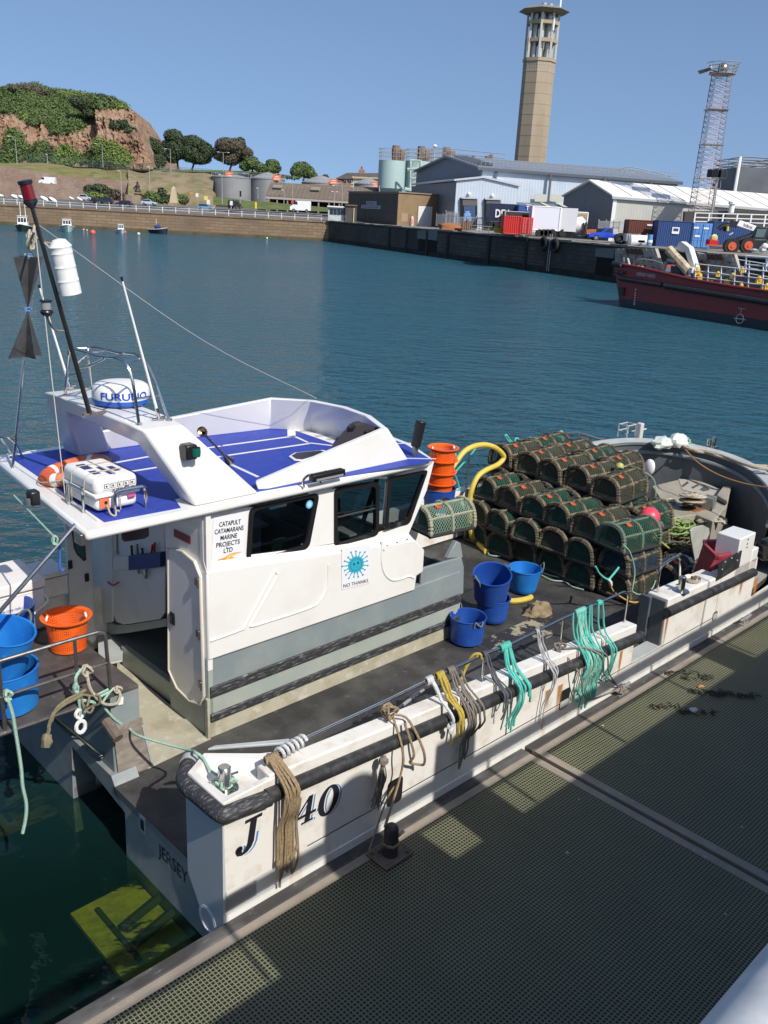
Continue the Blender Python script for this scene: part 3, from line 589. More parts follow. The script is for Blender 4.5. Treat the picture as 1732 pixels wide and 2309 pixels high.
# ------------------------------------------------ aft bulkhead of the wheelhouse
shw=M('shaded_white_paint',(.62,.62,.60),.45,c2=(.56,.54,.49),sc=3,lo=.5,hi=.75)  # darker copy of the white, with the shade put into its colour
part('aft_bulkhead',MB().box(1.335,1.40,2.33,3.22,1.72,3.69),gel,boat,sm=0); part('aft_bulkhead_base',MB().box(1.335,1.40,2.33,3.22,.81,1.717),greengrey,boat,sm=0)
part('corner_trim',MB().box(1.30,1.335,2.30,2.36,.8,1.35),beige,boat,bev=.006)
def xp(pts,X,th,s='I'): return [LX(s,x,y,X) for x,y in pts]
dpoly=[(1310,400),(1420,425),(1515,505),(1560,620),(1588,1560),(1560,1618),(1480,1590),(1380,1490),(1318,1350)]
D=xp(dpoly,1.30,0)
dr=part('cabin_door',MB().prism(D,(.032,0,0)),gel,boat,bev=.01)
part('door_trim',MB().tube([p+Vector((-.004,0,0)) for p in D],.014,6,closed=True),M('cream_trim',(.62,.57,.46),.5),dr)
lh=LX('I',1340,950,1.285); part('latch',MB().box(1.28,1.299,lh.y-.05,lh.y+.05,lh.z-.08,lh.z+.08),blackp,dr,bev=.008); part('latch_plate',MB().box(1.272,1.279,lh.y-.025,lh.y+.025,lh.z-.05,lh.z+.05),steel,dr)
for x,y in((1525,665),(1535,1070),(1550,1465)):
    h=LX('I',x,y,1.285); part('hinge',MB().box(1.285,1.299,h.y-.07,h.y+.03,h.z-.045,h.z+.045).tube([(1.28,h.y-.05,h.z-.06),(1.28,h.y-.05,h.z+.06)],.014,6),steeldk,dr,bev=.004)
part('red_plate',MB().prism(xp([(1357,250),(1485,310),(1485,372),(1357,308)],1.33,0),(-.005,0,0)),M('dark_red_sign',(.18,.012,.016),.5),boat,sm=0)
XT=1.47
tp=xp([(872,270),(875,900),(905,975),(960,998),(1240,955),(1282,900),(1285,150),(870,180)],XT,0)
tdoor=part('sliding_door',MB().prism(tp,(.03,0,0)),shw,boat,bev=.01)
part('door_window',MB().prism(xp([(948,285),(950,335),(975,350),(1135,325),(1158,305),(1158,225),(950,265)],XT-.004,0),(-.003,0,0)),M('red_window',(.08,.02,.02),.25),tdoor,sm=0)
part('lock_box',MB().prism(xp([(880,470),(995,462),(998,565),(880,575)],XT-.03,0),(.028,0,0)),shw,tdoor,bev=.005)
part('barrel_bolt',MB().tube(xp([(912,280),(915,420)],XT-.01,0),.012,6).ball(LX('I',915,435,XT-.012),.028,8,6),steeldk,tdoor)
rk=xp([(1002,460),(1246,435),(1246,550),(1002,575)],XT-.09,0)
rack=part('tool_rack',MB().prism(rk,(.085,0,0)),M('rack_blue',(.02,.045,.16),.5),tdoor,bev=.005)
def tool(pts,cs,r):
    for (a,b_),c in zip(zip(pts,pts[1:]),cs): part('tool',MB().tube(xp([a,b_],XT-.06,0),r,6),c,tdoor)
redp=M('red_grip',(.35,.02,.02),.4); yelp=M('yellow_grip',(.5,.33,.03),.4)
for a,b_,c in(((1030,455),(1025,380),blackp),((1075,455),(1070,370),steeldk),((1062,490),(1068,435),yelp),((1115,450),(1108,400),blackp),((1180,440),(1190,375),redp),((1203,435),(1207,358),redp),((1080,570),(1085,600),steeldk),((1120,570),(1140,640),steeldk),((1145,570),(1140,635),steeldk)): part('tool',MB().tube(xp([a,b_],XT-.05,0),.016,6),c,tdoor)
part('door_pull',MB().tube(bez(xp([(840,665),(880,690),(925,665)],XT-.04,0),4),.012,6),redp,tdoor)
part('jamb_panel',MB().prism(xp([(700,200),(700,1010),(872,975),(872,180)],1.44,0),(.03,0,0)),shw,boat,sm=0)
part('jamb_base',MB().prism(xp([(735,1005),(872,978),(890,1000),(1000,1000),(1300,950),(1300,1010),(1000,1060),(740,1090)],1.50,0),(.03,0,0)),greengrey,boat,sm=0)
ob_=[LX('I',x,y,1.46) for x,y in((800,300),(860,285),(860,360),(800,330))]; part('orange_board',MB().prism(ob_,(-.01,0,0)),M('orange_board',(.42,.09,.02),.6),boat,sm=0)
# left door leaf swung open
YL=5.05
ll=[LY('I',x,y,YL) for x,y in((505,185),(530,560),(550,900),(690,1120),(720,1148),(745,1120),(715,300),(690,120))]
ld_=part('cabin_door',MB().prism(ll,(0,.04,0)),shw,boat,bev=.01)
lw=[LY('I',x,y,YL-.004) for x,y in((548,190),(575,400),(600,450),(655,505),(672,490),(655,240),(640,150))]
part('door_window',MB().prism(lw,(0,-.004,0)),blackp,ld_,sm=0); c=sum(lw,Vector())/len(lw); part('pane',MB().face([c+(p-c)*.86+Vector((0,-.008,0)) for p in lw]),M('teal_glass',(.03,.09,.10),.08),ld_,sm=0)
for x,y in((678,630),(548,530)): p=LY('I',x,y,YL-.01); part('latch',MB().box(p.x-.03,p.x+.03,p.y-.01,p.y+.008,p.z-.06,p.z+.06),blackp,ld_,bev=.006)
# sill of the cockpit, inner floor, side tread
part('door_sill',MB().box(1.40,1.49,2.45,4.62,.80,1.10),greengrey,boat,bev=.01); part('cabin_sole',MB().box(1.49,2.2,2.45,5.45,1.0,1.04),M('sole_green',(.16,.18,.15),.8),boat,sm=0)
part('side_tread',MB().prism([LZ('I',x,y,1.0) for x,y in((760,1060),(1000,1060),(1000,1110),(960,1125),(955,1290),(770,1330))],(0,0,.03)),greylt,boat,bev=.01)
# ------------------------------------------------ roof
ZR=3.80
ro=[(-0.10, 2.28), (4.88, 2.25), (5.0, 2.31), (5.33, 3.03), (5.44, 3.8), (5.33, 4.58), (5.0, 5.5), (4.86, 5.57), (0.22, 5.57)]
roof=part('wheelhouse_roof',MB().prism([(x,y,ZR-.10) for x,y in ro],(0,0,.10)),gel,boat,bev=.035)
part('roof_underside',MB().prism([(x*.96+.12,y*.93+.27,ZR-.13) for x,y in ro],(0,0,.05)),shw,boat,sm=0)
zb=ZR+.002
blue_a=[(0.19,2.46),(1.07,2.41),(1.18,2.72),(2.07,2.72),(2.07,2.41),(4.68,2.17),(4.89,2.20),(5.20,3.03),(5.31,3.80),(5.20,4.58),(4.83,5.37),(0.39,5.40)]
part('nonslip_panel',MB().prism([(x,y,ZR) for x,y in blue_a],(0,0,.004)),bluep,roof,sm=0)
def line(pts,wd=.045,z=ZR+.0045):
    for a,b_ in zip(pts,pts[1:]):
        a=Vector((a.x,a.y,z)); b_=Vector((b_.x,b_.y,z)); t=(b_-a).normalized(); n=Vector((-t.y,t.x,0))*wd/2
        part('white_line',MB().prism([a-n-t*wd/3,b_-n+t*wd/3,b_+n+t*wd/3,a+n-t*wd/3],(0,0,.003)),gel,roof,sm=0)
q=lambda s,x,y: LZ(s,x,y,ZR)
line([q('G',690,515),q('G',960,465),q('a',0,485),q('a',540,412),q('a',650,462),q('a',820,482)])
line([q('G',780,570),q('G',1000,535),q('a',0,563),q('a',650,468)])
line([q('a',55,618),q('a',265,715)],.05); line([q('a',520,345),q('a',523,412)],.12)
line([q('G',330,655),q('G',610,870)],.03)
line([q('a',1290,468),q('a',1410,465)],.03); line([q('a',1385,578),q('a',1600,582)],.03)
# coaming of the upper steering position
cb=[(1.53,5.11,ZR),(2.99,5.08,ZR),(4.18,4.91,ZR),(4.64,4.43,ZR),(4.75,3.71,ZR),(4.73,3.03,ZR),(4.64,2.42,ZR),(2.70,2.41,ZR),(2.26,2.41,ZR),(2.14,2.46,ZR)]
ct=[(1.34,4.97,4.09),(2.84,4.93,4.19),(4.11,4.83,4.29),(4.46,4.24,4.32),(4.54,3.61,4.33),(4.48,3.03,4.32),(4.20,2.41,4.30),(2.70,2.44,4.01),(2.23,2.44,3.93),(2.11,2.46,3.90)]
cc=Vector((3.0,3.75,0))
def inw(p,k):
    d=Vector((cc.x-p[0],cc.y-p[1],0)).normalized(); return Vector(p)+d*k
fl=[inw(p,.10) for p in ct]; fb=[inw(p,.12) for p in cb]
part('coaming',MB().wall([Vector(p) for p in cb],[Vector(p) for p in ct],fb,fl),gel,roof,sm=25,bev=.015)
ip=LX('a',880,303,4.80); ip=Vector((4.74,3.78,4.02)); n_=Vector((-1,0,.25)).normalized()
part('inspection_hatch',MB().cyl((4.538,3.657,4.091),.13,.02,20,T=Vector((0,0,1)).rotation_difference(n_).to_matrix()).cyl((4.524,3.686,4.139),.02,.02,10,T=Vector((0,0,1)).rotation_difference(n_).to_matrix()),whitep,roof)
ws=[LY('a',x,y,2.65) for x,y in((818,498),(955,330),(985,305),(1025,297),(1165,345),(1182,366))]
part('smoked_screen',MB().prism(ws,(0,.012,0)),M('smoked_screen',(.05,.045,.05),.12),roof,sm=0)
for x,y in((968,342),(1095,380)): p=LY('a',x,y,2.63); part('screen_knob',MB().box(p.x-.06,p.x+.06,p.y-.03,p.y+.01,p.z-.025,p.z+.025),blackp,roof,bev=.01)
part('white_mat',MB().prism([q('a',x,y)+Vector((0,0,.006)) for x,y in((540,368),(690,360),(880,405),(830,470))],(0,0,.006)),whitep,roof,sm=0)
for pts in(((570,375),(650,368),(740,380),(690,390),(590,385)),((690,412),(800,403),(815,413),(710,425)),((780,437),(860,430),(850,450),(800,447))): part('mat_print',MB().prism([q('a',x,y)+Vector((0,0,.013)) for x,y in pts],(0,0,.002)),M('mat_grey',(.42,.42,.41),.6),roof,sm=0)
ho=[q('a',x,y) for x,y in((500,572),(545,545),(760,525),(810,540),(600,605),(540,600))]; hc=sum(ho,Vector())/6
part('roof_hatch',MB().prism([p+Vector((0,0,.006)) for p in ho],(0,0,.02)),gel,roof,bev=.008); part('hatch_opening',MB().prism([hc+(p-hc)*.82+Vector((0,0,.027)) for p in ho],(0,0,.003)),blackp,roof,sm=0)
# ------------------------------------------------ radar arch
ar=MB(); ZT=4.69
def ring4(x0,x1,y,z): return [V3(x0,y,z),V3(x1,y,z)]
out=[(1.22,2.09,2.35,ZR),(0.72,1.22,2.54,ZT),(0.70,1.26,2.83,ZT+.02),(0.70,1.30,4.68,ZT+.02),(0.72,1.30,4.99,ZT-.02),(1.07,1.61,5.28,ZR)]
inr=[(1.24,2.04,2.72,ZR),(0.79,1.18,2.83,ZT-.20),(0.79,1.18,2.98,ZT-.2),(0.81,1.24,4.53,ZT-.2),(0.85,1.26,4.68,ZT-.28),(1.10,1.55,4.92,ZR)]
O0=[V3(a,y,z) for a,b_,y,z in out]; O1=[V3(b_,y,z) for a,b_,y,z in out]; I0=[V3(a,y,z) for a,b_,y,z in inr]; I1=[V3(b_,y,z) for a,b_,y,z in inr]
ar.wall(O0,O1,I0,I1)
arch=part('radar_arch',ar,gel,boat,bev=.03)
for p in(LZ('G',1110,700,ZR),): pass
# guard frame on the arch
fz=5.36; f_=lambda x,y,z: LZ('F',x,y,z)
T0=ZT+.02
A0,B0,C0,D0=f_(560,1800,T0),f_(790,1735,T0),f_(1197,2045,T0),f_(1455,2010,T0)
A1,B1,C1,D1=f_(597,1405,fz),f_(765,1400,fz),f_(1095,1540,fz-.03),f_(1245,1500,fz-.03)
gf=MB(); r=.017
gf.tube(bez([A0,A1+Vector((0,.02,-.08)),A1+Vector((0,-.04,.02)),lerp(A1,C1,.5)+Vector((0,0,.02)),C1,C0],6),r,8); gf.tube(bez([B0,B1+Vector((0,.02,-.08)),B1+Vector((0,-.04,.03)),lerp(B1,D1,.5)+Vector((0,0,.03)),D1,D0],6),r,8)
for t in(.02,.3,.6,.93): gf.tube([lerp(A1,C1,t)+Vector((0,0,.015)),lerp(B1,D1,t)+Vector((0,0,.015))],.014,8)
gf.tube([lerp(A0,A1,.45),lerp(B0,B1,.45)],.014,8); gf.tube([lerp(C0,C1,.42),lerp(D0,D1,.42)],.014,8)
gf.tube(bez([f_(640,1560,5.12),f_(760,1545,5.15),f_(900,1480,5.28)],5),.014,8); gf.tube([f_(660,1520,5.18),f_(770,1440,5.28)],.014,8)
for p in(A0,B0,C0,D0): gf.cyl(p,.035,.012,12)
part('guard_frame',gf,steel,boat)
def thg(name,label,cat,mbm,base,**k): return solo(name,label,cat,mbm[0],mbm[1],base,**k)
rc=f_(1045,1870,T0); 
rd=thing('radar_dome','white radar dome with a blue base and blue lettering on the arch','radar',(rc.x,rc.y,T0))
rr=.33; rdp=[(rr*.93,.055),(rr*.99,.075),(rr,.10),(rr*.985,.17),(rr*.93,.215),(rr*.82,.24),(rr*.6,.252),(0,.256)]
part('dome',MB().lathe([(a,T0+b_+.01) for a,b_ in rdp],(rc.x,rc.y,0),40),whitep,rd); part('base_ring',MB().lathe([(0,T0),(rr*.8,T0),(rr*.93,T0+.02),(rr*.985,T0+.04),(rr*.985,T0+.075),(rr*.9,T0+.08)],(rc.x,rc.y,0),40),M('radar_blue',(.02,.10,.42),.4),rd)
# letters wrapped round the dome
cu=bpy.data.curves.new('letters','FONT'); cu.body='FURUNO'; cu.offset=.02; t=bpy.data.objects.new('letters',cu); COL.objects.link(t)
me=bpy.data.meshes.new_from_object(t.evaluated_get(bpy.context.evaluated_depsgraph_get())); bpy.data.objects.remove(t)
bm=bmesh.new(); bm.from_mesh(me); bmesh.ops.subdivide_edges(bm,edges=[e for e in bm.edges if abs(e.verts[0].co.x-e.verts[1].co.x)>.15],cuts=3); 
x1=max(v_.co.x for v_ in bm.verts); bm.verts.index_update(); vs=[]
v0=math.atan2(*(reversed((loc(CAM)-rc).xy))) 
for v_ in bm.verts:
    a=v0-.75+(v_.co.x/x1)*1.75; z=T0+.105+v_.co.y*.115; q_=rr*1.0+.004; vs.append((rc.x+q_*math.cos(a),rc.y+q_*math.sin(a),z))
mbq=MB().raw(vs,[[v_.index for v_ in f.verts] for f in bm.faces]); bm.free(); part('lettering',mbq,M('radar_letter_blue',(.015,.08,.5),.4),rd,sm=0)
# mast
mb0=f_(775,1965,T0); mtop=LY('F',272,165,mb0.y-.02); YM=mb0.y
mst=thing('signal_mast','slim black and steel signal mast leaning above the radar arch','mast',mb0)
dm=lerp(mb0,mtop,.42)
part('pole',MB().tube([mb0,mtop],[.027,.020],10),M('mast_black',(.06,.055,.05),.3,metal=.7),mst); part('mast_foot',MB().obox(mb0+Vector((.05,0,.01)),.26,.05,.02),rust,mst)
ax=(mtop-mb0).normalized(); TM=Vector((0,0,1)).rotation_difference(ax).to_matrix()
part('red_light',MB().lathe([(.05,.05),(.062,.06),(.06,.2),(.06,.205)],mtop,16,T=TM),M('red_lens',(.16,.005,.01),.15,spec=.8),mst); part('lamp_base',MB().lathe([(.02,-.03),(.045,0),(.07,.03),(.068,.055),(.05,.06)],mtop,16,T=TM),blackp,mst); part('lamp_cap',MB().lathe([(.062,.2),(.07,.205),(.07,.235),(0,.24)],mtop,16,T=TM),blackp,mst)
lp=LY('F',403,1105,YM); part('lamp_arm',MB().tube(bez([LY('F',552,1242,YM),LY('F',480,1235,YM),LY('F',430,1180,YM),lp],6),.014,8),steeldk,mst)
part('anchor_light',MB().lathe([(.02,-.02),(.05,.0),(.068,.03),(.06,.045),(.04,.05)],lp,14,m=1).lathe([(.04,.05),(.05,.055),(.05,.13),(.04,.135)],lp,14,m=0).lathe([(.062,.135),(.062,.15),(0,.155)],lp,14,m=1),[M('clear_lens',(.25,.25,.26),.1),blackp],mst)
# radar reflector drum
t0=LY('F',515,500,YM-.12); t1=LY('F',612,925,YM-.12); al=(t0-t1); T2=Vector((0,0,1)).rotation_difference(al.normalized()).to_matrix(); ln=al.length; rr2=.108
pr=[(0,0),(rr2,0)]
for k in range(1,4): z=ln*k/3.6; pr+=[(rr2,z-.03),(rr2,z-.008),(rr2+.004,z),(rr2,z+.008),(rr2,z+.03)]
pr+=[(rr2,ln-.03),(rr2+.006,ln-.02),(rr2-.01,ln),(rr2*.6,ln+.045),(0,ln+.06)]
rf=thing('radar_reflector','white ribbed cylindrical radar reflector strapped to the mast','radar reflector',t1)
part('drum',MB().lathe(pr,t1,24,T=T2),whitep,rf); part('bracket',MB().tube([lerp(t1,t0,.06),LY('F',480,930,YM)],.012,6).tube([lerp(t1,t0,1.0),LY('F',365,480,YM)],.01,6),galv,rf)
# staff with two black day shapes
sb=LZ('G',78,540,ZR); YD=sb.y
st=thing('steel_staff','thin steel staff at the port aft corner of the wheelhouse roof','staff',sb)
stp=LY('F',205,1490,YD); part('tube',MB().tube([sb,stp],.018,8),steel,st); hoop=bez([LZ('G',-60,350,ZR+.35),LY('G',30,345,YD),LY('G',95,385,YD),LZ('G',145,480,ZR)],6); part('hoop',MB().tube(hoop,.015,8).tube([LY('G',10,360,YD),LZ('G',70,450,ZR)],.012,8),steel,st)
dsm=M('day_shape_black',(.035,.035,.037),.5,c2=(.06,.06,.06),sc=5)
def dayshape(p,label):
    a,b_,ap=[LY('F',x,y,YD) for x,y in p]; c=(a+b_)/2; hw=(b_-a).length/2; t=thing('day_shape',label,'day shape',ap,group='cone day shapes')
    for k,ang in enumerate((.15,.15+PI/2)):
        dv=Vector((math.cos(ang),math.sin(ang),0))*hw; nv=Vector((-math.sin(ang),math.cos(ang),0))*.003
        part('plate',MB().prism([c-dv-nv+(b_-a).normalized()*0,c+dv-nv,ap+dv*.03-nv,ap-dv*.03-nv],nv*2),dsm,t,sm=0)
dayshape(((105,600),(385,610),(240,1045)),'upper black cone day shape pointing down beside the mast'); dayshape(((60,1462),(372,1472),(240,1078)),'lower black cone day shape pointing up above the staff')
ropeb=M('pale_rope',(.45,.40,.31),.9,c2=(.33,.28,.2),sc=30); 
def knot(c,r,n,rt,seed=1,sx=1,sz=1):
    rnd=random.Random(seed); P=[]
    for i in range(n*8):
        a=2*PI*i/8+rnd.uniform(-.3,.3); q_=r*rnd.uniform(.6,1.1); P.append(Vector(c)+Vector((math.cos(a)*q_*sx,math.sin(a*1.7)*r*.6,math.sin(a)*q_*sz)))
    return bez(P,3)
k0=LY('F',262,470,YD); tp_=LY('F',297,335,YM)
solo('halyard','knotted pale rope holding the upper day shape to the mast','rope',MB().tube(knot(k0,.05,4,.014,3,.8,2.2),.014,6).tube(bez([tp_,LY('F',285,420,YM),k0,LY('F',262,600,YD),LY('F',210,585,YD)],6),.014,6).tube(bez([LY('F',300,430,YM),LY('F',370,480,YM),LY('F',420,520,YM-.1)],5),.011,6),ropeb,k0)
bluer=M('blue_cord',(.10,.2,.42),.8)
solo('cord_lashing','pale blue cord tying the two day shapes together','cord',MB().tube(knot(LY('F',240,1060,YD),.035,3,.008,5,1.3,.6),.008,5).tube(knot(LY('F',255,605,YD),.03,3,.008,6),.009,5),bluer,LY('F',240,1060,YD))
wirem=M('thin_line',(.5,.48,.42),.8)
solo('backstay_line','thin pale line running from the mast down to the aft roof edge','line',MB().tube([LY('F',300,350,YM),lerp(LY('F',300,350,YM),LZ('G',410,742,ZR),.5)+Vector((.0,.0,-.03)),LZ('G',410,742,ZR)],.006,5),wirem,LZ('G',410,742,ZR))
solo('forestay_line','hair thin line from the mast to the front of the coaming','line',MB().tube(bez([LY('F',330,330,YM),lerp(LY('F',330,330,YM),Vector((4.46,4.19,4.35)),.5)+Vector((0,0,-.16)),Vector((4.46,4.19,4.35))],6),.004,4),wirem,(4.46,4.19,4.35))
# aerials
def aerial(b0,tp,base,label,foot=True):
    t=thing('whip_aerial',label,'aerial',b0,group='white whip aerials')
    part('whip',MB().tube([lerp(b0,tp,.08),lerp(b0,tp,.9),tp],[.017,.011,.010],8),whitep,t)
    if foot: part('swivel_foot',MB().tube([b0,lerp(b0,tp,.09)],.02,8).tube([b0+Vector((-.09,0,.01)),b0+Vector((.07,0,.03))],.014,6).cyl(b0-Vector((0,0,.012)),.045,.03,10),steel,t)
    part('tip',MB().tube([lerp(b0,tp,.985),tp+(tp-b0)*.012],.014,8),blackp,t)
w0=f_(1372,2010,T0); aerial(w0,LY('F',1048,795,w0.y),0,'white whip aerial at the starboard end of the radar arch')
w1=f_(605,1735,T0); aerial(w1,LY('F',337,860,w1.y+.05),0,'white whip aerial standing behind the black mast')
# horn, nav lights, light bar, spotlight
brass=M('worn_brass',(.42,.32,.17),.3,metal=1,c2=(.3,.24,.16),sc=20)
h0=LY('G',1258,310,2.67); h1=LZ('G',1432,495,ZR+.05); hd=(h1-h0).normalized(); TH=Vector((0,0,1)).rotation_difference(hd).to_matrix(); hl=(h1-h0).length
hn=thing('air_horn','brass trumpet horn on the side of the radar arch','horn',h1)
part('trumpet',MB().lathe([(.055,0),(.055,.05),(.018,.07),(.014,hl*.55),(.022,hl*.8),(.05,hl*.95),(.06,hl),(.05,hl-.01),(.02,hl*.85)],h0,16,T=TH),brass,hn); part('clamp',MB().box(h1.x-.03,h1.x+.03,h1.y-.03,h1.y+.03,ZR,ZR+.06),steel,hn)
nl=LY('G',1200,440,2.36)
t=thing('side_light','black housed green side light on the outer face of the radar arch','navigation light',nl)
part('housing',MB().box(nl.x-.09,nl.x+.05,nl.y-.03,nl.y+.12,nl.z-.085,nl.z+.085),blackp,t,bev=.02); part('lens',MB().lathe([(.05,-.05),(.055,0),(.05,.05)],(nl.x+.03,nl.y-.02,nl.z),12),M('green_lens',(.01,.10,.08),.1),t)
nl=LY('G',222,720,4.0); e0=LX('G',222,720,-.12)
t=thing('stern_light','black stern light fixed to the aft edge of the wheelhouse roof','navigation light',(e0.x,e0.y,e0.z))
part('housing',MB().box(e0.x-.08,e0.x+.03,e0.y-.07,e0.y+.07,e0.z-.08,e0.z+.08),blackp,t,bev=.02); part('lens',MB().lathe([(.05,-.05),(.055,0),(.05,.03)],(e0.x-.07,e0.y,e0.z-.02),12),M('grey_lens',(.12,.13,.14),.1),t)
b0=LZ('a',665,735,ZR+.09); b1=LZ('a',925,690,ZR+.09); 
t=thing('light_bar','long black LED light bar on the starboard edge of the wheelhouse roof','light bar',((b0.x+b1.x)/2,b0.y,ZR))
yb=b0.y-.03; part('housing',MB().box(b0.x,b1.x,yb-.02,yb+.07,ZR+.06,ZR+.15),blackp,t,bev=.012); part('lens_strip',MB().box(b0.x+.05,b1.x-.04,yb-.026,yb-.0205,ZR+.072,ZR+.098),M('led_lens',(.25,.25,.25),.2),t)
for k in range(16): part('cooling_fin',MB().box(lerp(b0.x,b1.x,(k+.7)/17),lerp(b0.x,b1.x,(k+.95)/17),yb-.01,yb+.06,ZR+.1505,ZR+.157),blackp,t)
for x in(.12,.62): xx=lerp(b0.x,b1.x,x); part('bracket',MB().tube(bez([(xx-.14,yb+.06,ZR),(xx-.15,yb+.06,ZR+.09),(xx-.06,yb+.06,ZR+.14),(xx,yb+.06,ZR+.08)],5),.016,6),steel,t)
s0=LZ('a',1445,560,ZR)
t=thing('spot_light','black spotlight on a steel post at the front corner of the wheelhouse roof','spotlight',s0)
part('post',MB().box(s0.x-.035,s0.x+.035,s0.y-.03,s0.y+.03,ZR,ZR+.20),steeldk,t,bev=.006); part('lamp',MB().tube([(s0.x-.0,s0.y,ZR+.14),(s0.x+.06,s0.y-.02,ZR+.5)],[.07,.075],10),blackp,t,bev=.01)
# stay from the roof to the stern rail
g0=LY('I',590,215,2.36); g1=LY('I',-10,905,2.36)
t=thing('roof_stay','slanting stainless steel stay under the aft corner of the wheelhouse roof','stay',g1); part('tube',MB().tube([g0,g1],.022,8),steel,t); part('bracket',MB().box(-.15,-.1,2.3,2.46,ZR-.14,ZR-.02),steeldk,t,bev=.006)
# life ring
lr=thing('life_ring','faded orange life ring with white bands lying beside the liferaft canister','life ring',LZ('G',460,560,ZR))
cR=LZ('G',470,553,ZR+.12); RR=.345; rt_=.078
T3=(Matrix.Rotation(R_(-10),3,'Y')@Matrix.Rotation(R_(-8),3,'X'))
orm=M('faded_orange',(.62,.11,.03),.6,c2=(.60,.36,.22),sc=2.6,lo=.45,hi=.7)
def arc(a0,a1,r,n): return MB().tube([cR+T3@Vector((RR*math.cos(lerp(a0,a1,i/n)),RR*math.sin(lerp(a0,a1,i/n)),0)) for i in range(n+1)],r,14,cap=False)
part('ring',MB().tube([cR+T3@Vector((RR*math.cos(2*PI*i/48),RR*math.sin(2*PI*i/48),0)) for i in range(48)],rt_,16,closed=True),orm,lr)
for k in range(4): a=.5+k*PI/2; part('band',arc(a-.11,a+.11,rt_+.003,5),whitep,lr)
part('grab_line',MB().tube([cR+T3@Vector(((RR+rt_+.012+.02*math.sin(4*a+1))*math.cos(a),(RR+rt_+.012+.02*math.sin(4*a+1))*math.sin(a),.01)) for a in [2*PI*i/40 for i in range(40)]],.008,5,closed=True),ropeb,lr)
# liferaft
q0=LZ('G',600,826,ZR+.02); X0,X1=.20,.74; Y0,Y1=2.66,3.49
rf=thing('liferaft_canister','white plastic liferaft canister in a steel cradle on the blue roof','liferaft',((X0+X1)/2,(Y0+Y1)/2,ZR))
def rbox(x0,x1,y0,y1,z0,z1): return MB().box(x0,x1,y0,y1,z0,z1)
lo_=part('lower_shell',rbox(X0+.03,X1-.03,Y0+.03,Y1-.03,ZR+.03,ZR+.2),whitep,rf); bevel(lo_,.06,4)
up_=part('upper_shell',rbox(X0+.02,X1-.02,Y0+.02,Y1-.02,ZR+.205,ZR+.40),whitep,rf); bevel(up_,.07,4)
part('seam_flange',rbox(X0+.008,X1-.008,Y0+.008,Y1-.008,ZR+.185,ZR+.225),whitep,rf,bev=.015)
part('panel',MB().box(X0+.1,X1-.06,Y0+.014,Y0+.019,ZR+.27,ZR+.35),M('pictogram_white',(.7,.7,.7),.5),rf,sm=0)
for k in range(5): part('pictogram',MB().box(X0+.115+k*.074,X0+.175+k*.074,Y0+.011,Y0+.0135,ZR+.285,ZR+.335).box(X0+.12+k*.074,X0+.17+k*.074,Y0+.008,Y0+.0105,ZR+.29,ZR+.33,1).box(X0+.13+k*.074,X0+.15+k*.074,Y0+.006,Y0+.0078,ZR+.3,ZR+.32,0),[inkm,whitep],rf,sm=0)
text('seaGo',(X0+.2,Y0+.004,ZR+.235),(.26,0,0),(0,0,.055),inkm,rf,lift=.003)
part('orange_label',MB().box(X0+.06,X0+.17,Y0+.024,Y0+.029,ZR+.07,ZR+.19),M('orange_label',(.75,.17,.08),.5),rf,sm=0); part('painter_hole',MB().cyl((X0+.13,Y0+.024,ZR+.13),.018,.006,10,T=Matrix.Rotation(R_(90),3,'X')),blackp,rf)
part('pink_flare',MB().tube([(X0+.38,Y0+.02,ZR+.15),(X0+.46,Y0+.02,ZR+.155)],.022,8),M('pink_tube',(.45,.06,.18),.4),rf)
navy=M('navy_print',(.03,.035,.16),.5)
for x,y,w_,h_ in((.10,.42,.10,.22),(.10,.2,.08,.14),(.24,.12,.07,.12),(.24,.30,.06,.14),(.34,.2,.07,.2)): part('printed_block',MB().box(X0+x,X0+x+w_,Y0+y,Y0+y+h_,ZR+.4005,ZR+.402),navy,rf,sm=0)
for y in(.25,.55): part('strap',MB().tube([(X0-.005,Y0+y,ZR+.03),(X0-.002,Y0+y,ZR+.2),(X0+.015,Y0+y,ZR+.36),(X0+.09,Y0+y,ZR+.408),(X1-.09,Y0+y,ZR+.408),(X1-.0,Y0+y,ZR+.34),(X1+.006,Y0+y,ZR+.03)],.007,5),ropeb,rf)
part('strap',MB().tube([(X0+.28,Y0-.006,ZR+.03),(X0+.28,Y0-.004,ZR+.2),(X0+.28,Y0+.02,ZR+.35),(X0+.28,Y0+.09,ZR+.408),(X0+.28,Y1-.09,ZR+.408)],.006,5),ropeb,rf)
def hoopb(p,u_,w_,h_): 
    u_=Vector(u_); p=Vector(p); return bez([p,p+Vector((0,0,h_*.75)),p+u_*w_*.06+Vector((0,0,h_*.95)),p+u_*w_*.2+Vector((0,0,h_)),p+u_*w_*.8+Vector((0,0,h_)),p+u_*w_*.94+Vector((0,0,h_*.95)),p+u_*w_+Vector((0,0,h_*.75)),p+u_*w_],4)
part('cradle_hoop',MB().tube(hoopb((X0+.2,Y0-.045,ZR),(1,0,0),.36,.26),.019,8),steel,rf); part('cradle_hoop',MB().tube(hoopb((X0-.04,Y0+.2,ZR),(0,1,0),.34,.24),.019,8),steel,rf)
part('lashing',MB().tube(bez([(X0+.12,Y0-.02,ZR+.12),(X0+.13,Y0-.07,ZR+.03),(X0+.17,Y0-.1,ZR+.01),(X0+.2,Y0-.06,ZR+.05),(X0+.24,Y0-.05,ZR+.03)],5),.011,6),ropeb,rf)
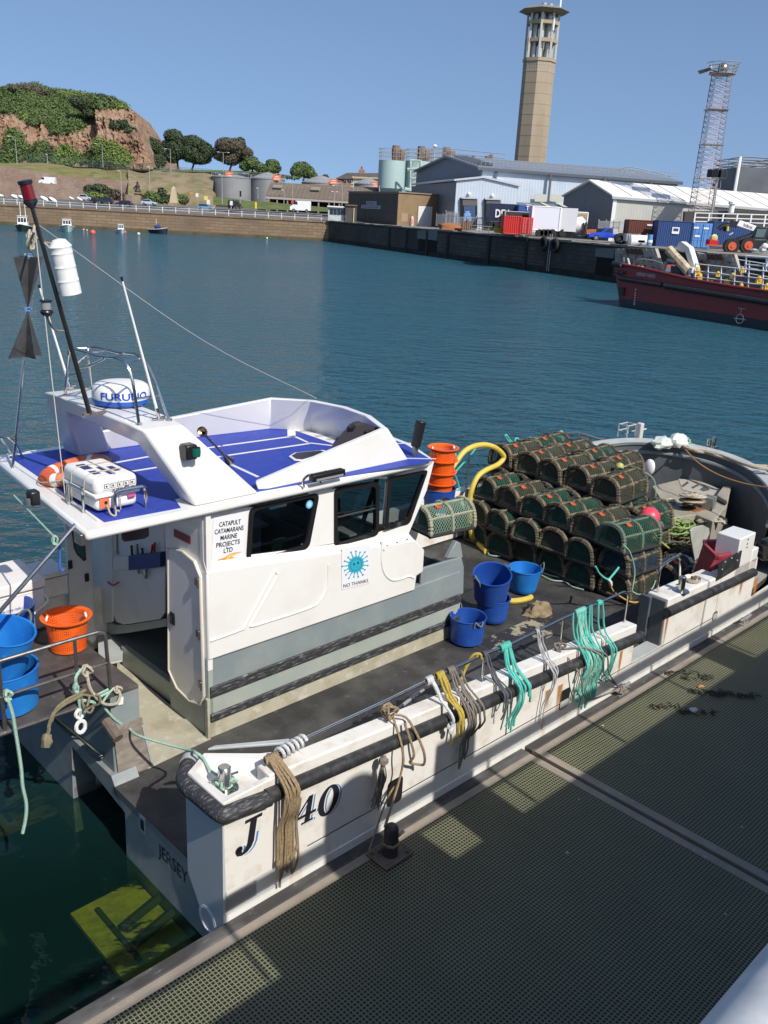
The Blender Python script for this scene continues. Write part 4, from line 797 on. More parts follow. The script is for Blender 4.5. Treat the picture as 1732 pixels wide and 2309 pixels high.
# posters on the wheelhouse side
pap=M('notice_paper',(.72,.72,.74),.5)
cs=[sp('Y',x,y,YU-.002) for x,y in((165,775),(495,705),(520,160),(190,205))]
ps=part('company_notice',MB().prism(cs,(0,-.004,0)),pap,boat,sm=0)
bl_,br_,tr_,tl_=cs
def on(u_,v_): return lerp(lerp(bl_,br_,u_),lerp(tl_,tr_,u_),v_)
for k,(s_,a,b_) in enumerate((('CATAPULT',.18,.86),('CATAMARANS',.05,.96),('MARINE',.24,.76),('PROJECTS',.12,.86),('LTD',.36,.64))):
    v_=.80-.125*k; p=on(a,v_)+Vector((0,-.008,0)); text(s_,p,on(b_,v_)-on(a,v_),on(a,v_+.085)-on(a,v_),inkm,boat,lift=.001,bold=.012)
def flat(poly,mat,d=.008): part('printed_flame',MB().face([on(a,b_)+Vector((0,-d,0)) for a,b_ in poly]),mat,boat,sm=0)
flat([(.08,.15),(.12,.10),(.22,.09),(.3,.12),(.42,.10),(.5,.13),(.62,.11),(.55,.16),(.72,.17),(.6,.21),(.95,.26),(.7,.27),(.55,.26),(.48,.24),(.4,.21),(.25,.2),(.12,.18)],M('flame_orange',(.75,.25,.03),.5))
flat([(.42,.17),(.55,.17),(.62,.21),(.9,.255),(.62,.255),(.5,.24)],M('flame_yellow',(.7,.5,.12),.5),.009); flat([(.08,.15),(.12,.11),(.2,.11),(.22,.16),(.14,.18)],M('flame_red',(.5,.08,.03),.5),.009); flat([(.075,.135),(.10,.11),(.13,.115),(.12,.145)],pap,.0095)
cs=[sp('Z',x,y,YS-.034) for x,y in((232,1335),(525,1265),(525,858),(232,905))]
bl_,br_,tr_,tl_=cs
part('virus_notice',MB().prism(cs,(0,-.004,0)),pap,boat,sm=0)
teal=M('teal_print',(.03,.36,.48),.5); tealdk=M('dark_teal_print',(.015,.16,.25),.5)
vc=on(.49,.55)
def cp(a,r,asp=.74): return vc+(br_-bl_)*(math.cos(a)*r)+(tl_-bl_)*(math.sin(a)*r*asp)
part('virus_face',MB().face([cp(2*PI*i/40,.27+.012*math.sin(i*3.3))+Vector((0,-.008,0)) for i in range(40)]),teal,boat,sm=0)
part('virus_outline',MB().strip([cp(2*PI*i/40,.205)+Vector((0,-.010,0)) for i in range(40)],[cp(2*PI*i/40,.19)+Vector((0,-.010,0)) for i in range(40)],closed=True),tealdk,boat,sm=0)
for k in range(17):
    a=2*PI*k/17+.1; r1=.40+.07*((k*7)%3)/2; part('virus_spike',MB().face([cp(a-.09,.26)+Vector((0,-.008,0)),cp(a-.012,r1)+Vector((0,-.008,0)),cp(a+.012,r1)+Vector((0,-.008,0)),cp(a+.09,.26)+Vector((0,-.008,0))]).face([cp(a,r1)+((br_-bl_)*math.cos(j*PI/5)+(tl_-bl_)*.74*math.sin(j*PI/5))*.032+Vector((0,-.008,0)) for j in range(10)]),teal,boat,sm=0)
for du,dv in((-.07,.02),(.07,.03)): part('virus_eye',MB().face([vc+(br_-bl_)*(du+.026*math.cos(j*PI/6))+(tl_-bl_)*(dv+.035*math.sin(j*PI/6))+Vector((0,-.010,0)) for j in range(12)]),inkm,boat,sm=0)
part('virus_mouth',MB().tube([vc+(br_-bl_)*x+(tl_-bl_)*y+Vector((0,-.010,0)) for x,y in((-.06,-.075),(-.02,-.06),(.03,-.07),(.07,-.06))],.003,4),tealdk,boat)
text('NO THANKS',on(.05,.045)+Vector((0,-.008,0)),on(.93,.045)-on(.05,.045),on(.05,.13)-on(.05,.045),M('grey_ink',(.06,.06,.07),.5),boat,lift=.001)
sk=sp('Y',1187,80,YU+.015); part('window_sticker',MB().cyl(sk,.055,.003,20,T=Matrix.Rotation(R_(90),3,'X')).cyl(sk+Vector((0,-.003,0)),.035,.003,16,m=1,T=Matrix.Rotation(R_(90),3,'X')),[M('sticker_blue',(.10,.38,.65),.4),M('sticker_pale',(.45,.62,.75),.4)],boat)
# wing bulwark forward of the wheelhouse
wg=[LY('Z',x,y,YS+.02) for x,y in((1085,1110),(1480,995),(1505,1100),(1500,1375),(1040,1560),(1060,1150))]
part('side_wing',MB().prism(wg,(0,.05,0)),greyp,boat,bev=.012)
wb=[LY('Z',x,y,YS+.03) for x,y in((1330,1010),(1430,830),(1470,850),(1495,1000))]
part('wing_gusset',MB().prism(wb,(0,.08,0)),greyp,boat,bev=.01); part('front_cowl',MB().box(4.85,5.85,2.47,2.5,.8,1.95).box(5.8,5.86,2.47,5.3,.8,1.9),greydk,boat)
# ------------------------------------------------ stern platform, rails
ZP=1.90
plym=M('worn_ply',(.20,.165,.13),.8,c2=(.30,.27,.23),sc=5,lo=.4,hi=.65,c3=(.40,.38,.34),sc3=14,lo3=.62,hi3=.75,stretch=(1,1,3))
platm=M('platform_top',(.045,.043,.042),.65,c2=(.10,.085,.075),sc=2.2,lo=.4,hi=.65,c3=(.32,.30,.26),sc3=13,lo3=.64,hi3=.76)
part('platform_casing',MB().box(.06,.40,2.28,5.0,.81,ZP-.02),greyp,boat,bev=.01)
part('casing_ply',MB().prism([LY('X',x,y,2.25) for x,y in((110,1130),(520,950),(390,322),(30,462))],(0,.022,0)),plym,boat,sm=0)
part('casing_trim',MB().tube([LY('X',x,y,2.245) for x,y in((395,420),(520,930))],.014,6),greylt,boat); 
part('stern_platform',MB().box(-2.3,.40,2.28,5.2,ZP-.05,ZP),platm,boat,bev=.006)
part('white_vent',MB().prism([LY('X',x,y,2.27) for x,y in((95,65),(155,60),(150,150),(90,165))],(0,-.008,0)),whitep,boat)
rl=MB(); yr=2.30; zt_=2.67
rl.tube(bez([(-2.3,yr,zt_),(-1.0,yr,zt_),(-.15,yr,zt_),(.0,yr,zt_-.015),(.05,yr,zt_-.09),(.06,yr,zt_-.3),(.08,yr,ZP)],5),.021,10)
rl.tube([(-2.3,yr,2.28),(.06,yr,2.28)],.018,8); rl.tube([(-2.3,yr-.02,ZP-.02),(-.2,yr-.02,ZP-.02)],.016,8)
for x in(-.285,-1.06,-1.85): rl.tube([(x,yr,ZP-.02),(x,yr,zt_)],.02,8)
part('stern_rail',rl,steeldk,boat)
part('platform_strut',MB().tube([V3(-.56,2.3,ZP-.04),LX('N',715,320,.04)],.022,8).ball(LX('N',715,325,.035),.035,8,6),steel,boat)
part('tow_roller',MB().tube([V3(-.02,2.25,1.62),V3(.0,2.02,1.5)],.06,10),rust,boat)
for s,x,y in(('N',440,205),): p=LX(s,x,y,.04); part('skin_fitting',MB().cyl(p,.03,.02,10,T=Matrix.Rotation(R_(-90),3,'Y')),blackp,boat)
# ------------------------------------------------ tubs and baskets
blue1=M('tub_blue',(.012,.06,.30),.45,c2=(.02,.09,.36),sc=3,lo=.4,hi=.7,c3=(.10,.16,.33),sc3=10,lo3=.66,hi3=.8)
blue2=M('tub_bright_blue',(.012,.15,.50),.42,c2=(.02,.20,.55),sc=3,c3=(.12,.26,.5),sc3=12,lo3=.66,hi3=.8)
olive=M('olive_rope',(.13,.15,.10),.9,c2=(.20,.21,.15),sc=40,lo=.4,hi=.6)
def tub(name,label,c,rb,rt,h,mat,tilt=(0,0),oval=1,rope=True,group='blue plastic tubs',seed=0):
    c=Vector(c); T=Matrix.Rotation(tilt[0],3,'X')@Matrix.Rotation(tilt[1],3,'Y')@Matrix.Diagonal((1,oval,1))
    t=thing(name,label,'tub',c,group=group); rnd=random.Random(seed)
    pr=[(0,.012),(rb*.9,.012),(rb,.03)]+[(lerp(rb,rt,k/6),lerp(.03,h,k/6)) for k in range(1,7)]+[(rt+.012,h+.004),(rt+.008,h+.016),(rt-.012,h+.01)]+[(lerp(rt,rb,k/5)-.016,lerp(h,.05,k/5)) for k in range(1,6)]+[(0,.045)]
    mb=MB().lathe(pr,c,36,T=T)
    for i,v_ in enumerate(mb.v):  # soft plastic is never quite round
        d=v_-c; a=math.atan2(d.y,d.x); k=1+.018*math.sin(2*a+seed)*(d.z/h); mb.v[i]=c+Vector((d.x*k,d.y*(2-k),d.z))
    part('shell',mb,mat,t,sm=50)
    if rope:
        for s in(0,1):
            a=seed*1.3+s*PI; p=lambda da,z,k=1: c+T@Vector(((rt*k)*math.cos(a+da),(rt*k)*math.sin(a+da),z))
            part('rope_handle',MB().tube(bez([p(-.25,h-.07,1.02),p(-.22,h+.03,1.1),p(-.1,h+.1*(1-s),1.12),p(.1,h+.08*(1-s)-.04*s,1.15),p(.22,h+.02,1.1),p(.25,h-.07,1.02)],5),.011,6),olive,t)
    return t
def rimtub(name,label,s,bx,by,Z,rb,rt,h,mat,**k): p=LZ(s,bx,by,Z); return tub(name,label,(p.x,p.y,Z),rb,rt,h,mat,**k)
rimtub('plastic_tub','single dark blue tub nearest the wheelhouse on the black deck','L',305,740,.81,.25,.275,.42,blue1,seed=1)
b3=rimtub('plastic_tub','dark blue tub with another tub jammed tilted into its top','L',478,595,.81,.235,.27,.40,blue1,rope=False,seed=2)
p=LZ('L',478,595,.81); tub('plastic_tub','dark blue tub tilted on top of another tub beside the wing',(p.x-.05,p.y+.03,.81+.38),.26,.30,.50,blue1,tilt=(R_(10),R_(-13)),seed=2.3)
rimtub('plastic_tub','bright blue tub with a looped handle standing before the pot stack','L',690,400,.81,.22,.29,.43,blue2,seed=4.4)
q1=LZ('b',90,1850,ZP+.005)
tub('plastic_tub','bright blue tub at the stern under a second tilted tub',(q1.x,q1.y,ZP),.31,.33,.46,blue2,seed=3,rope=False)
tub('plastic_tub','bright blue tub tilted on top of the stern tub',(q1.x-.05,q1.y+.02,ZP+.44),.27,.31,.46,blue2,tilt=(R_(9),R_(8)),seed=.4)
q2=LZ('b',150,1100,ZP); tub('plastic_tub','dark blue tub with a pale rope handle behind the bright stern tubs',(q2.x,q2.y,ZP),.25,.28,.48,blue1,seed=5.6)
orange=M('basket_orange',(.80,.13,.012),.45,c2=(.72,.10,.01),sc=4)
def orangeM():
    m,t,b=nt('perforated_orange'); o=t.nodes['Material Output']; b.inputs['Base Color'].default_value=(.82,.125,.012,1); b.inputs['Roughness'].default_value=.45; b.inputs['Subsurface Weight'].default_value=0
    co=N(t,'ShaderNodeTexCoord'); s=N(t,'ShaderNodeSeparateXYZ'); L(t,co.outputs['Object'],s.inputs[0])
    at=N(t,'ShaderNodeMath',operation='ARCTAN2'); L(t,s.outputs['Y'],at.inputs[0]); L(t,s.outputs['X'],at.inputs[1])
    fs=[]
    for src,mul in((at.outputs[0],54/(2*PI)),(s.outputs['Z'],33.0)):
        a=N(t,'ShaderNodeMath',operation='MULTIPLY'); L(t,src,a.inputs[0]); a.inputs[1].default_value=mul
        f=N(t,'ShaderNodeMath',operation='FRACT'); L(t,a.outputs[0],f.inputs[0]); q=N(t,'ShaderNodeMath',operation='SUBTRACT'); L(t,f.outputs[0],q.inputs[0]); q.inputs[1].default_value=.5
        e=N(t,'ShaderNodeMath',operation='ABSOLUTE'); L(t,q.outputs[0],e.inputs[0]); fs.append(e.outputs[0])
    mx=N(t,'ShaderNodeMath',operation='MAXIMUM'); L(t,fs[0],mx.inputs[0]); L(t,fs[1],mx.inputs[1]); g=N(t,'ShaderNodeMath',operation='LESS_THAN'); L(t,mx.outputs[0],g.inputs[0]); g.inputs[1].default_value=.24
    tr=N(t,'ShaderNodeBsdfTransparent'); ms=N(t,'ShaderNodeMixShader'); L(t,g.outputs[0],ms.inputs[0]); L(t,b.outputs[0],ms.inputs[1]); L(t,tr.outputs[0],ms.inputs[2]); L(t,ms.outputs[0],o.inputs['Surface']); return m
operf=orangeM()
def basket(label,c,rb,rt,h,tall=True):
    c=Vector(c); t=thing('orange_basket',label,'basket',c,group='orange fish baskets')
    part('side',MB().lathe([(rb,.05),(lerp(rb,rt,.92),h-.03)],c,48),operf,t); part('bottom',MB().lathe([(0,.01),(rb-.02,.01),(rb+.004,.02),(rb+.006,.055)],c,48),orange,t)
    part('rim',MB().lathe([(lerp(rb,rt,.90),h-.055),(rt-.005,h-.03),(rt+.045,h-.01),(rt+.05,h+.006),(rt+.02,h+.01),(rt-.008,h-.005),(lerp(rb,rt,.9)-.006,h-.05)],c,48),orange,t)
    for a in(2.6,-.35): part('handle',MB().tube(bez([c+Vector(((rt-.01)*math.cos(a-.16),(rt-.01)*math.sin(a-.16),h-.06)),c+Vector(((rt-.03)*math.cos(a-.12),(rt-.03)*math.sin(a-.12),h+.0)),c+Vector(((rt-.03)*math.cos(a+.12),(rt-.03)*math.sin(a+.12),h+.0)),c+Vector(((rt-.01)*math.cos(a+.16),(rt-.01)*math.sin(a+.16),h-.06))],4),.014,6),whitep,t)
    return t
ob=LZ('b',815,1165,ZP); basket('orange perforated basket standing alone on the stern platform',(ob.x,ob.y,ZP),.205,.245,.42)
bs=LY('J',248,500,4.45); zb_=bs.z-.06
tub('plastic_tub','blue tub carrying a stack of orange baskets in front of the wheelhouse',(bs.x,bs.y,zb_-.1),.26,.29,.42,blue1,rope=False,seed=2.2)
for k,(z,lb) in enumerate(((.20,'lowest orange basket set into the blue tub before the wheelhouse'),(.40,'second orange basket of the stack in the blue tub'),(.62,'third orange basket of the stack in the blue tub'),(.84,'topmost orange basket of the stack in the blue tub'))): basket(lb,(bs.x+.005*k,bs.y,zb_+z-.13),.20,.235,.36)
# ------------------------------------------------ cool boxes
coolm=M('coolbox_white',(.78,.74,.70),.4,c2=(.66,.62,.57),sc=4,lo=.5,hi=.75)
def coolbox(label,x0,x1,y0,y1,z0,h,txt=None):
    t=thing('cool_box',label,'cool box',((x0+x1)/2,(y0+y1)/2,z0)); zl=z0+h*.80
    part('body',MB().box(x0,x1,y0,y1,z0,zl-.012),coolm,t,bev=.03); part('lid',MB().box(x0-.012,x1+.012,y0-.012,y1+.012,zl,z0+h),coolm,t,bev=.025); part('lid_seam',MB().box(x0-.004,x1+.004,y0-.004,y1+.004,zl-.035,zl-.013),coolm,t,bev=.006)
    if txt: text(txt,(x1-.62,y0-.003,z0+h*.50),(.44,0,0),(0,0,.042),inkb,t,lift=.003)
    return t
F=LZ('b',520,945,ZP); yF=LZ('b',530,930,ZP).y; tp0=LY('b',528,320,yF); hb_=tp0.z-ZP
cx=tp0.x
cb1=coolbox('big white cool box with blue web lettering on the stern platform',cx-1.25,cx,yF,yF+.75,ZP,hb_,'www.icey-tek.co.uk')
part('rope_becket',MB().tube(bez([(cx-.02,yF-.02,ZP+.45),(cx+.0,yF-.05,ZP+.38),(cx-.12,yF-.06,ZP+.3),(cx-.3,yF-.04,ZP+.2),(cx-.4,yF-.03,ZP+.25)],5),.014,6),whitep,cb1)
g2=LY('b',790,530,yF+.9); coolbox('smaller pale cool box behind the big one beside the wheelhouse',g2.x-.55,g2.x,yF+.8,yF+1.3,ZP,max(.35,LY('b',790,350,yF+.9).z-ZP))
# ------------------------------------------------ lobster pots
netg=M('net_green',(.016,.07,.045),.85,c2=(.03,.10,.065),sc=9); nett=M('net_tan',(.085,.075,.05),.9,c2=(.04,.07,.045),sc=5); netb=M('net_blue',(.02,.045,.09),.85,c2=(.03,.07,.08),sc=9)
rbind=M('pot_binding',(.19,.15,.095),.95,c2=(.05,.042,.028),sc=7,lo=.38,hi=.6,bump=.5,bsc=60); rbind2=M('pot_binding_green',(.07,.15,.11),.95,c2=(.16,.13,.09),sc=8)
potblk=M('pot_rubber',(.018,.018,.018),.8); tagm=M('orange_tag',(.48,.09,.02),.8,c2=(.25,.05,.02),sc=20)
PLN,PW,PH=.96,.58,.45
def arch_(t,r=0): # t 0..1 round the D from one bottom edge over the top to the other
    n=t*PI; 
    y=-math.cos(n); z=math.sin(n)
    y=math.copysign(abs(y)**.75,y)*PW/2; z=.05+(z**.8)*(PH-.05); return y*(1-r),z*(1-r)+r*.2
def pot(label,base,net=netg,bind=rbind,seed=0,group='stacked lobster pots'):
    rnd=random.Random(seed); t=thing('lobster_pot',label,'lobster pot',base,group=group); b=Vector(base)
    def P(x,tt,r=0): y,z=arch_(tt,r); return b+Vector((x,y,z))
    fr=MB()
    for x in(-PLN/2,0,PLN/2):
        k=46 if x else 40; path=[];rad=[]
        for i in range(k+1): path.append(P(x,i/k)); rad.append((.036 if x else .029)*(1.0+.35*(i%2))+rnd.uniform(0,.006))
        fr.tube(path,rad,6)
        if x: fr.tube([P(x,0),P(x,1)],.026,6)
    part('hoops',fr,bind,t)
    br=MB()
    for tt in(.2,.5,.8):
        k=24; br.tube([P(lerp(-PLN/2,PLN/2,i/k),tt) for i in range(k+1)],[.021*(1+.35*(i%2)) for i in range(k+1)],5)
    part('bars',br,bind,t)
    bs_=MB()
    for tt in(0,1): bs_.tube([P(-PLN/2-.02,tt)+Vector((0,0,-.02)),P(PLN/2+.02,tt)+Vector((0,0,-.02))],.034,8)
    for x in(-.32,-.1,.12,.34): bs_.tube([P(x,0)+Vector((0,0,-.02)),P(x,1)+Vector((0,0,-.02))],.018,5)
    bs_.tube([P(-PLN/2,0)+Vector((0,0,-.02)),P(-PLN/2,1)+Vector((0,0,-.02))],.03,6); part('base_frame',bs_,potblk,t)
    il=MB()
    for x in(-.30,.30):
        ol=[P(x,i/12,.10) for i in range(13)]; il.face(ol)
    il.face([P(-.46,0,.02),P(.46,0,.02),P(.46,1,.02),P(-.46,1,.02)]); part('dark_lining',il,M('pot_lining_dark',(.012,.013,.010),.95,c2=(.035,.035,.022),sc=22),t,sm=0)  # solid dark panels added inside so no light shows through the ends
    nm=MB(); ns=17
    for d in(1,-1):
        for s in range(-ns,ns+1):
            path=[]
            for i in range(15):
                tt=i/14; x=-PLN/2+(s/ns+ (tt if d>0 else 1-tt)*1.0)*PLN
                if -PLN/2<=x<=PLN/2: path.append(P(x,tt,.01))
            if len(path)>1: nm.tube(path,.0058,3,cap=False)
    for x in(-PLN/2,PLN/2):
        for a in range(-10,11):
            for d in(1,-1):
                pts=[]
                for i in range(10):
                    y=lerp(-PW/2,PW/2,i/9); z=.05+((a/10)+(i/9 if d>0 else 1-i/9))*PH*1.0
                    lim=.05+(max(0,1-(abs(y)/(PW/2))**2.6)**.5)*(PH-.05)
                    if .04<=z<=lim: pts.append(b+Vector((x,y,z)))
                if len(pts)>1: nm.tube(pts,.0058,3,cap=False)
    part('netting',nm,net,t)
    tb=MB(); a=P(-.20,.42,-.03); n=Vector((0,a.y-b.y,.25)).normalized(); tb.obox(a+n*.004,.10,.09,.012,T=Matrix((Vector((1,0,0)),n.cross(Vector((1,0,0))),n)).transposed()); part('orange_tag',tb,tagm,t)
    ey=MB(); c=P(.16,.60,.03); ey.tube([c+Vector((.11*math.cos(2*PI*i/16),.12*math.sin(2*PI*i/16),.018*math.sin(4*PI*i/16))) for i in range(16)],.02,6,closed=True); ey.lathe([(.09,0),(.07,-.12)],c,14); part('entrance_ring',ey,potblk,t)
    part('bait',MB().ball(b+Vector((.2,.05,.1)),.07,6,4,sx=1.6,jit=.5),M('pot_debris',(.05,.045,.03),.95,c2=(.12,.10,.06),sc=12),t)
    return t
ORD=['first','second','third','fourth','fifth','sixth','seventh']; TIER=['bottom','second','third','top']
protos=[]; n_p=0
def place_pot(x,y,z,label,rz=0,kind=0):
    global n_p
    while len(protos)<4: 
        k=len(protos); protos.append(None)
        if k==0: pass
    base=Vector((x,y,z))
    if protos[kind] is None:
        protos[kind]=pot(label,base,[netg,nett,netb,netg][kind],[rbind,rbind,rbind,rbind2][kind],seed=kind); o=protos[kind]; o.rotation_euler.z=ANG+rz
    else: o=dup(protos[kind],base,'B',rz,label)
    o.rotation_euler.x=rnd.uniform(-.05,.05); o.rotation_euler.y=rnd.uniform(-.035,.035)
    return o
rnd=random.Random(11); XA=9.50; 
for c in range(6):
    for k in range(3):
        y=1.62+.615*c+.0*k; zz_=.83+.435*k
        kd=2 if (c==0 and k==1) else (3 if (c==0 and k==2) else (0 if (c+k)%3 else 1))
        place_pot(XA+rnd.uniform(-.09,.09)+(.05*c if k==2 else 0)+(.06 if k==0 else 0),y+rnd.uniform(-.02,.02)-.04*(2-k)*(c==0),zz_,'lobster pot in the aft face of the stack, %s tier, %s from starboard'%(['bottom','middle','upper'][k],ORD[c]),rnd.uniform(-.10,.10)-.05,kd)
for c in range(6):
    for k in range(1,4):
        y=1.95+.62*c; 
        if c==0 and k==3: continue
        place_pot(XA+1.06+rnd.uniform(-.08,.08),y+rnd.uniform(-.02,.02),.83+.435*k+(.02 if k==3 else 0),'lobster pot in the second row of the stack, %s tier, %s from starboard'%(TIER[k],ORD[c]),rnd.uniform(-.1,.1)-.04,(c*2+k)%2)
for c in range(4):
    for k in(2,3): place_pot(XA+2.15+rnd.uniform(-.05,.05),3.3+.6*c,.83+.44*k,'lobster pot at the bow end of the stack, %s tier, %s from starboard'%(TIER[k],ORD[c]),rnd.uniform(-.06,.06),(c+k)%2)
lp_=LZ('J',265,690,1.98); g_=pot('weathered green lobster pot lying on the cowl in front of the wheelhouse window',(lp_.x+.12,lp_.y+.12,1.98),M('net_pale_green',(.16,.26,.19),.9),M('pot_binding_pale',(.33,.31,.23),.95,c2=(.2,.22,.15),sc=12),seed=9); g_.rotation_euler.z=ANG-.12
# pots resting low at the starboard front of the stack
place_pot(10.62,1.30,.84,'lobster pot on deck beside the rope pile, nearest the starboard rail',.12,2)
# ------------------------------------------------ hose, buoys, ropes on deck
yelm=M('hose_yellow',(.62,.47,.07),.5,c2=(.55,.40,.07),sc=4)
hp=[LY('J',x,y,4.9) for x,y in((300,330),(350,262),(400,195),(455,160),(530,146),(600,165),(645,205),(650,232),(615,270),(540,305),(490,345),(455,420),(442,500))]+[LZ('J',450,690,1.1),LZ('J',480,745,.88),LZ('J',545,812,.85)]
solo('yellow_hose','thick yellow hose arching over the deck between the baskets and the pots','hose',MB().tube(bez(hp,5),.052,10),yelm,hp[-1])
h2=[LZ('L',x,y,.85) for x,y in((560,455),(610,468),(680,462),(735,448),(745,440))]
solo('yellow_hose','short flat end of yellow hose lying under the bright blue tub','hose',MB().tube(bez(h2,4),.05,8),yelm,h2[1])
clothm=M('hessian_cloth',(.26,.20,.12),.95,c2=(.16,.12,.07),sc=6,bump=.4)
cl=LZ('J',868,1170,.86)
cb_=MB().ball((cl.x,cl.y,.80),.24,20,12,sx=1.15,sy=.75,sz=.75,jit=.55); 
for v_ in cb_.v: v_.z=max(v_.z,.812)+.05*noise.noise(v_*9)
solo('hessian_sack','crumpled brown sack dropped on the black deck by the blue tubs','sack',cb_,clothm,(cl.x,cl.y,.81),sm=60)
pink=M('buoy_pink',(.85,.06,.10),.4,c2=(.78,.05,.09),sc=3)
bp_=LY('K',738,745,1.62); t=thing('pink_buoy','round bright pink buoy lying on the pots','buoy',bp_)
part('ball',MB().ball(bp_,.185,28,18),pink,t); part('rope_eye',MB().lathe([(.05,0),(.07,.05),(.045,.11),(.02,.14)],bp_+Vector((.10,-.12,-.09)),12,T=Matrix.Rotation(R_(125),3,Vector((.7,.6,0)))),M('buoy_boss',(.12,.10,.09),.8),t)
turq=M('rope_turquoise',(.07,.43,.36),.8,c2=(.11,.50,.42),sc=60,lo=.4,hi=.6,bump=.4,bsc=90); turqp=M('rope_pale_green',(.25,.42,.33),.85,c2=(.36,.50,.40),sc=50,lo=.4,hi=.6); tanr=M('rope_tan',(.33,.245,.14),.9,c2=(.24,.17,.095),sc=40,lo=.4,hi=.6,bump=.4,bsc=90); greyr=M('rope_grey_brown',(.17,.145,.12),.9,c2=(.23,.2,.17),sc=40,lo=.4,hi=.6); darkr=M('rope_dark_grey',(.09,.095,.11),.9); whiter=M('rope_white',(.62,.62,.60),.8,c2=(.45,.46,.46),sc=60,lo=.4,hi=.6); yelr=M('rope_yellow',(.50,.38,.06),.85,c2=(.36,.26,.05),sc=60,lo=.4,hi=.6); paleg=M('rope_pale_grey',(.38,.38,.39),.85)
def tangle(c,rx,ry,rz_,n,r,seed,z0,m=None,k=7):
    rnd=random.Random(seed); mb=MB()
    for i in range(n):
        a=rnd.uniform(0,6.28); cx_,cy_=rnd.uniform(-.3,.3)*rx,rnd.uniform(-.3,.3)*ry; q_=rnd.uniform(.35,.8); hz=rnd.uniform(.1,1)
        pts=[]
        for j in range(k+1):
            th=a+2*PI*j/k*rnd.uniform(.85,1.1); pts.append((c[0]+cx_+rx*q_*math.cos(th)+rnd.uniform(-.06,.06),c[1]+cy_+ry*q_*math.sin(th)+rnd.uniform(-.06,.06),max(z0+r,z0+hz*rz_*(1-.6*q_)+rnd.uniform(-.06,.06))))
        mb.tube(bez(pts,4),r,5)
    return mb
rp=LZ('K',960,960,1.15)
solo('rope_pile','brown and olive heap of pot rope on deck beside the pots','rope pile',tangle((rp.x,rp.y,0),.75,.5,.85,46,.017,3,.82),M('rope_brown',(.15,.115,.055),.95,c2=(.10,.085,.05),sc=18),(rp.x,rp.y,.82))
solo('green_rope','bright green rope coil thrown over the brown rope pile','rope',tangle((rp.x-.1,rp.y+.05,0),.42,.34,.25,8,.013,5,1.45),M('rope_lime',(.22,.34,.10),.85),(rp.x,rp.y,1.45))
dr_=[LZ('J',x,y,.83) for x,y in((550,745),(600,790),(700,805),(800,830),(840,870))]; solo('deck_rope','thin grey green rope snaking over the deck at the foot of the pot stack','rope',MB().tube(bez(dr_,6),.013,6).tube(bez([LZ('J',x,y,.83) for x,y in((890,960),(950,990),(1030,1000),(1080,1030),(1150,1050))],6),.013,6).tube(bez([LZ('J',x,y,.83) for x,y in((900,945),(960,965),(1050,985),(1120,1030))],6),.012,6).tube(bez([LZ('J',x,y,.84) for x,y in((540,740),(570,780),(560,830),(660,840),(740,815))],6),.012,6),turqp,dr_[0])
e_=[LY('J',x,y,1.25) for x,y in((1400,770),(1440,820),(1468,930),(1455,1040),(1440,1090))]
solo('pot_rope','pale green rope hanging down the face of the nearest pots','rope',MB().tube(bez(e_,6),.013,6).tube(bez([LY('J',x,y,1.25) for x,y in((1450,1060),(1500,1080),(1570,1050),(1600,990))],6),.013,6),turqp,e_[-1])
e_=[LY('J',x,y,1.2) for x,y in((1225,905),(1250,950),(1300,985),(1330,960),(1370,910))]
solo('pot_rope','turquoise rope tail knotted to the lowest pots by a white toggle','rope',MB().tube(bez(e_,6),.018,6),turq,e_[2]); e2=[LY('J',x,y,1.2) for x,y in((1300,985),(1330,1050),(1360,1080),(1440,1125),(1510,1125),(1550,1100))]
solo('pot_rope','orange rope running along the deck edge under the lowest pots','rope',MB().tube(bez(e2,6),.016,6),M('rope_orange',(.55,.30,.08),.85),e2[2]); tg_=LY('J',1318,1005,1.18); solo('toggle','white plastic rope toggle hanging on the lowest pots','toggle',MB().tube([tg_+Vector((-.05,0,.06)),tg_,tg_+Vector((.04,0,-.06))],[.02,.032,.022],8),whitep,tg_)
e_=[LY('J',x,y,1.7) for x,y in((1400,275),(1440,300),(1490,350),(1530,440),(1555,540))]; 
cb3=LZ('J',1375,285,2.6); t=thing('small_float','small yellow and green float on top of the pot stack','float',cb3); part('ball',MB().ball(cb3,.085,14,9),M('float_yellow',(.5,.45,.12),.5,c2=(.2,.3,.08),sc=8),t); part('line',MB().tube(bez([cb3,cb3+Vector((.2,-.15,.0)),cb3+Vector((.45,-.5,-.2)),cb3+Vector((.5,-.6,-.75))],6),.009,5),turqp,t)
e_=[LY('K',x,y,1.55) for x,y in((735,830),(745,890),(790,945),(860,955),(930,940),(1010,950))]; solo('buoy_rope','pale turquoise rope running from the pink buoy to the rope pile','rope',MB().tube(bez(e_,6),.014,6),turqp,e_[-1])
e_=[LY('K',x,y,1.5) for x,y in((760,850),(800,905),(850,955),(890,985))]; solo('yellow_rope','twisted yellow rope draped over the pots below the pink buoy','rope',MB().tube(bez(e_,6),.022,6),yelr,e_[-1])
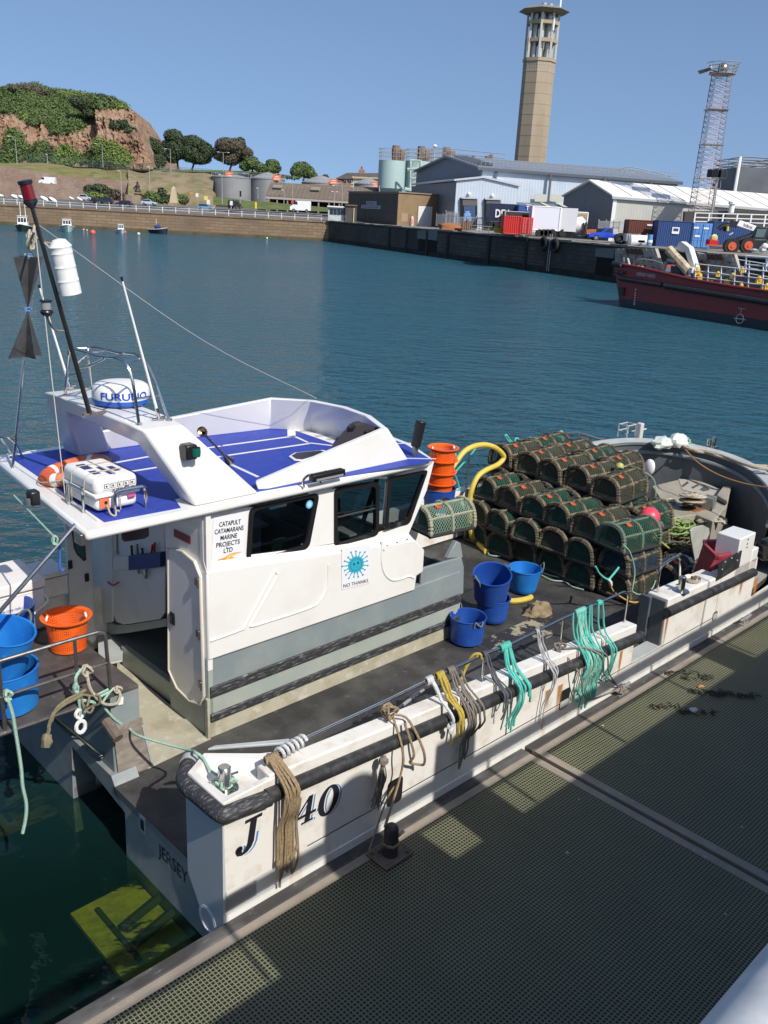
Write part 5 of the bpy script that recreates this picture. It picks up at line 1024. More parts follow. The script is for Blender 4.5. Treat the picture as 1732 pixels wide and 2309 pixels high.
# ------------------------------------------------ port rail and bow
YR=5.3
pr_=[LY('c',x,y,YR) for x,y in((-300,640),(200,462),(650,355),(1050,270),(1420,214))]+[LY('d',x,y,YR) for x,y in((80,90),(150,85))]+[V3(14.2,5.1,2.15)]
pm=MB().tube(pr_,.019,8)
for x,y in((325,430),(730,345),(1115,265)): p=LY('c',x,y,YR); pm.tube([p,V3(p.x,YR,1.75)],.018,8)
part('port_rail',pm,steeldk,boat)
PB=[V3(x,5.4,.84) for x in(.4,4,8,12.4)]; PT=[V3(x,5.4,z) for x,z in((.4,1.8),(4,1.75),(8,1.75),(12.4,1.95))]
part('port_bulwark',MB().wall(PB,PT,[p-Vector((0,.18,0)) for p in PB],[p-Vector((0,.18,0)) for p in PT]),geldirty,boat)
BW=[(12.3,5.4),(13.2,5.38),(13.9,5.15),(14.5,4.75),(14.95,4.1),(15.2,3.3),(15.2,2.5),(14.9,1.75),(14.3,1.05),(13.4,.45),(12.4,.12)]
BWs=[(p.x,p.y) for p in bez([(x,y,0) for x,y in BW],4)]
zbw=lambda i,n: 2.02+.28*math.sin(PI*min(1,i/n*1.15))
n_=len(BWs)-1; cN=Vector((12.6,2.7,0))
A=[V3(x,y,.84) for x,y in BWs]; B=[V3(x,y,zbw(i,n_)) for i,(x,y) in enumerate(BWs)]
def ins(P,k,dz=0): return [p+(Vector((cN.x-p.x,cN.y-p.y,0)).normalized()*k)+Vector((0,0,dz)) for p in P]
bw=MB(); bw.strip(A,B); part('bow_plating',bw,hullw,boat)
bi=MB(); bi.strip(ins(B,.30,-.05),ins(A,.42)); part('bow_inner_wall',bi,greydk,boat)  # inner face coloured dark to stand for the shade inside the bow
part('bow_cap',MB().strip(B,ins(B,.30,-.05)),greylt,boat); part('bow_stringer',MB().tube(ins(B,.33,-.25),.045,8),greyp,boat); part('bow_stringer',MB().tube(ins(B,.30,-.07),.04,8),greydk,boat)
hb2=[LZ('d',x,y,1.9) for x,y in((300,210),(400,215),(440,240),(450,290))]; part('bow_hoop',MB().tube(bez(hb2,4),.02,8),greylt,boat)
for x,y in((505,310),(720,362)):
    p=LX('d',x,y,14.1) if x<600 else LX('d',x,y,14.2); solo('wall_fender','small white cushion fender %s on the inner bow wall'%('nearer the pots' if x<600 else 'nearer the winch casing'),'fender',MB().ball(p,.17,12,8,sx=.45,sy=.8,sz=1.1),whitep,p,group='white cushions on the bow wall')
part('foredeck',MB().prism([(11.2,.15,.78),(12.6,.3,.78),(13.6,.8,.78),(14.6,1.7,.78),(14.9,2.6,.78),(14.6,4.2,.78),(13.6,5.0,.78),(11.2,5.2,.78)],(0,0,.06)),M('foredeck_grey',(.25,.26,.26),.75,c2=(.34,.34,.32),sc=2),boat,sm=0)
casm=M('casing_beige',(.34,.31,.25),.7,c2=(.26,.23,.18),sc=3,lo=.4,hi=.7,c3=(.42,.40,.35),sc3=9,lo3=.6,hi3=.75)
ZK=1.55
tp2=[LZ('e',x,y,ZK) for x,y in((120,90),(480,5),(1045,140),(1165,145),(1115,350),(930,560),(700,470),(340,525),(210,230))]
cz=MB().prism([Vector((p.x,p.y,.84)) for p in tp2],(0,0,ZK-.84)); part('winch_casing',cz,casm,boat,sm=0,bev=.02)
bx=[LZ('e',x,y,ZK+.02) for x,y in((1050,150),(1165,150),(1110,350),(960,270))]; part('casing_pod',MB().prism(bx,(0,0,.10)),casm,boat,bev=.02)
pv=[LZ('e',x,y,ZK+.004) for x,y in((470,0),(800,25),(1050,150),(960,270),(520,140))]; part('tread_plate',MB().prism(pv,(0,0,.006)),M('tread_pale',(.40,.37,.31),.7),boat,sm=0)
for pts in(((510,90),(590,30),(610,55),(530,110)),((640,110),(720,70),(745,85),(660,130)),((750,140),(800,105),(870,115),(880,150),(800,165))): part('tread_mark',MB().prism([LZ('e',x,y,ZK+.011) for x,y in pts],(0,0,.003)),greydk,boat,sm=0)
# pot hauler
hz=ZK+.30; hc=LZ('e',662,225,hz)
t=thing('pot_hauler','rusty pale disc pot hauler with a steel guide plate on its housing','pot hauler',(hc.x,hc.y,ZK))
dsk=M('hauler_disc',(.48,.43,.33),.6,c2=(.22,.12,.06),sc=7,lo=.45,hi=.62)
TL=Matrix.Rotation(R_(-6),3,'X')@Matrix.Rotation(R_(5),3,'Y')
part('upper_disc',MB().lathe([(0,.06),(.09,.06),(.10,.045),(.17,.045),(.19,.03),(.265,.02),(.275,.0),(.26,-.015),(.10,-.035),(.0,-.04)],hc,32,T=TL),dsk,t); part('lower_disc',MB().lathe([(0,-.05),(.12,-.05),(.26,-.085),(.27,-.1),(.25,-.12),(0,-.13)],hc,28,T=TL),dsk,t)
for k in range(5): part('bolt',MB().cyl(hc+TL@Vector((.055*math.cos(k*1.26),.055*math.sin(k*1.26),.055)),.014,.02,6),rust,t)
h1=LZ('e',880,300,ZK+.15); part('motor_block',MB().obox((h1.x,h1.y,ZK+.13),.26,.22,.26,.2),M('block_grey',(.18,.19,.17),.5,c2=(.3,.15,.06),sc=8,lo=.55,hi=.7),t,bev=.01)
g3=LZ('e',590,370,ZK+.06); part('guide_plate',MB().lathe([(0,.012),(.15,.008),(.155,0),(0,-.004)],(g3.x,g3.y,g3.z),24,T=Matrix.Rotation(R_(30),3,BV)),steel,t); part('guide_roller',MB().tube([g3+Vector((-.12,.05,.07)),g3+Vector((.1,-.02,.05))],.03,10),steel,t)
rs=LZ('e',720,470,ZK-.12); part('pedestal',MB().obox((rs.x,rs.y+.05,ZK-.16),.5,.35,.36,-.1),M('rust_orange',(.33,.13,.04),.8,c2=(.14,.07,.04),sc=6),t,bev=.02)
bt=[(430,290),(360,270),(330,330),(345,350),(400,320)]; solo('oil_rag','crumpled beige rag on the edge of the winch casing','rag',MB().ball(LZ('e',365,300,ZK+.04),.11,12,8,sz=.5,jit=.8),M('rag_beige',(.5,.43,.33),.9),LZ('e',365,300,ZK))
pl_=[LY('e',x,y,1.1) for x,y in((630,690),(680,640),(800,615),(880,655),(885,720),(730,1090),(690,1080),(640,800))]
solo('chute_plate','worn pale metal chute plate standing behind the red hopper','chute plate',MB().prism(pl_,(.0,.03,0)),M('chute_metal',(.40,.41,.37),.45,c2=(.30,.31,.26),sc=4,lo=.4,hi=.7),pl_[-2],bev=.006)
sp_=LZ('e',950,545,1.45); sb_=MB()
for k in range(7): sb_.tube(bez([LZ('e',620+8*k,540+18*(k%3),1.3),LZ('e',740,520+16*(k%4),1.46),LZ('e',900+30*k,500+20*(k%4),1.5),LZ('e',1060+20*(k%3),545+8*k,1.45)],5),.035,6)
solo('folded_net','folded cream and black netting draped below the hauler','net',sb_,M('cream_net',(.40,.36,.25),.9,c2=(.03,.03,.03),sc=7,lo=.48,hi=.52),sp_)
# starboard bow box, board and hopper
ws_=M('sunlit_white_box',(.80,.78,.74),.4)
p0=LY('e',1310,800,0); bxz0,bxz1=1.62,2.13
part('bulwark_box',MB().box(10.22,10.80,.0,.42,1.2,bxz1),gel,boat,bev=.02); part('bulwark_step',MB().box(10.805,11.05,-.0,.3,1.2,1.80),gel,boat,bev=.02); part('bulwark_lower',MB().box(9.74,11.1,.0,.2,.84,1.6),geldirty,boat)
for x,y in((1395,800),(1385,860),(1380,905)): p=LY('e',x,y,-.005); part('fastening',MB().ball(p,.015,6,4),steeldk,boat)
bd=[LY('e',x,y,-.03) for x,y in((1010,1240),(1010,1130),(1315,950),(1275,1175),(1090,1290),(985,1350))]; part('rubber_board',MB().prism(bd,(0,.02,0)),rubber,boat,sm=0)
for x,y in((1260,975),(1250,1080),(1090,1100),(1050,1200),(1175,1050)): part('board_bolt',MB().ball(LY('e',x,y,-.035),.016,6,4),greylt,boat)
bq=LZ('e',1570,900,1.75); part('bow_cushion',MB().tube(bez([(11.12,-.02,1.72),(11.3,-.07,1.74),(11.9,-.06,1.76),(12.6,.06,1.8)],5),[.16]+[.20]*14+[.2],14),M('glossy_black_cushion',(.015,.015,.016),.22),boat)
part('cushion_wrap',MB().tube([(11.33,-.08,1.74),(11.36,-.08,1.74)],.21,14),rubber,boat)
rt3=[LZ('e',x,y,1.86) for x,y in((805,800),(880,800),(1230,800),(1310,840),(1300,900),(1110,1000),(1020,1010),(960,1000),(815,860))]
rb3=[Vector((lerp(p.x,10.0,.45)-.22,lerp(p.y,.55,.45),1.15)) for p in rt3]; cR3=sum(rt3,Vector())/len(rt3)
redm=M('red_hopper_plastic',(.30,.035,.05),.5,c2=(.38,.07,.08),sc=5,lo=.4,hi=.7)
t=thing('red_hopper','dark red triangular bait hopper standing on the bow bulwark','hopper',(10.1,.5,1.15))
in3=[cR3+(p-cR3)*.84+Vector((0,0,.0)) for p in rt3]; inb=[Vector((lerp(p.x,cR3.x,.35),lerp(p.y,cR3.y,.35),1.55)) for p in in3]
hm=MB(); hm.strip(rb3,[p-Vector((0,0,.09)) for p in rt3],closed=True); hm.face(rb3); part('body',hm,redm,t)
ri=MB(); out3=[cR3+(p-cR3)*1.04 for p in rt3]; ri.strip([p-Vector((0,0,.09)) for p in rt3],[p-Vector((0,0,.05)) for p in out3],closed=True); ri.strip([p-Vector((0,0,.05)) for p in out3],out3,closed=True); ri.strip(out3,in3,closed=True); ri.strip(in3,inb,closed=True); part('rim',ri,redm,t,bev=.01)
part('bait',MB().face(inb),M('bait_brown',(.14,.07,.04),.9,c2=(.22,.10,.07),sc=14,bump=.6),t)
tr_=LZ('e',660,1350,1.64); t=thing('tray','small cream tray of metal bits on the white bulwark cap','tray',(tr_.x,tr_.y,1.64))
part('dish',MB().lathe([(.10,.0),(.12,.02),(.135,.07),(.125,.07),(.105,.02),(0,.015)],(tr_.x,tr_.y,1.63),16),M('tray_cream',(.62,.56,.46),.5),t); part('metal_bits',MB().ball((tr_.x+.02,tr_.y,1.67),.05,6,4,jit=.7),rust,t)
hpz=1.63; hq=[LZ('e',195,1515,hpz),LZ('e',490,1335,hpz)]
hoop_=[hq[0],LY('e',200,1350,hq[0].y),LY('e',232,1190,hq[0].y),LY('e',300,1110,lerp(hq[0].y,hq[1].y,.4)),LY('e',430,1045,lerp(hq[0].y,hq[1].y,.8)),LY('e',480,1050,hq[1].y),LY('e',490,1120,hq[1].y),hq[1]]
part('boarding_hoop',MB().tube(bez(hoop_,5),.021,10),steel,boat); part('hoop_foot',MB().cyl(hq[0],.05,.01,12),steel,boat)
lt=LZ('R',765,165,1.645); part('deck_plate',MB().obox((lt.x,lt.y,1.636),.14,.09,.008,.0),steeldk,boat)
ro_=LZ('e',1320,400,1.1); t0=thing('fish_tray','blue plastic fish tray on the foredeck','fish tray',LZ('e',1450,370,.95)); ft=LZ('e',1500,370,1.0)
part('tray',MB().wall([V3(ft.x-.45,ft.y-.25,.9),V3(ft.x+.45,ft.y-.25,.9),V3(ft.x+.45,ft.y+.25,.9),V3(ft.x-.45,ft.y+.25,.9),V3(ft.x-.45,ft.y-.25,.9)],[V3(ft.x-.48,ft.y-.28,1.12),V3(ft.x+.48,ft.y-.28,1.12),V3(ft.x+.48,ft.y+.28,1.12),V3(ft.x-.48,ft.y+.28,1.12),V3(ft.x-.48,ft.y-.28,1.12)],[V3(ft.x-.43,ft.y-.23,.9),V3(ft.x+.43,ft.y-.23,.9),V3(ft.x+.43,ft.y+.23,.9),V3(ft.x-.43,ft.y+.23,.9),V3(ft.x-.43,ft.y-.23,.9)],[V3(ft.x-.45,ft.y-.25,1.12),V3(ft.x+.45,ft.y-.25,1.12),V3(ft.x+.45,ft.y+.25,1.12),V3(ft.x-.45,ft.y+.25,1.12),V3(ft.x-.45,ft.y-.25,1.12)]).box(ft.x-.43,ft.x+.43,ft.y-.23,ft.y+.23,.9,.92),M('tray_blue',(.02,.08,.45),.45),t0)
cgr=LZ('e',1300,400,1.0); solo('green_rope_coil','green rope coil lying on the foredeck by the blue tray','rope',tangle((cgr.x,cgr.y,0),.5,.35,.25,10,.014,8,.88),turqp,(cgr.x,cgr.y,.88))
cgr=LZ('e',1570,450,1.0); solo('olive_rope','olive rope heap on the foredeck beyond the green coil','rope',tangle((cgr.x,cgr.y,0),.35,.2,.15,8,.016,9,.88),olive,(cgr.x,cgr.y,.88))
nzl=LZ('e',1550,545,.95); solo('grey_tarpaulin','rolled grey tarpaulin on the foredeck','tarpaulin',MB().tube(bez([LZ('e',x,y,.95) for x,y in((1150,480),(1250,520),(1400,545),(1560,545),(1650,550))],4),[.03,.05,.06,.07,.08,.08,.08,.09,.1,.1,.09,.08,.07,.06,.05,.04,.03],8),M('tarp_grey',(.33,.33,.31),.8),nzl)
# bits along the bow top
jb=LZ('d',945,170,2.32); solo('white_jerrycan','white plastic container lying on the bow top','container',MB().ball(jb+Vector((0,0,.05)),.24,12,8,sx=1.2,sy=.8,sz=.7,jit=.25),whitep,jb)
jb=LZ('d',830,170,2.32); solo('white_bag','white bundled net bag on the bow top','bag',MB().ball(jb,.3,12,8,sx=1.2,sy=.7,sz=.45,jit=.5),M('net_white',(.62,.62,.56),.9,c2=(.4,.48,.42),sc=7),jb)
solo('turquoise_net','turquoise net scraps on the bow top beside the white bag','net',tangle((jb.x+.4,jb.y-.25,0),.35,.2,.25,9,.016,21,2.22),turqp,(jb.x+.4,jb.y-.25,2.22))
pb_=LZ('d',632,135,2.25); solo('bow_post','pale mooring post standing on the bow top','mooring post',MB().box(pb_.x-.07,pb_.x+.07,pb_.y-.07,pb_.y+.07,2.2,2.62).box(pb_.x-.05,pb_.x+.3,pb_.y-.02,pb_.y+.02,2.42,2.46),M('post_grey',(.5,.48,.45),.6),pb_,bev=.02)
pb_=LZ('d',535,105,2.25); fm=MB()
for dx in(-.18,.18): 
    for dy in(-.12,.12): fm.tube([(pb_.x+dx,pb_.y+dy,2.2),(pb_.x+dx,pb_.y+dy,2.5)],.016,6)
for z in(2.35,2.5): fm.tube([(pb_.x-.18,pb_.y-.12,z),(pb_.x+.18,pb_.y-.12,z),(pb_.x+.18,pb_.y+.12,z),(pb_.x-.18,pb_.y+.12,z)],.016,6,closed=True)
solo('pipe_rack','small grey tubular rack on the bow top','rack',fm,greylt,pb_)
pb_=LZ('d',1200,215,2.22); solo('fairlead','shiny steel roller fairlead on the bow top','fairlead',MB().obox(pb_,.5,.16,.06).cyl(pb_+Vector((-.12,0,.03)),.05,.2,12).cyl(pb_+Vector((.12,0,.03)),.05,.22,12),steel,pb_)
rr_=[LZ('d',x,y,2.26) for x,y in((980,205),(1060,235),(1160,245),(1260,275),(1380,315),(1480,350),(1560,365),(1680,380))]
mm=MB()
for k in range(3): mm.tube(bez([p+Vector((.04*math.sin(i*1.7+k),.06*(k-1)+.04*math.cos(i*2.1+k*2),.02*k)) for i,p in enumerate(rr_)],5),.028,6)
solo('bow_warp','thick pale mooring warps flaked along the bow top','mooring rope',mm,ropeb,rr_[2])
o_=[LZ('d',1000,220,2.25),LX('d',1090,315,13.6),LX('d',1200,390,13.4),LX('d',1330,450,13.2),LX('d',1500,500,13.0),LX('d',1680,528,12.8)]
solo('orange_line','thin orange line hanging in a curve below the bow top','line',MB().tube(bez(o_,6),.016,6),M('line_orange',(.42,.22,.07),.8),o_[0])
# ------------------------------------------------ starboard rail and the ropes hung on it
yrail=.15
RP=[LY('M',610,700,yrail),LY('M',830,575,yrail),LY('M',1325,345,yrail),LY('M',1530,245,yrail),LY('O',780,80,yrail),LY('L',600,765,yrail),LY('L',955,590,yrail),LY('L',1300,440,yrail),LY('L',1375,408,yrail),LY('L',1405,425,yrail),LY('L',1403,480,yrail)]
def railz(x):
    for a,b_ in zip(RP,RP[1:]):
        if a.x<=x<=b_.x: return lerp(a.z,b_.z,(x-a.x)/max(1e-6,b_.x-a.x))
    return RP[0].z if x<RP[0].x else RP[-4].z
rm=MB(); rm.tube(RP[:-3]+bez(RP[-4:]+[V3(RP[-1].x,yrail,zt(RP[-1].x))],5)[4:],.019,10)
for s,x,y in(('M',1325,370),('O',795,200),('L',955,700)): q_=LY(s,x,y,yrail); rm.tube([V3(q_.x,yrail,zt(q_.x)),V3(q_.x,yrail,railz(q_.x))],.016,8); rm.box(q_.x-.06,q_.x+.06,yrail-.045,yrail+.045,zt(q_.x),zt(q_.x)+.008)
part('starboard_rail',rm,steel,boat)
part('loose_pole',MB().tube([LZ('O',250,425,1.2),LZ('O',430,285,1.5)],.022,8),paleg,boat)
def yhang(z,x):
    c=zt(x)
    if z>c+.02: return lerp(-.0,.11,min(1,(z-c)/.25))
    if z>c-.32: return lerp(-.16,-.03,max(0,(z-(c-.08))/.1)) if z>c-.08 else -.16
    return max(-.16,-.16+(c-.32-z)*.4) if z>c-.6 else -.06
def drape(name,label,x,strands,mat,r,loops=1,group='ropes hung over the starboard rail',cat='rope',extra=None):
    rz_=railz(x); mb=MB(); 
    for k in range(loops):
        o=(k-(loops-1)/2)*r*1.9; mb.tube([(x+o+.01*math.cos(a*1.0),yrail+(.021+r)*math.cos(a),rz_+(.021+r)*math.sin(a)) for a in [2*PI*i/12 for i in range(12)]],r,6,closed=True)
    for dx0,dx1,z1,back in strands:
        pts=[(x+dx0,yrail-.02,rz_+.03)]
        for i in range(1,9):
            f=i/8; z=lerp(rz_,z1,f); xx=x+lerp(dx0,dx1,f)+.02*math.sin(3*f+dx0*40); pts.append((xx,yhang(z,xx)-r,z))
        if back:
            for i in range(1,8):
                f=i/7; z=lerp(z1,min(z1+back,rz_-.03),f); xx=x+dx1+.05+.015*math.sin(5*f)+lerp(0,dx0-dx1,f*.7); pts.append((xx,yhang(z,xx)-r,z))
        mb.tube(bez(pts,3),r,6)
    if extra: extra(mb)
    return solo(name,label,cat,mb,mat,(x,yrail,rz_),group=group)
xof=lambda s,x,y: LY(s,x,y,.0).x
zof=lambda s,x,y,Y=-.08: LY(s,x,y,Y).z
x_=LY('M',640,690,.1).x
drape('tan_rope_bundle','tan rope bundle hung over the rail in front of the registration figures',x_,[(-.05,-.10,.88,1.0),(-.02,-.06,.72,1.1),(.0,.0,.80,1.0),(.03,.05,.76,1.0),(.05,.12,.70,.95),(.02,.10,.86,.9),(-.04,-.07,.62,0)],tanr,.0135,6)
bx_=[]; xa_,xb_=LY('M',665,660,yrail).x,LY('M',815,600,yrail).x
hel=[(lerp(xa_,xb_,i/60),yrail+.05*math.cos(i*2*PI/11),railz(lerp(xa_,xb_,i/60))+.0+.05*math.sin(i*2*PI/11)) for i in range(61)]
solo('white_rope_wrap','white rope wound round the rail beside the tan bundle','rope',MB().tube(hel,.020,7),whiter,(xa_,yrail,railz(xa_)))
x_=LY('M',1325,430,.1).x; zc=zt(x_)
kt=MB().tube(knot((x_,.08,zc+.12),.09,3,.016,4,.9,1.0),.014,6)
lpz=zof('M',1440,755); kt.tube(bez([(x_+.02,.04,zc+.10),(x_+.16,-.05,zc+.02),(x_+.26,-.20,zc-.3),(x_+.34,-.17,zc-.55),(x_+.30,-.1,lpz),(x_+.18,-.1,lpz+.08),(x_+.17,-.16,zc-.35),(x_+.10,-.06,zc)],6),.015,6)
bx0=bb
kt.tube(bez([(x_,.02,zc+.08),(x_-.02,-.17,zc-.25),(x_-.02,-.15,zc-.6),(bb.x-.05,bb.y+.06,.85)],6),.013,6).tube(bez([(bb.x-.06,bb.y+.05,.8),(x_-.05,-.14,zc-.7),(x_-.18,-.13,zc-.8),(bb.x-.22,bb.y+.1,.62)],5),.010,6).tube([(bb.x+.09*math.cos(a),bb.y+.09*math.sin(a),.66+.01*a/6) for a in [2*PI*i/12*2 for i in range(13)]],.014,6)
solo('mooring_line','tan mooring line from the rail stanchion to the black bollard','mooring line',kt,tanr,(x_,.1,zc))
ts=LY('M',1290,740,-.13); tm=MB(); rnd=random.Random(2)
for k in range(16): tm.tube(bez([ts+Vector((rnd.uniform(-.03,.03),0,.03)),ts+Vector((rnd.uniform(-.06,.05),rnd.uniform(-.02,.03),-.2)),ts+Vector((rnd.uniform(-.12,.04),rnd.uniform(-.02,.04),-.48+rnd.uniform(-.06,.12)))],4),.007,4)
tm.ball(ts+Vector((.02,0,.05)),.055,8,6,jit=.4); solo('frayed_rope_end','frayed brown rope tassel hanging on the hull by the mooring line','rope',tm,greyr,ts)
x_=LY('O',465,215,yrail).x; ze=zof('O',535,545)
drape('white_rope','twisted white rope with a white plastic shackle hung on the rail',x_,[(0,.09,ze+.1,0),(.015,.10,ze+.1,0)],whiter,.017,3,extra=lambda mb: mb.ball((x_+.10,-.12,ze+.04),.05,10,6,sx=.9,sy=.5,sz=1.0).ball((x_+.125,-.13,ze-.03),.05,10,6,sx=.9,sy=.5,sz=1.0))
x_=LY('O',528,215,yrail).x; ze=zof('O',505,680)
drape('yellow_rope','yellow rope bundle hung on the rail beside the white rope',x_,[(-.03,.08,ze+.15,0),(0,.10,ze+.1,0),(.02,.02,ze,0),(.03,.12,ze+.25,0)],yelr,.015,4)
x_=LY('O',595,190,yrail).x; ze=zof('O',590,820)
drape('grey_rope','long grey brown rope loops hung on the rail beside the yellow rope',x_,[(-.02,.02,ze,.9),(.0,.12,ze+.1,.9),(.02,.28,ze+.48,.8),(.03,.2,ze+.4,.7)],greyr,.013,4)
x_=LY('L',375,845,yrail).x
solo('short_yellow_rope','short yellow rope hooked over the rail and hanging inboard','rope',MB().tube(bez([(x_+.06,.12,railz(x_)-.02),(x_+.04,.13,railz(x_)+.04),(x_-.02,.18,railz(x_)+.03),(x_-.06,.23,railz(x_)-.1),(x_-.12,.26,railz(x_)-.35)],5),.017,6).tube(bez([(x_+.0,.13,railz(x_)+.03),(x_-.05,.22,railz(x_)-.1),(x_-.14,.25,railz(x_)-.3)],5),.014,6),yelr,(x_,yrail,railz(x_)),group='ropes hung over the starboard rail')
x_=LY('L',430,830,yrail).x; drape('dark_rope','thin dark grey ropes hung on the rail by the second stanchion',x_,[(-.01,.10,zof('L',470,1300),0),(.0,.05,zof('L',440,1290)+.1,.5),(.02,.14,zof('L',500,1180),.4)],darkr,.010,3)
x_=LY('L',570,760,yrail).x; drape('turquoise_rope','thick turquoise rope bundle hung on the rail between the grey ropes',x_,[(-.04,-.02,zof('L',590,1350)-.05,0),(-.02,.03,zof('L',590,1340),0),(.0,-.12,zof('L',530,1350),0),(.02,.22,zof('L',670,1150),0),(.03,.06,zof('L',610,1250),0),(.04,.18,zof('L',640,1120),0)],turq,.016,6)
x_=LY('L',785,670,yrail).x; drape('pale_grey_rope','thin pale grey ropes hung on the rail before the rust streaks',x_,[(-.02,.04,zof('L',800,1060),.5),(0,.10,zof('L',850,970),.5),(.01,-.02,zof('L',770,1330),0),(.02,.06,zof('L',830,1340),0)],paleg,.009,3)
xs_=[LY('L',x,y,yrail).x for x,y in((1040,560),(1080,540),(1140,510))]; rnd=random.Random(5)
st_=[(rnd.uniform(-.2,.25),rnd.uniform(-.3,.32),rnd.uniform(.62,1.25),rnd.choice((0,.3,.5))) for k in range(13)]
drape('turquoise_tangle','large turquoise rope tangle hanging on the rail beside the gangway notch',xs_[1],st_,turq,.0125,9)
drape('olive_rope_coil','olive rope coil hung on the rail in the middle of the turquoise tangle',xs_[1]-.02,[(rnd.uniform(-.12,.12),rnd.uniform(-.2,.25),rnd.uniform(.7,1.2),.4) for k in range(6)],turqp,.012,8)
drape('turquoise_rope','single turquoise rope loop at the forward end of the rail',LY('L',1205,490,yrail).x,[(-.04,-.02,.95,.6),(.05,.12,.85,.3)],turq,.013,3)
x_=LY('L',955,760,.1).x; zc=zt(x_)
bm2=MB().tube(knot((x_,yrail-.03,zc+.05),.09,2,.014,8,1,.5),.013,6)
cl1=(c1.x,c1.y)
for k in range(2): bm2.tube(bez([(x_+.02,.08,zc+.03),(x_+.3,-.06,zc+.01),(x_+.55+.1*k,-.2,zc-.15),(x_+.75+.1*k,-.17,zc-.5),(c1.x-.1,c1.y+.03,.65),(c1.x+.05*k,c1.y,.6)],6),.012,6)
bm2.tube(bez([(x_,.06,zc),(x_+.12,-.17,zc-.3),(x_+.3,-.14,zc-.65),(x_+.6,-.12,.75),(c1.x,c1.y,.6)],6),.011,6).tube(knot((c1.x-.02,c1.y,.58),.1,4,.012,12,1.3,.5),.012,6)
solo('mooring_line','brown mooring line from the third stanchion down to the near cleat','mooring line',bm2,greyr,(x_,.1,zc))
# ------------------------------------------------ stern ropes
sr=[LY('I',x,y,2.27) for x,y in((800,1630),(900,1740),(1000,1800))]+[LY('I',1100,1870,2.0),LZ('X',1000,735,1.45),LZ('M',150,655,ZB+.02),LZ('M',205,690,ZB+.03),LZ('M',255,770,ZB-.02),LZ('M',300,800,ZB-.02)]
solo('stern_line','pale green line running from the stern rail to the quarter mooring post','mooring line',MB().tube(bez(sr,8),.015,6).tube(knot((pb.x,pb.y,ZB-.03),.10,3,.012,3,1,.4),.014,6),turqp,sr[0])
kk=LY('W',600,1000,2.27); tk=MB().tube(knot(kk,.06,2,.012,6),.013,6).tube(bez([kk,LY('W',610,1080,2.24),LY('W',640,1200,2.22),LY('W',720,1320,2.2),LY('W',820,1390,2.2),LY('W',950,1380,2.22),LY('W',990,1290,2.25),LY('W',965,1215,2.27)],6),.017,6).tube(knot(LY('W',965,1215,2.27),.04,2,.01,2),.013,6)
solo('tan_stern_rope','tan rope knotted to the stern rail and looped over the grey casing','rope',tk,ropeb,kk)
kk=LY('W',530,980,2.27); solo('green_stern_rope','turquoise rope knotted down the stern rail post with a white link','rope',MB().tube(bez([kk,LY('W',470,1080,2.24),LY('W',480,1180,2.25),LY('W',500,1300,2.25),LY('W',520,1420,2.25),LY('W',520,1560,2.25)],6),.018,6).tube(knot(LY('W',475,1200,2.24),.03,3,.01,2,.6,2),.014,6).tube(bez([LY('W',510,1345,2.25),LY('W',600,1350,2.25),LY('W',700,1370,2.25)],4),.018,6).tube([LY('W',700,1290,2.24),LY('W',850,1215,2.27)],.014,6).tube([LY('W',700,1330,2.24),LY('W',870,1240,2.27)],.014,6).tube(bez([LY('W',790,1360,2.23),LY('W',850,1270,2.24),LY('W',915,1200,2.27)],4),.013,6),turqp,kk)
lk_=LY('b',955,2040,2.25); solo('white_link','white plastic link hanging from the stern rope','link',MB().tube([lk_+Vector((.045*math.cos(a),0,.10+.05*math.sin(a))) for a in [2*PI*i/14 for i in range(14)]],.02,6,closed=True).tube([lk_+Vector((.05*math.cos(a),0,-.06+.07*math.sin(a))) for a in [2*PI*i/14 for i in range(14)]],.022,6,closed=True).tube([lk_+Vector((0,0,.05)),lk_+Vector((0,0,.0))],.025,6),whitep,lk_)
tl=[LY('W',x,y,2.22) for x,y in((560,1270),(450,1330),(320,1400),(210,1500),(160,1640))]; solo('brown_stern_rope','brown doubled rope sagging below the stern platform edge','rope',MB().tube(bez(tl+[LY('N',345,140,2.22),LY('N',330,200,2.22)],6),.02,6).tube(bez([p+Vector((.03,0,.04)) for p in tl],6),.016,6).ball(LY('N',328,220,2.22),.06,8,6,sz=1.4,jit=.4).tube(knot(LY('W',650,1370,2.2),.10,2,.02,8),.013,6),olive if False else M('rope_olive_brown',(.22,.19,.11),.9,c2=(.16,.14,.09),sc=30),tl[0])
ln_=[LY('N',x,y,2.2) for x,y in((60,-60),(90,40),(110,160),(130,280),(150,420),(160,540),(185,660),(182,760),(160,870))]; solo('trailing_rope','pale green rope end trailing from the stern rail over the water','rope',MB().tube(bez(ln_,5),.018,6).tube(knot(LY('b',90,1720,2.26),.05,3,.012,7,.7,1.2),.014,6),turqp,ln_[0])
solo('hanging_hook','small blue hook on a black line hanging from the roof stay','hook',MB().tube([LY('I',465,385,2.5),LY('I',468,500,2.5)],.012,6).tube(bez([LY('I',468,500,2.5),LY('I',466,545,2.5),LY('I',478,575,2.5),LY('I',496,570,2.5)],5),.014,6),M('hook_blue',(.05,.12,.4),.5),LY('I',468,500,2.5))
solo('stay_line','pale line from the aft roof edge tied to the slanting stay','line',MB().tube([LX('I',110,-10,-.12),LY('I',430,320,2.33)],.010,5).tube(knot(LY('I',428,345,2.33),.035,3,.01,5,.7,1.4),.010,5),turqp,LY('I',430,330,2.33))
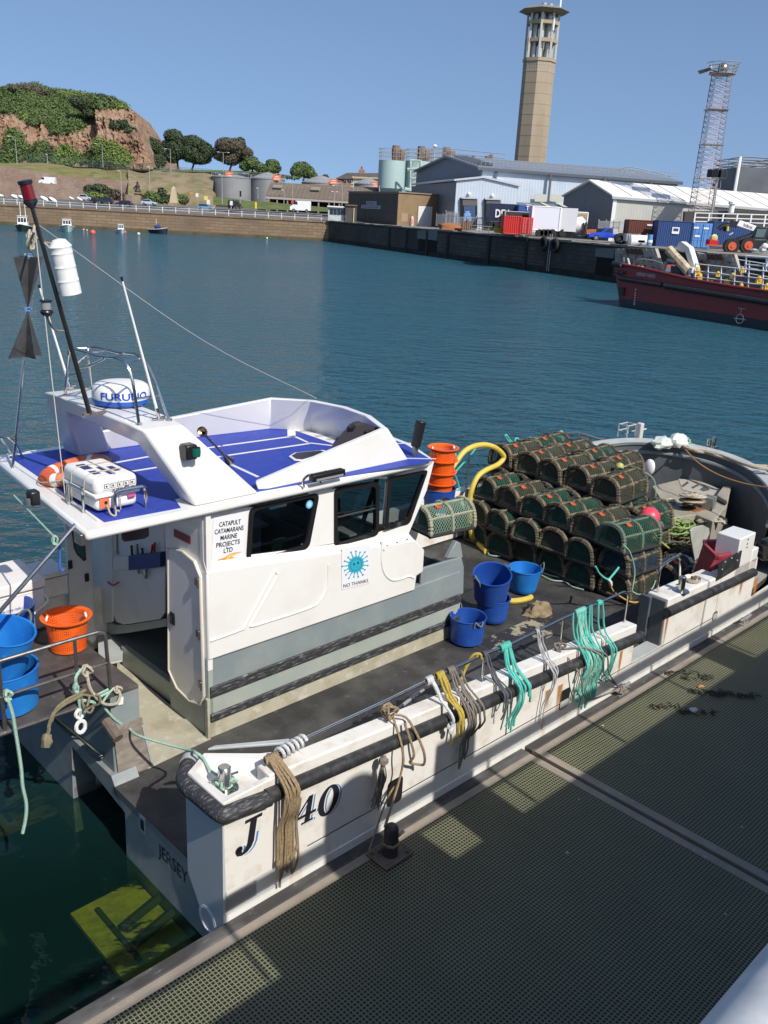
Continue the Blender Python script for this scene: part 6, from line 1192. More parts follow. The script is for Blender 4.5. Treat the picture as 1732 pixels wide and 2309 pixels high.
# port rail ropes
def hang2(name,label,pts,mat,r,base): solo(name,label,'rope',MB().tube(bez(pts,5),r,6),mat,base,group='ropes on the port rail')
c_=lambda x,y:LY('c',x,y,YR-.03)
hang2('turquoise_rope','turquoise rope knotted in loops on the port rail beyond the yellow hose',[c_(830,320),c_(790,280),c_(770,235),c_(790,230),c_(830,290),c_(880,330),c_(900,270),c_(935,280),c_(930,340),c_(880,390),c_(830,400),c_(830,350),c_(880,340),c_(885,480)],turq,.02,c_(860,320))
hang2('turquoise_strop','flat turquoise strop hung on the port rail',[c_(1045,270),c_(1060,400),c_(1075,405),c_(1070,270),c_(1130,285),c_(1135,262)],turq,.03,c_(1060,270))
m_=MB()
for k in range(6): m_.tube(bez([c_(1415+14*k,330),c_(1425+14*k,230),c_(1470,180+4*k),c_(1520+6*k,240),c_(1545+5*k,310)],5),.02,6)
solo('pale_rope_coil','pale green rope coil hung on the port rail near the bow','rope',m_,turqp,c_(1470,180),group='ropes on the port rail')
hang2('turquoise_rope','turquoise rope coil hung on the port rail behind the orange baskets',[c_(130,540),c_(150,460),c_(175,540),c_(195,455),c_(200,540),c_(215,460)],turq,.02,c_(170,480))
hang2('turquoise_line','turquoise line stretched from the port rail down to the basket stack',[c_(400,395),c_(300,520),c_(150,690),c_(160,760),c_(190,860),c_(205,1000)],turq,.016,c_(300,520))
# ------------------------------------------------ litter on the pontoon
weed=M('seaweed',(.015,.018,.008),.6,c2=(.03,.028,.012),sc=9)
for i,(x,y,sx,n,lb) in enumerate(((850,905,.28,26,'thin dark seaweed strand nearest the hull edge of the pontoon'),(1010,950,.3,26,'dark seaweed strand at the edge of the shadow on the pontoon'),(1090,1085,.3,34,'dark seaweed clump beside the crab claw'),(1330,1110,.38,60,'largest dark seaweed heap on the pontoon'),(700,1220,.22,26,'small seaweed sprig nearest the bollard end'),(1010,1270,.3,26,'loose seaweed fronds beside the white shell'))):
    c=LZ('R',x,y,.5); rnd=random.Random(i+40); mb=MB()
    for k in range(n):
        a=rnd.gauss(0,.35)+(-.75 if i!=4 else 1.2); q_=rnd.uniform(-sx,sx); p=Vector((c.x+q_*math.cos(-.75),c.y+q_*math.sin(-.75),.503)); l_=rnd.uniform(.05,.13)
        a=rnd.uniform(0,6.28); mb.tube([p+Vector((0,0,.004)),p+Vector((math.cos(a)*l_*.5,math.sin(a)*l_*.5,rnd.uniform(.004,.03))),p+Vector((math.cos(a+.4)*l_,math.sin(a+.4)*l_,.006))],[.006,.009,.003],4)
    solo('seaweed',lb,'seaweed',mb,weed,(c.x,c.y,.503),group='seaweed on the pontoon')
c=LZ('R',1030,1040,.5); solo('crab_claw','small orange crab claw lying among the seaweed','crab claw',MB().tube([(c.x-.05,c.y+.02,.515),(c.x,c.y,.53),(c.x+.05,c.y-.03,.52)],[.012,.024,.006],8).tube([(c.x,c.y,.53),(c.x+.055,c.y+.01,.52)],[.018,.005],6),M('claw_orange',(.5,.2,.09),.5),(c.x,c.y,.503))
c=LZ('R',960,1258,.5); solo('white_shell','broken white shell on the shaded grating','shell',MB().ball((c.x,c.y,.52),.055,9,6,sz=.35,sx=1.2,jit=.6),M('shell_white',(.5,.5,.5),.7),(c.x,c.y,.503))
# ================================================================ far side of the harbour
ZQ=4.3; FW=208.0; DF='W'
Q=WY
def Qz(s,x,y,Y): return WY(s,x,y,Y).z
gran=brickM('granite_wall',(.30,.21,.125),(.22,.15,.09),(.13,.095,.065),2.2,.62,.05,stain=(.16,.115,.075),slo=.42,shi=.72,ssc=.12)
pinkw=brickM('pink_granite_wall',(.33,.22,.16),(.26,.17,.125),(.20,.145,.11),.9,.45,.05,stain=(.36,.29,.24),ssc=.2)
dkwall=brickM('dark_quay_stone',(.10,.088,.068),(.07,.062,.05),(.035,.032,.028),1.7,.55,.05,vec=(.5,-.866,0),stain=(.035,.033,.026),slo=.40,shi=.62,ssc=.16)
dkwall_n=M('weed_band',(.012,.016,.008),.9,c2=(.03,.03,.02),sc=.6)
asph=M('asphalt',(.11,.105,.10),.9,c2=(.16,.15,.14),sc=.08); grassm=M('dry_grass',(.16,.15,.045),.95,c2=(.24,.19,.08),sc=.12,c3=(.07,.10,.02),sc3=.35,lo3=.5,hi3=.7); grassg=M('green_grass',(.07,.105,.022),.95,c2=(.13,.14,.04),sc=.3)
XC=WZ('B',600,792,0); XC=V3(XC.x*FW/XC.y,FW,0)
zwt=lambda X: Qz('A',0,843,FW)   # top of the far wall
ZW=4.35
t=solo('harbour_wall','long tan granite harbour wall with a white railing across the water','wall',MB().box(-130,XC.x,FW,FW+4,-6,ZW-.35).box(-130,XC.x,FW-.15,FW+4,ZW-.35,ZW),gran,(-60,FW,0))
solo('weed_line','dark weed band at the foot of the tan harbour wall','seaweed',MB().box(-130,XC.x,FW-.03,FW-.001,-.5,.55),M('weed_tan',(.13,.10,.055),.95,c2=(.07,.06,.03),sc=.4),(-60,FW,0))
whp=M('white_rail_paint',(.75,.75,.73),.5)
rl=thing('white_railing','white two bar railing along the top of the tan harbour wall','railing',(-60,FW+.6,ZW))
part('rails',MB().box(-125,XC.x-.5,FW+.55,FW+.63,ZW+1.02,ZW+1.08).box(-125,XC.x-.5,FW+.55,FW+.63,ZW+.5,ZW+.57),whp,rl)
k=-124
while k<XC.x-1: part('post',MB().box(k-.06,k+.06,FW+.5,FW+.68,ZW,ZW+1.22),whp,rl); k+=2.96
# ground: rises gently behind the wall
gy=[(FW+3.9,ZW),(222,4.65),(240,5.1),(262,5.7),(300,6.2),(420,6.6),(1200,6.8),(4500,6.9)]
gm=MB(); xs=[-2500,-140,-60,-13,40,140,2500]
for (y0,z0),(y1,z1) in zip(gy,gy[1:]):
    for x0,x1 in zip(xs,xs[1:]): gm.face([(x0,y0,z0),(x1,y0,z0),(x1,y1,z1),(x0,y1,z1)])
struct('road',gm,asph,(0,FW,0),sm=0)
# right hand quay
q0=XC.copy(); q1=WZ('D',480,1160,0); dq=(q1-q0); dq.z=0; dq.normalize(); nq=Vector((-dq.y,dq.x,0)) # nq points inland
if nq.x<0: nq=-nq
qend=q0+dq*190
ptop=[q0+Vector((0,0,ZQ)),qend+Vector((0,0,ZQ)),qend+nq*200+Vector((0,0,ZQ)),q0+nq*60+Vector((0,30,ZQ))]
struct('quay_apron',MB().prism([p-Vector((0,0,.3)) for p in ptop],(0,0,.3)),M('quay_apron_concrete',(.24,.22,.19),.9,c2=(.17,.16,.14),sc=.2),(30,150,0),sm=0)
qw=MB().prism([q0+Vector((0,0,-6)),qend+Vector((0,0,-6)),qend+nq*3+Vector((0,0,-6)),q0+nq*3+Vector((0,0,-6))],(0,0,6+ZQ-.01))
quay=thing('stone_quay','dark stone commercial quay wall with recesses on the right of the harbour','quay wall',q0)
part('wall',qw,dkwall,quay,sm=0)
def onq(s,x,y,off=-.05):   # point on the quay face under a surveyed pixel
    d=ray(*px(s,x,y)); t=((q0+nq*off-CAM).dot(nq))/d.dot(nq); return CAM+d*t
part('weed_band',MB().prism([q0+nq*-.02+Vector((0,0,-.5)),qend+nq*-.02+Vector((0,0,-.5)),qend+nq*-.02+Vector((0,0,.8)),q0+nq*-.02+Vector((0,0,.8))],nq*.01),dkwall_n,quay,sm=0)
for s,x in(('B',1055),('B',1185),('B',1340),('B',1495),('C',680),('C',960),('C',1120)):
    p=onq(s,x,800); part('timber_pile',MB().prism([p+dq*a+nq*b+Vector((0,0,-.5-p.z)) for a,b in((-.28,-.22),(.28,-.22),(.28,.05),(-.28,.05))],(0,0,ZQ+.45)),M('pile_dark',(.03,.028,.022),.9),quay)
for s,x0,x1,y0,y1 in(('B',1275,1415,790,900),('C',1480,1610,925,1080)):
    a,b_=onq(s,x0,y0),onq(s,x1,y0); lo=onq(s,x1,y1).z; part('recess',MB().prism([a,b_,Vector((b_.x,b_.y,lo)),Vector((a.x,a.y,lo))],nq*.02),M('recess_black',(.006,.006,.006),1),quay,sm=0)
    a2,b2=onq(s,x0-8,y0-62,-.15),onq(s,x1,y0-62,-.15); part('recess_lintel',MB().prism([a2,b2,Vector((b2.x,b2.y,a.z)),Vector((a2.x,a2.y,a.z))],nq*.1),M('lintel_grey',(.17,.18,.17),.9),quay,sm=0)
cp=MB(); n0=0
rnd=random.Random(3)
while n0<185:
    l_=rnd.uniform(1.6,2.6); a=q0+dq*n0; b_=q0+dq*(n0+l_-.06); h=rnd.uniform(.16,.30); cp.prism([a+nq*-.12+Vector((0,0,ZQ-.02)),b_+nq*-.12+Vector((0,0,ZQ-.02)),b_+nq*.7+Vector((0,0,ZQ-.02)),a+nq*.7+Vector((0,0,ZQ-.02))],(0,0,h)); n0+=l_
part('coping',cp,M('coping_stone',(.26,.235,.19),.9,c2=(.17,.15,.12),sc=.6),quay,sm=0)
tyrem=M('tyre_black',(.015,.015,.015),.8)
for x,y,lb in((1080,828,'left one of two black tyre fenders hung on the dark quay wall'),(1163,843,'right one of two black tyre fenders hung on the dark quay wall')):
    p=onq('C',x,y,-.35); T=Vector((0,0,1)).rotation_difference(nq).to_matrix(); solo('tyre_fender',lb,'tyre',MB().tube([p+T@Vector((.72*math.cos(2*PI*i/24),.72*math.sin(2*PI*i/24),0)) for i in range(24)],.27,10,closed=True),tyrem,p,'W',group='tyre fenders on the quay wall')
p=onq('C',1130,845,-.2); la=thing('quay_ladder','pale steel ladder with hand hoops between the tyre fenders','ladder',p)
lm=MB()
for d in(-.25,.25): lm.tube([p+dq*d+Vector((0,0,-p.z+.2)),p+dq*d+Vector((0,0,ZQ+.9-p.z))],.05,6)
part('stiles',lm,galv,la)
lm=MB()
for k in range(14): lm.tube([p+dq*-.25+Vector((0,0,.5+k*.3-p.z)),p+dq*.25+Vector((0,0,.5+k*.3-p.z))],.03,5)
part('rungs',lm,galv,la)
# ---------------------------------------------------------------- retaining walls, bank, cliff
YL1,YL2=262,273
def wallpoly(name,label,pts,Y,th,mat,cat='wall'): return solo(name,label,cat,MB().prism([Q(*p,Y) for p in pts],(0,th,0)),mat,Q(*pts[-1],Y),'W',sm=0)
A_=lambda *p:[('A',x,y) for x,y in p]
wallpoly('ramp_wall','lower pink granite wall in front of the ramp with the white van',A_((-60,692),(345,735),(530,768),(800,800),(960,800),(960,880),(-60,880)),YL1,.8,pinkw)
wallpoly('retaining_wall','upper pink granite retaining wall below the dry grass bank',A_((-60,612),(200,648),(430,690),(830,712),(900,728),(965,760),(965,860),(-60,860)),YL2,.8,pinkw)
struct('ramp_road',MB().face([Q('A',-60,712,YL1+.8),Q('A',345,745,YL1+.8),Q('A',345,742,YL2),Q('A',-60,709,YL2)]),asph,(0,YL1,0),sm=0)
def terr(name,rows,mat,nu=40,jit=.6,kind='structure',seed=0):
    """terrain from surveyed rows: each row = (Y, [(s,x,y)...])"""
    G=[]
    for Y,pts in rows:
        P=[Q(*p,Y) for p in pts]; ls=[0]
        for a,b_ in zip(P,P[1:]): ls.append(ls[-1]+(b_-a).length)
        R=[]
        for i in range(nu+1):
            d=ls[-1]*i/nu; j=max(k for k in range(len(ls)) if ls[k]<=d+1e-9); j=min(j,len(P)-2); R.append(lerp(P[j],P[j+1],(d-ls[j])/max(1e-9,ls[j+1]-ls[j])))
        G.append(R)
    vs=[];fs=[];W_=nu+1
    for r,R in enumerate(G):
        for i,p in enumerate(R): vs.append(p+Vector((0,jit*2*noise.noise(p*.12+Vector((seed,0,0))),jit*noise.noise(p*.2+Vector((0,seed,7))))) if 0<r else p)
    for r in range(len(G)-1):
        for i in range(nu): fs.append([r*W_+i,r*W_+i+1,(r+1)*W_+i+1,(r+1)*W_+i])
    return struct(name,MB().raw(vs,fs),mat,(0,rows[0][0],0),kind=kind,sm=60)
terr('grass_bank',[(YL2+.4,A_((-60,613),(200,649),(430,691),(830,713))),(286,A_((-60,600),(250,622),(640,660),(830,690))),(302,A_((-60,594),(250,606),(640,642),(830,655)))],grassm)
rockb=M('rubble_bank',(.24,.18,.11),.95,c2=(.13,.13,.05),sc=.25,lo=.42,hi=.62,c3=(.30,.22,.15),sc3=.9,lo3=.58,hi3=.72,bump=.6,bsc=.8)
terr('rubble_bank',[(265,A_((800,880),(1000,880),(1345,880))),(266,A_((800,800),(1000,800),(1345,800))),(272,A_((800,715),(960,745),(1330,770))),(285,A_((800,665),(1050,668),(1330,690))),(303,A_((800,650),(1050,655),(1340,668)))],rockb,jit=.9)
terr('upper_ground',[(302,A_((-60,594),(640,640),(1100,655),(1700,668))),(330,A_((-60,585),(640,632),(1100,645),(1700,662))),(420,A_((-60,580),(640,625),(1100,640),(1700,655)))],grassg,jit=.2)
def cliffM():
    m,t,b=nt('cliff_rock'); b.inputs['Roughness'].default_value=.95; co=N(t,'ShaderNodeTexCoord')
    mp=N(t,'ShaderNodeMapping'); mp.inputs['Scale'].default_value=(1,1,.35); L(t,co.outputs['Object'],mp.inputs[0])
    n1=N(t,'ShaderNodeTexNoise',Scale=.10,Detail=8,Roughness=.7); L(t,mp.outputs[0],n1.inputs['Vector']); n2=N(t,'ShaderNodeTexNoise',Scale=.55,Detail=8,Roughness=.7); L(t,mp.outputs[0],n2.inputs['Vector'])
    r=N(t,'ShaderNodeValToRGB'); e=r.color_ramp.elements; e[0].position=.3; e[0].color=(.16,.12,.09,1); e[1].position=.72; e[1].color=(.42,.34,.26,1); k=e.new(.45); k.color=(.34,.20,.12,1); k=e.new(.58); k.color=(.38,.27,.19,1)
    L(t,n1.outputs['Fac'],r.inputs[0]); x=N(t,'ShaderNodeMix',data_type='RGBA',blend_type='MULTIPLY'); x.inputs['Factor'].default_value=.8; L(t,r.outputs[0],x.inputs['A'])
    r2=N(t,'ShaderNodeValToRGB'); r2.color_ramp.elements[0].position=.36; r2.color_ramp.elements[0].color=(.42,.42,.42,1); r2.color_ramp.elements[1].position=.6; r2.color_ramp.elements[1].color=(1.15,1.12,1.08,1); L(t,n2.outputs['Fac'],r2.inputs[0]); L(t,r2.outputs[0],x.inputs['B'])
    L(t,x.outputs['Result'],b.inputs['Base Color']); bp=N(t,'ShaderNodeBump',Strength=1,Distance=1.2); L(t,n2.outputs['Fac'],bp.inputs['Height']); L(t,bp.outputs[0],b.inputs['Normal']); return m
TOP=[(-80,150),(0,138),(40,132),(75,113),(215,108),(300,143),(420,152),(540,165),(590,188),(640,180),(690,200),(735,215),(790,258),(820,268),(852,285),(868,330),(882,385),(900,425),(915,480),(930,530),(945,580),(958,625)]
def topy(x):
    for (a,b_),(c,d) in zip(TOP,TOP[1:]):
        if a<=x<=c: return lerp(b_,d,(x-a)/(c-a))
    return TOP[-1][1]
def hillP(x,t,n=True):
    yf=lerp(600,640,max(0,min(1,x/900))); yt=topy(x); prof=[(0,0),(.25,6),(.55,14),(.75,26),(1,44)] if x<590 else [(0,0),(.3,3),(.72,7),(.78,13),(1,20)]
    for (a,b_),(c,d) in zip(prof,prof[1:]):
        if a<=t<=c: dY=lerp(b_,d,(t-a)/(c-a)); break
    Y=306+dY; p=Q('A',x,lerp(yf,yt,t),Y)
    if n: p.y+=4*noise.noise(Vector((p.x*.10,p.z*.13,1)))+4.5*abs(noise.noise(Vector((p.x*.30,p.z*.12,5))))+2.2*abs(noise.noise(Vector((p.x*.8,p.z*.45,9))))+noise.noise(Vector((p.x*1.7,p.z*1.5,2)))
    return p
nu,nv=230,70; vs=[];fs=[]
for j in range(nv+3):
    for i in range(nu+1):
        x=lerp(-80,958,i/nu)
        if j<=nv: vs.append(hillP(x,j/nv))
        else:
            p=hillP(x,1); vs.append(Vector((p.x*1.02,p.y+(25 if j==nv+1 else 90),p.z-(1.5 if j==nv+1 else p.z*.6))))
for j in range(nv+2):
    for i in range(nu): a=j*(nu+1)+i; fs.append([a,a+1,a+nu+2,a+nu+1])
# right hand return of the cliff
struct('hill',MB().raw(vs,fs),cliffM(),(-80,306,0),sm=30)
# foliage helpers
def leafM(name,c,c2,c3):
    m=M(name,c,.75,c2=c2,sc=.5,lo=.38,hi=.62,c3=c3,sc3=2.2,lo3=.58,hi3=.75); return m
lf_dark=leafM('foliage_dark',(.03,.05,.02),(.05,.075,.03),(.075,.10,.04)); lf_mid=leafM('foliage_mid',(.06,.10,.025),(.10,.15,.04),(.13,.17,.06)); lf_br=leafM('foliage_bright',(.11,.17,.03),(.15,.20,.05),(.19,.22,.08)); lf_brn=leafM('foliage_brown',(.065,.06,.035),(.11,.085,.055),(.035,.05,.02))
def leaves(mb,c,r,n,sz,rnd,flat=.75,up=.25):
    """leaf sprays through a lumpy ellipsoid"""
    for k in range(n):
        while True:
            p=Vector((rnd.uniform(-1,1),rnd.uniform(-1,1),rnd.uniform(-1,1)))
            if .2<p.length<1: break
        p=p*(p.length**-.35); p=Vector((p.x*r[0],p.y*r[1],p.z*r[2])); q_=Vector(c)+p; s_=sz*rnd.uniform(.6,1.4)
        n_=(p.normalized()+Vector((rnd.gauss(0,.5),rnd.gauss(0,.5),rnd.gauss(up,.5)))).normalized(); a=n_.orthogonal().normalized(); a=Matrix.Rotation(rnd.uniform(0,6.28),3,n_)@a; b_=n_.cross(a)
        mb.raw([q_-a*s_,q_+b_*s_*.55+n_*s_*.12,q_+a*s_,q_-b_*s_*.55+n_*s_*.12],[[0,1,2,3]])
def tree(name,label,foot,lumps,mat,sz,n,seed,trunk=.35,group='trees beyond the harbour'):
    rnd=random.Random(seed); foot=Vector(foot); t=thing(name,label,'tree',foot,'W',group)
    tm=MB(); top=sum((Vector(c) for c,_ in lumps),Vector())/len(lumps)
    tm.tube([foot-Vector((0,0,.5)),lerp(foot,top,.45)+Vector((.2,0,0)),top],[trunk,trunk*.7,trunk*.25],7)
    for c,r in lumps[:7]: tm.tube([lerp(foot,top,.5),lerp(lerp(foot,top,.5),Vector(c),.6)+Vector((0,0,.3)),Vector(c)],[trunk*.45,trunk*.3,trunk*.1],5)
    part('trunk',tm,M('bark',(.07,.055,.04),.95),t)
    mb=MB()
    for c,r in lumps: leaves(mb,c,r,int(n*r[0]*r[2]**.5)+10,sz,rnd)
    part('crown',mb,mat,t,sm=0); return t
def bush(name,label,pts,Y,mat,sz,n,seed,cat='bush',group='bushes behind the harbour road'):
    """pts: (s,x,y,rx,ry) lumps in survey pixels"""
    rnd=random.Random(seed); mb=MB(); k=.947*Y/2000
    C=[]
    for s,x,y,rx,ry in pts:
        c=Q(s,x,y,Y); r=(rx/SV[s][2]*k,rx/SV[s][2]*k*.8,ry/SV[s][2]*k); C.append(c); leaves(mb,c,r,int(n*max(.3,r[0]*r[2])),sz,rnd)
    base=min(C,key=lambda c:c.z).copy(); t=thing(name,label,cat,base,'W',group)
    part('foliage',mb,mat,t,sm=0); part('stems',MB().tube([base+Vector((0,0,-1.2)),base+Vector((0,0,.4))],.08,5),M('bark',(.07,.055,.04),.95),t); return t
# vegetation on the hill
rnd=random.Random(77); hv={0:MB(),1:MB(),2:MB()}
def inpoly(x,y,P):
    c=False
    for (x0,y0),(x1,y1) in zip(P,P[-1:]+P[:-1]):
        if (y0>y)!=(y1>y) and x<(x1-x0)*(y-y0)/(y1-y0)+x0: c=not c
    return c
GREEN=[([(-80,150),(0,138),(40,132),(75,113),(215,108),(300,143),(420,152),(590,185),(560,215),(590,300),(540,330),(520,385),(450,410),(330,420),(255,340),(200,360),(90,300),(-80,250)],1500,(1,1,2)),
 ([(590,190),(690,200),(790,258),(590,252)],150,(1,2)),
 ([(60,400),(110,390),(190,560),(110,600),(20,590),(30,470)],190,(2,1)),([(0,540),(80,580),(90,606),(-80,600),(-80,530)],90,(0,1)),([(235,480),(285,475),(335,560),(330,600),(190,600),(200,560)],160,(0,1)),([(340,520),(400,490),(470,560),(560,520),(560,600),(340,608)],190,(1,2,0)),([(560,530),(610,440),(650,470),(700,480),(790,540),(805,600),(780,628),(560,615)],330,(1,2)),([(670,350),(700,345),(715,380),(685,385)],16,(0,)),([(725,340),(765,340),(770,372),(730,370)],18,(0,)),([(780,385),(810,390),(805,405),(780,402)],8,(0,))]
for P,n,kinds in GREEN:
    x0,x1=min(p[0] for p in P),max(p[0] for p in P); y0,y1=min(p[1] for p in P),max(p[1] for p in P); k=0; tr_=0
    while k<n and tr_<n*20:
        tr_+=1; x,y=rnd.uniform(x0,x1),rnd.uniform(y0,y1)
        if not inpoly(x,y,P): continue
        yf=lerp(600,640,max(0,min(1,x/900))); tt=(y-yf)/(topy(x)-yf)
        if not 0<=tt<=1.0: continue
        p=hillP(x,min(.99,tt)); q_=noise.noise(Vector((p.x*.07,p.z*.09,3))); kd=kinds[min(len(kinds)-1,int((q_*.9+.5)*len(kinds)))] if len(kinds)>1 else kinds[0]
        r=rnd.uniform(.9,2.0); leaves(hv[kd],p+Vector((0,-.4,.2)),(r*1.2,r*.9,r*.7),34,.36,rnd,up=.5); k+=1
for kd,mt,nm in((0,lf_dark,'dark_scrub'),(1,lf_mid,'hill_scrub'),(2,lf_br,'bright_scrub')): solo(nm,None,None,hv[kd],mt,(-80,306,10),'W',kind='stuff',sm=0)
def htree(label,lps,Y,mat,seed,sz=.34,n=260,foot=None,trunk=.4,name='pine_tree',group='trees beyond the harbour'):
    k=.947*Y/2000; L_=[]
    for s,x,y,rx,ry in lps: L_.append((Q(s,x,y,Y+rnd.uniform(-2,2)),(rx/SV[s][2]*k,rx/SV[s][2]*k*.9,ry/SV[s][2]*k)))
    s,x,y=foot or (lps[0][0],lps[0][1],lps[0][2]+90); return tree(name,label,Q(s,x,y,Y),L_,mat,sz,n,seed,trunk,group)
htree('dark bushy tree on the shoulder of the cliff top',[('A',635,210,45,38),('A',610,225,30,28),('A',660,230,30,25)],326,lf_dark,1,foot=('A',635,258),name='round_tree',group='trees on the cliff top')
htree('dark tree clump hanging at the edge of the green slope',[('A',500,225,50,40),('A',545,265,45,40),('A',470,215,35,30),('A',560,290,25,22)],322,lf_dark,2,foot=('A',530,310),name='round_tree',group='trees on the cliff top')
htree('dark brown green bush on the summit of the green hill',[('A',110,140,60,25),('A',180,140,70,28),('A',250,160,60,28),('A',290,180,35,22)],345,lf_brn,3,foot=('A',180,185),name='round_tree',group='trees on the cliff top')
htree('dense dark trees immediately right of the cliff foot',[('A',965,500,50,50),('A',1000,540,45,45),('A',940,480,30,40),('A',980,590,60,40),('A',905,412,16,12)],335,lf_dark,4,foot=('A',985,640),name='broad_tree')
htree('broad dark pine with a flat spreading crown, left of the big pair',[('A',1080,430,60,38),('A',1060,490,50,45),('A',1110,520,70,60),('A',1075,560,50,40),('A',1150,480,45,45)],338,lf_dark,5,foot=('A',1110,640))
htree('broad dark pine with a rounded spreading crown, right of the big pair',[('A',1200,475,75,45),('A',1250,510,70,50),('A',1180,540,60,55),('A',1290,530,45,50),('A',1240,570,80,40)],338,lf_dark,6,foot=('A',1195,640))
htree('ragged brownish conifer nearest the grey tanks',[('A',1410,490,70,45),('A',1470,500,65,50),('A',1380,540,60,50),('A',1500,540,60,50),('A',1440,570,70,45),('A',1540,545,40,40),('A',1500,470,30,28)],334,lf_brn,7,foot=('A',1430,650))
htree('low dark green tree just right of the brownish conifer',[('A',1570,600,50,40),('A',1620,630,40,30),('A',1530,620,40,30)],330,lf_mid,8,foot=('A',1570,665),name='broad_tree')
htree('narrow mid green tree left of the round crowned tree',[('B',180,235,55,38),('B',195,265,55,35),('B',160,275,45,25)],345,lf_mid,9,foot=('B',185,318),name='broad_tree')
htree('round crowned green tree standing above the low brown shed',[('B',400,265,75,50),('B',440,290,60,45),('B',365,290,55,45),('B',470,315,50,28)],345,lf_mid,10,foot=('B',410,350),name='broad_tree')
htree('small dark bushy tree left of the brick house',[('B',577,330,28,18)],345,lf_dark,11,foot=('B',577,352),name='broad_tree')
bush('hedge','long dark hedge running below the trees to the tanks',[('A',1010+60*i,650+4*i,45,14) for i in range(11)]+[('B',40+60*i,305+6*i,45,14) for i in range(6)],318,lf_mid,.45,60,12,'hedge','hedges')
bush('round_bush','dark flat topped bush left of the lamp above the parked cars',[('A',560,768,45,30),('A',620,755,55,25),('A',590,800,60,28),('A',680,790,50,32)],246,lf_dark,.3,140,13)
bush('round_bush','bright low shrub in front of the dark flat topped bush',[('A',575,805,50,26),('A',640,815,40,20)],243,lf_br,.28,150,14)
bush('round_bush','brown green bush directly behind the dark parked cars',[('A',720,795,55,30),('A',750,815,35,24),('A',690,815,45,22)],244,lf_brn,.3,140,15)
bush('round_bush','clipped round green bush nearest the statue',[('A',945,812,55,36),('A',920,825,38,28),('A',980,825,30,28)],244,lf_mid,.3,150,16)
bush('round_bush','tall dark bush between the two clipped green bushes',[('A',1010,795,36,38),('A',1015,825,35,28)],246,lf_dark,.3,160,17)
bush('round_bush','clipped green bush behind the stone obelisk',[('A',1090,825,50,38),('A',1140,830,40,32),('A',1060,835,30,28)],246,lf_mid,.3,150,18)
bush('round_bush','dark bush at the end of the wooden fence on the bank',[('A',655,650,20,14)],300,lf_dark,.3,160,19)
gfen=M('green_mesh_fence',(.07,.11,.09),.7); 
def fence(name,label,pts,Y,h,mat,sp=3,mesh_=True,cat='fence'):
    P=[Q(*p,Y) for p in pts]; t=thing(name,label,cat,P[0],'W'); rails=MB(); pm=MB(); k=0
    for a,b_ in zip(P,P[1:]):
        ln=(b_-a).length; n=max(1,int(ln/sp))
        for i in range(n):
            p=lerp(a,b_,i/n); part('post',MB().box(p.x-.06,p.x+.06,p.y-.06,p.y+.06,p.z,p.z+h),mat,t)
        m_=max(2,int(ln/.45)) if mesh_ else 0
        for i in range(m_): p=lerp(a,b_,i/m_); rails.box(p.x-.05,p.x+.05,p.y+.07,p.y+.09,p.z+.1,p.z+h-.05)
        for f in(.15,.95) if mesh_ else(.5,.95): rails.tube([a+Vector((0,.05,h*f)),b_+Vector((0,.05,h*f))],.05,4)
    part('rails',rails,mat,t); return t
fence('green_fence','green mesh fence along the foot of the cliff',A_((130,600),(460,622),(820,652),(1010,650)),303,2.4,gfen,6)
fence('grey_fence','grey railing fence running along the hedge above the rubble bank',A_((1000,655),(1320,672)),303,1.6,M('grey_fence_paint',(.2,.22,.23),.6),6)
fence('timber_fence','short brown timber fence on the dry bank',A_((672,672),(800,682)),292,2.6,M('timber_brown',(.10,.075,.05),.9),3)
# ---------------------------------------------------------------- street lamps, statue, obelisk
lampm=M('lamp_grey',(.42,.43,.42),.5,metal=.3)
def lamp(label,s,x,y0,y1,Y,arm=1.2,two=False,r=.09):
    b_=Q(s,x,y0,Y); tp=Vector((b_.x,Y,Qz(s,x,y1,Y))); t=thing('street_lamp',label,'street lamp',b_,'W',group='street lamps round the harbour')
    part('post',MB().tube([b_-Vector((0,0,.3)),lerp(b_,tp,.3),tp],[r*1.3,r,r*.7],7),lampm,t)
    for d in((-1,1) if two else (-1,)):
        if arm: part('arm',MB().tube([tp,tp+Vector((d*arm*.6,0,.12)),tp+Vector((d*arm,0,.1))],r*.55,5),lampm,t)
        part('lamp_head',MB().ball(tp+Vector((d*arm,0,.08)),.32,8,5,sx=1.3,sz=.4),M('lamp_head',(.62,.62,.60),.4),t)
for a in(('street lamp leftmost on the grass bank below the cliff','A',107,605,440,296,2.0),('street lamp in front of the bright scrub at the cliff foot','A',643,622,485,296,2.0),('street lamp with a pale head before the broad pines','A',1066,645,517,300,1.6),('double headed street lamp before the brownish conifer','A',1393,650,537,300,1.6,True),('tall street lamp rising above the dark parked cars','A',760,838,655,240,.5),('slim street lamp standing behind the clipped bushes','A',935,775,630,262,.4),('tall street lamp in front of the first grey tank','A',1386,850,676,238,.6),('short white topped lamp post on the dry bank','A',298,615,550,298,.2),('street lamp in front of the brown shed roof, left one','B',330,550,372,248,.8),('double armed street lamp beside the pale booth','B',697,640,398,222,2.2,True),('short double lamp under the shed eaves','B',643,535,442,252,.6,True),('street lamp with a dark box near the brown building','B',782,520,380,235,.4),('small lamp post on the left under the shed eaves','B',267,520,430,256,.5),('thin lamp pole in front of the second grey tank','B',72,480,415,272,.2)): lamp(*a)
b_=Q('A',862,852,243); t=thing('statue_monument','dark bronze statue on a tall stone pedestal beside the parked cars','statue',b_,'W'); stn=M('pedestal_stone',(.33,.25,.17),.8,c2=(.24,.18,.12),sc=1)
h=lambda y:Qz('A',862,y,243)
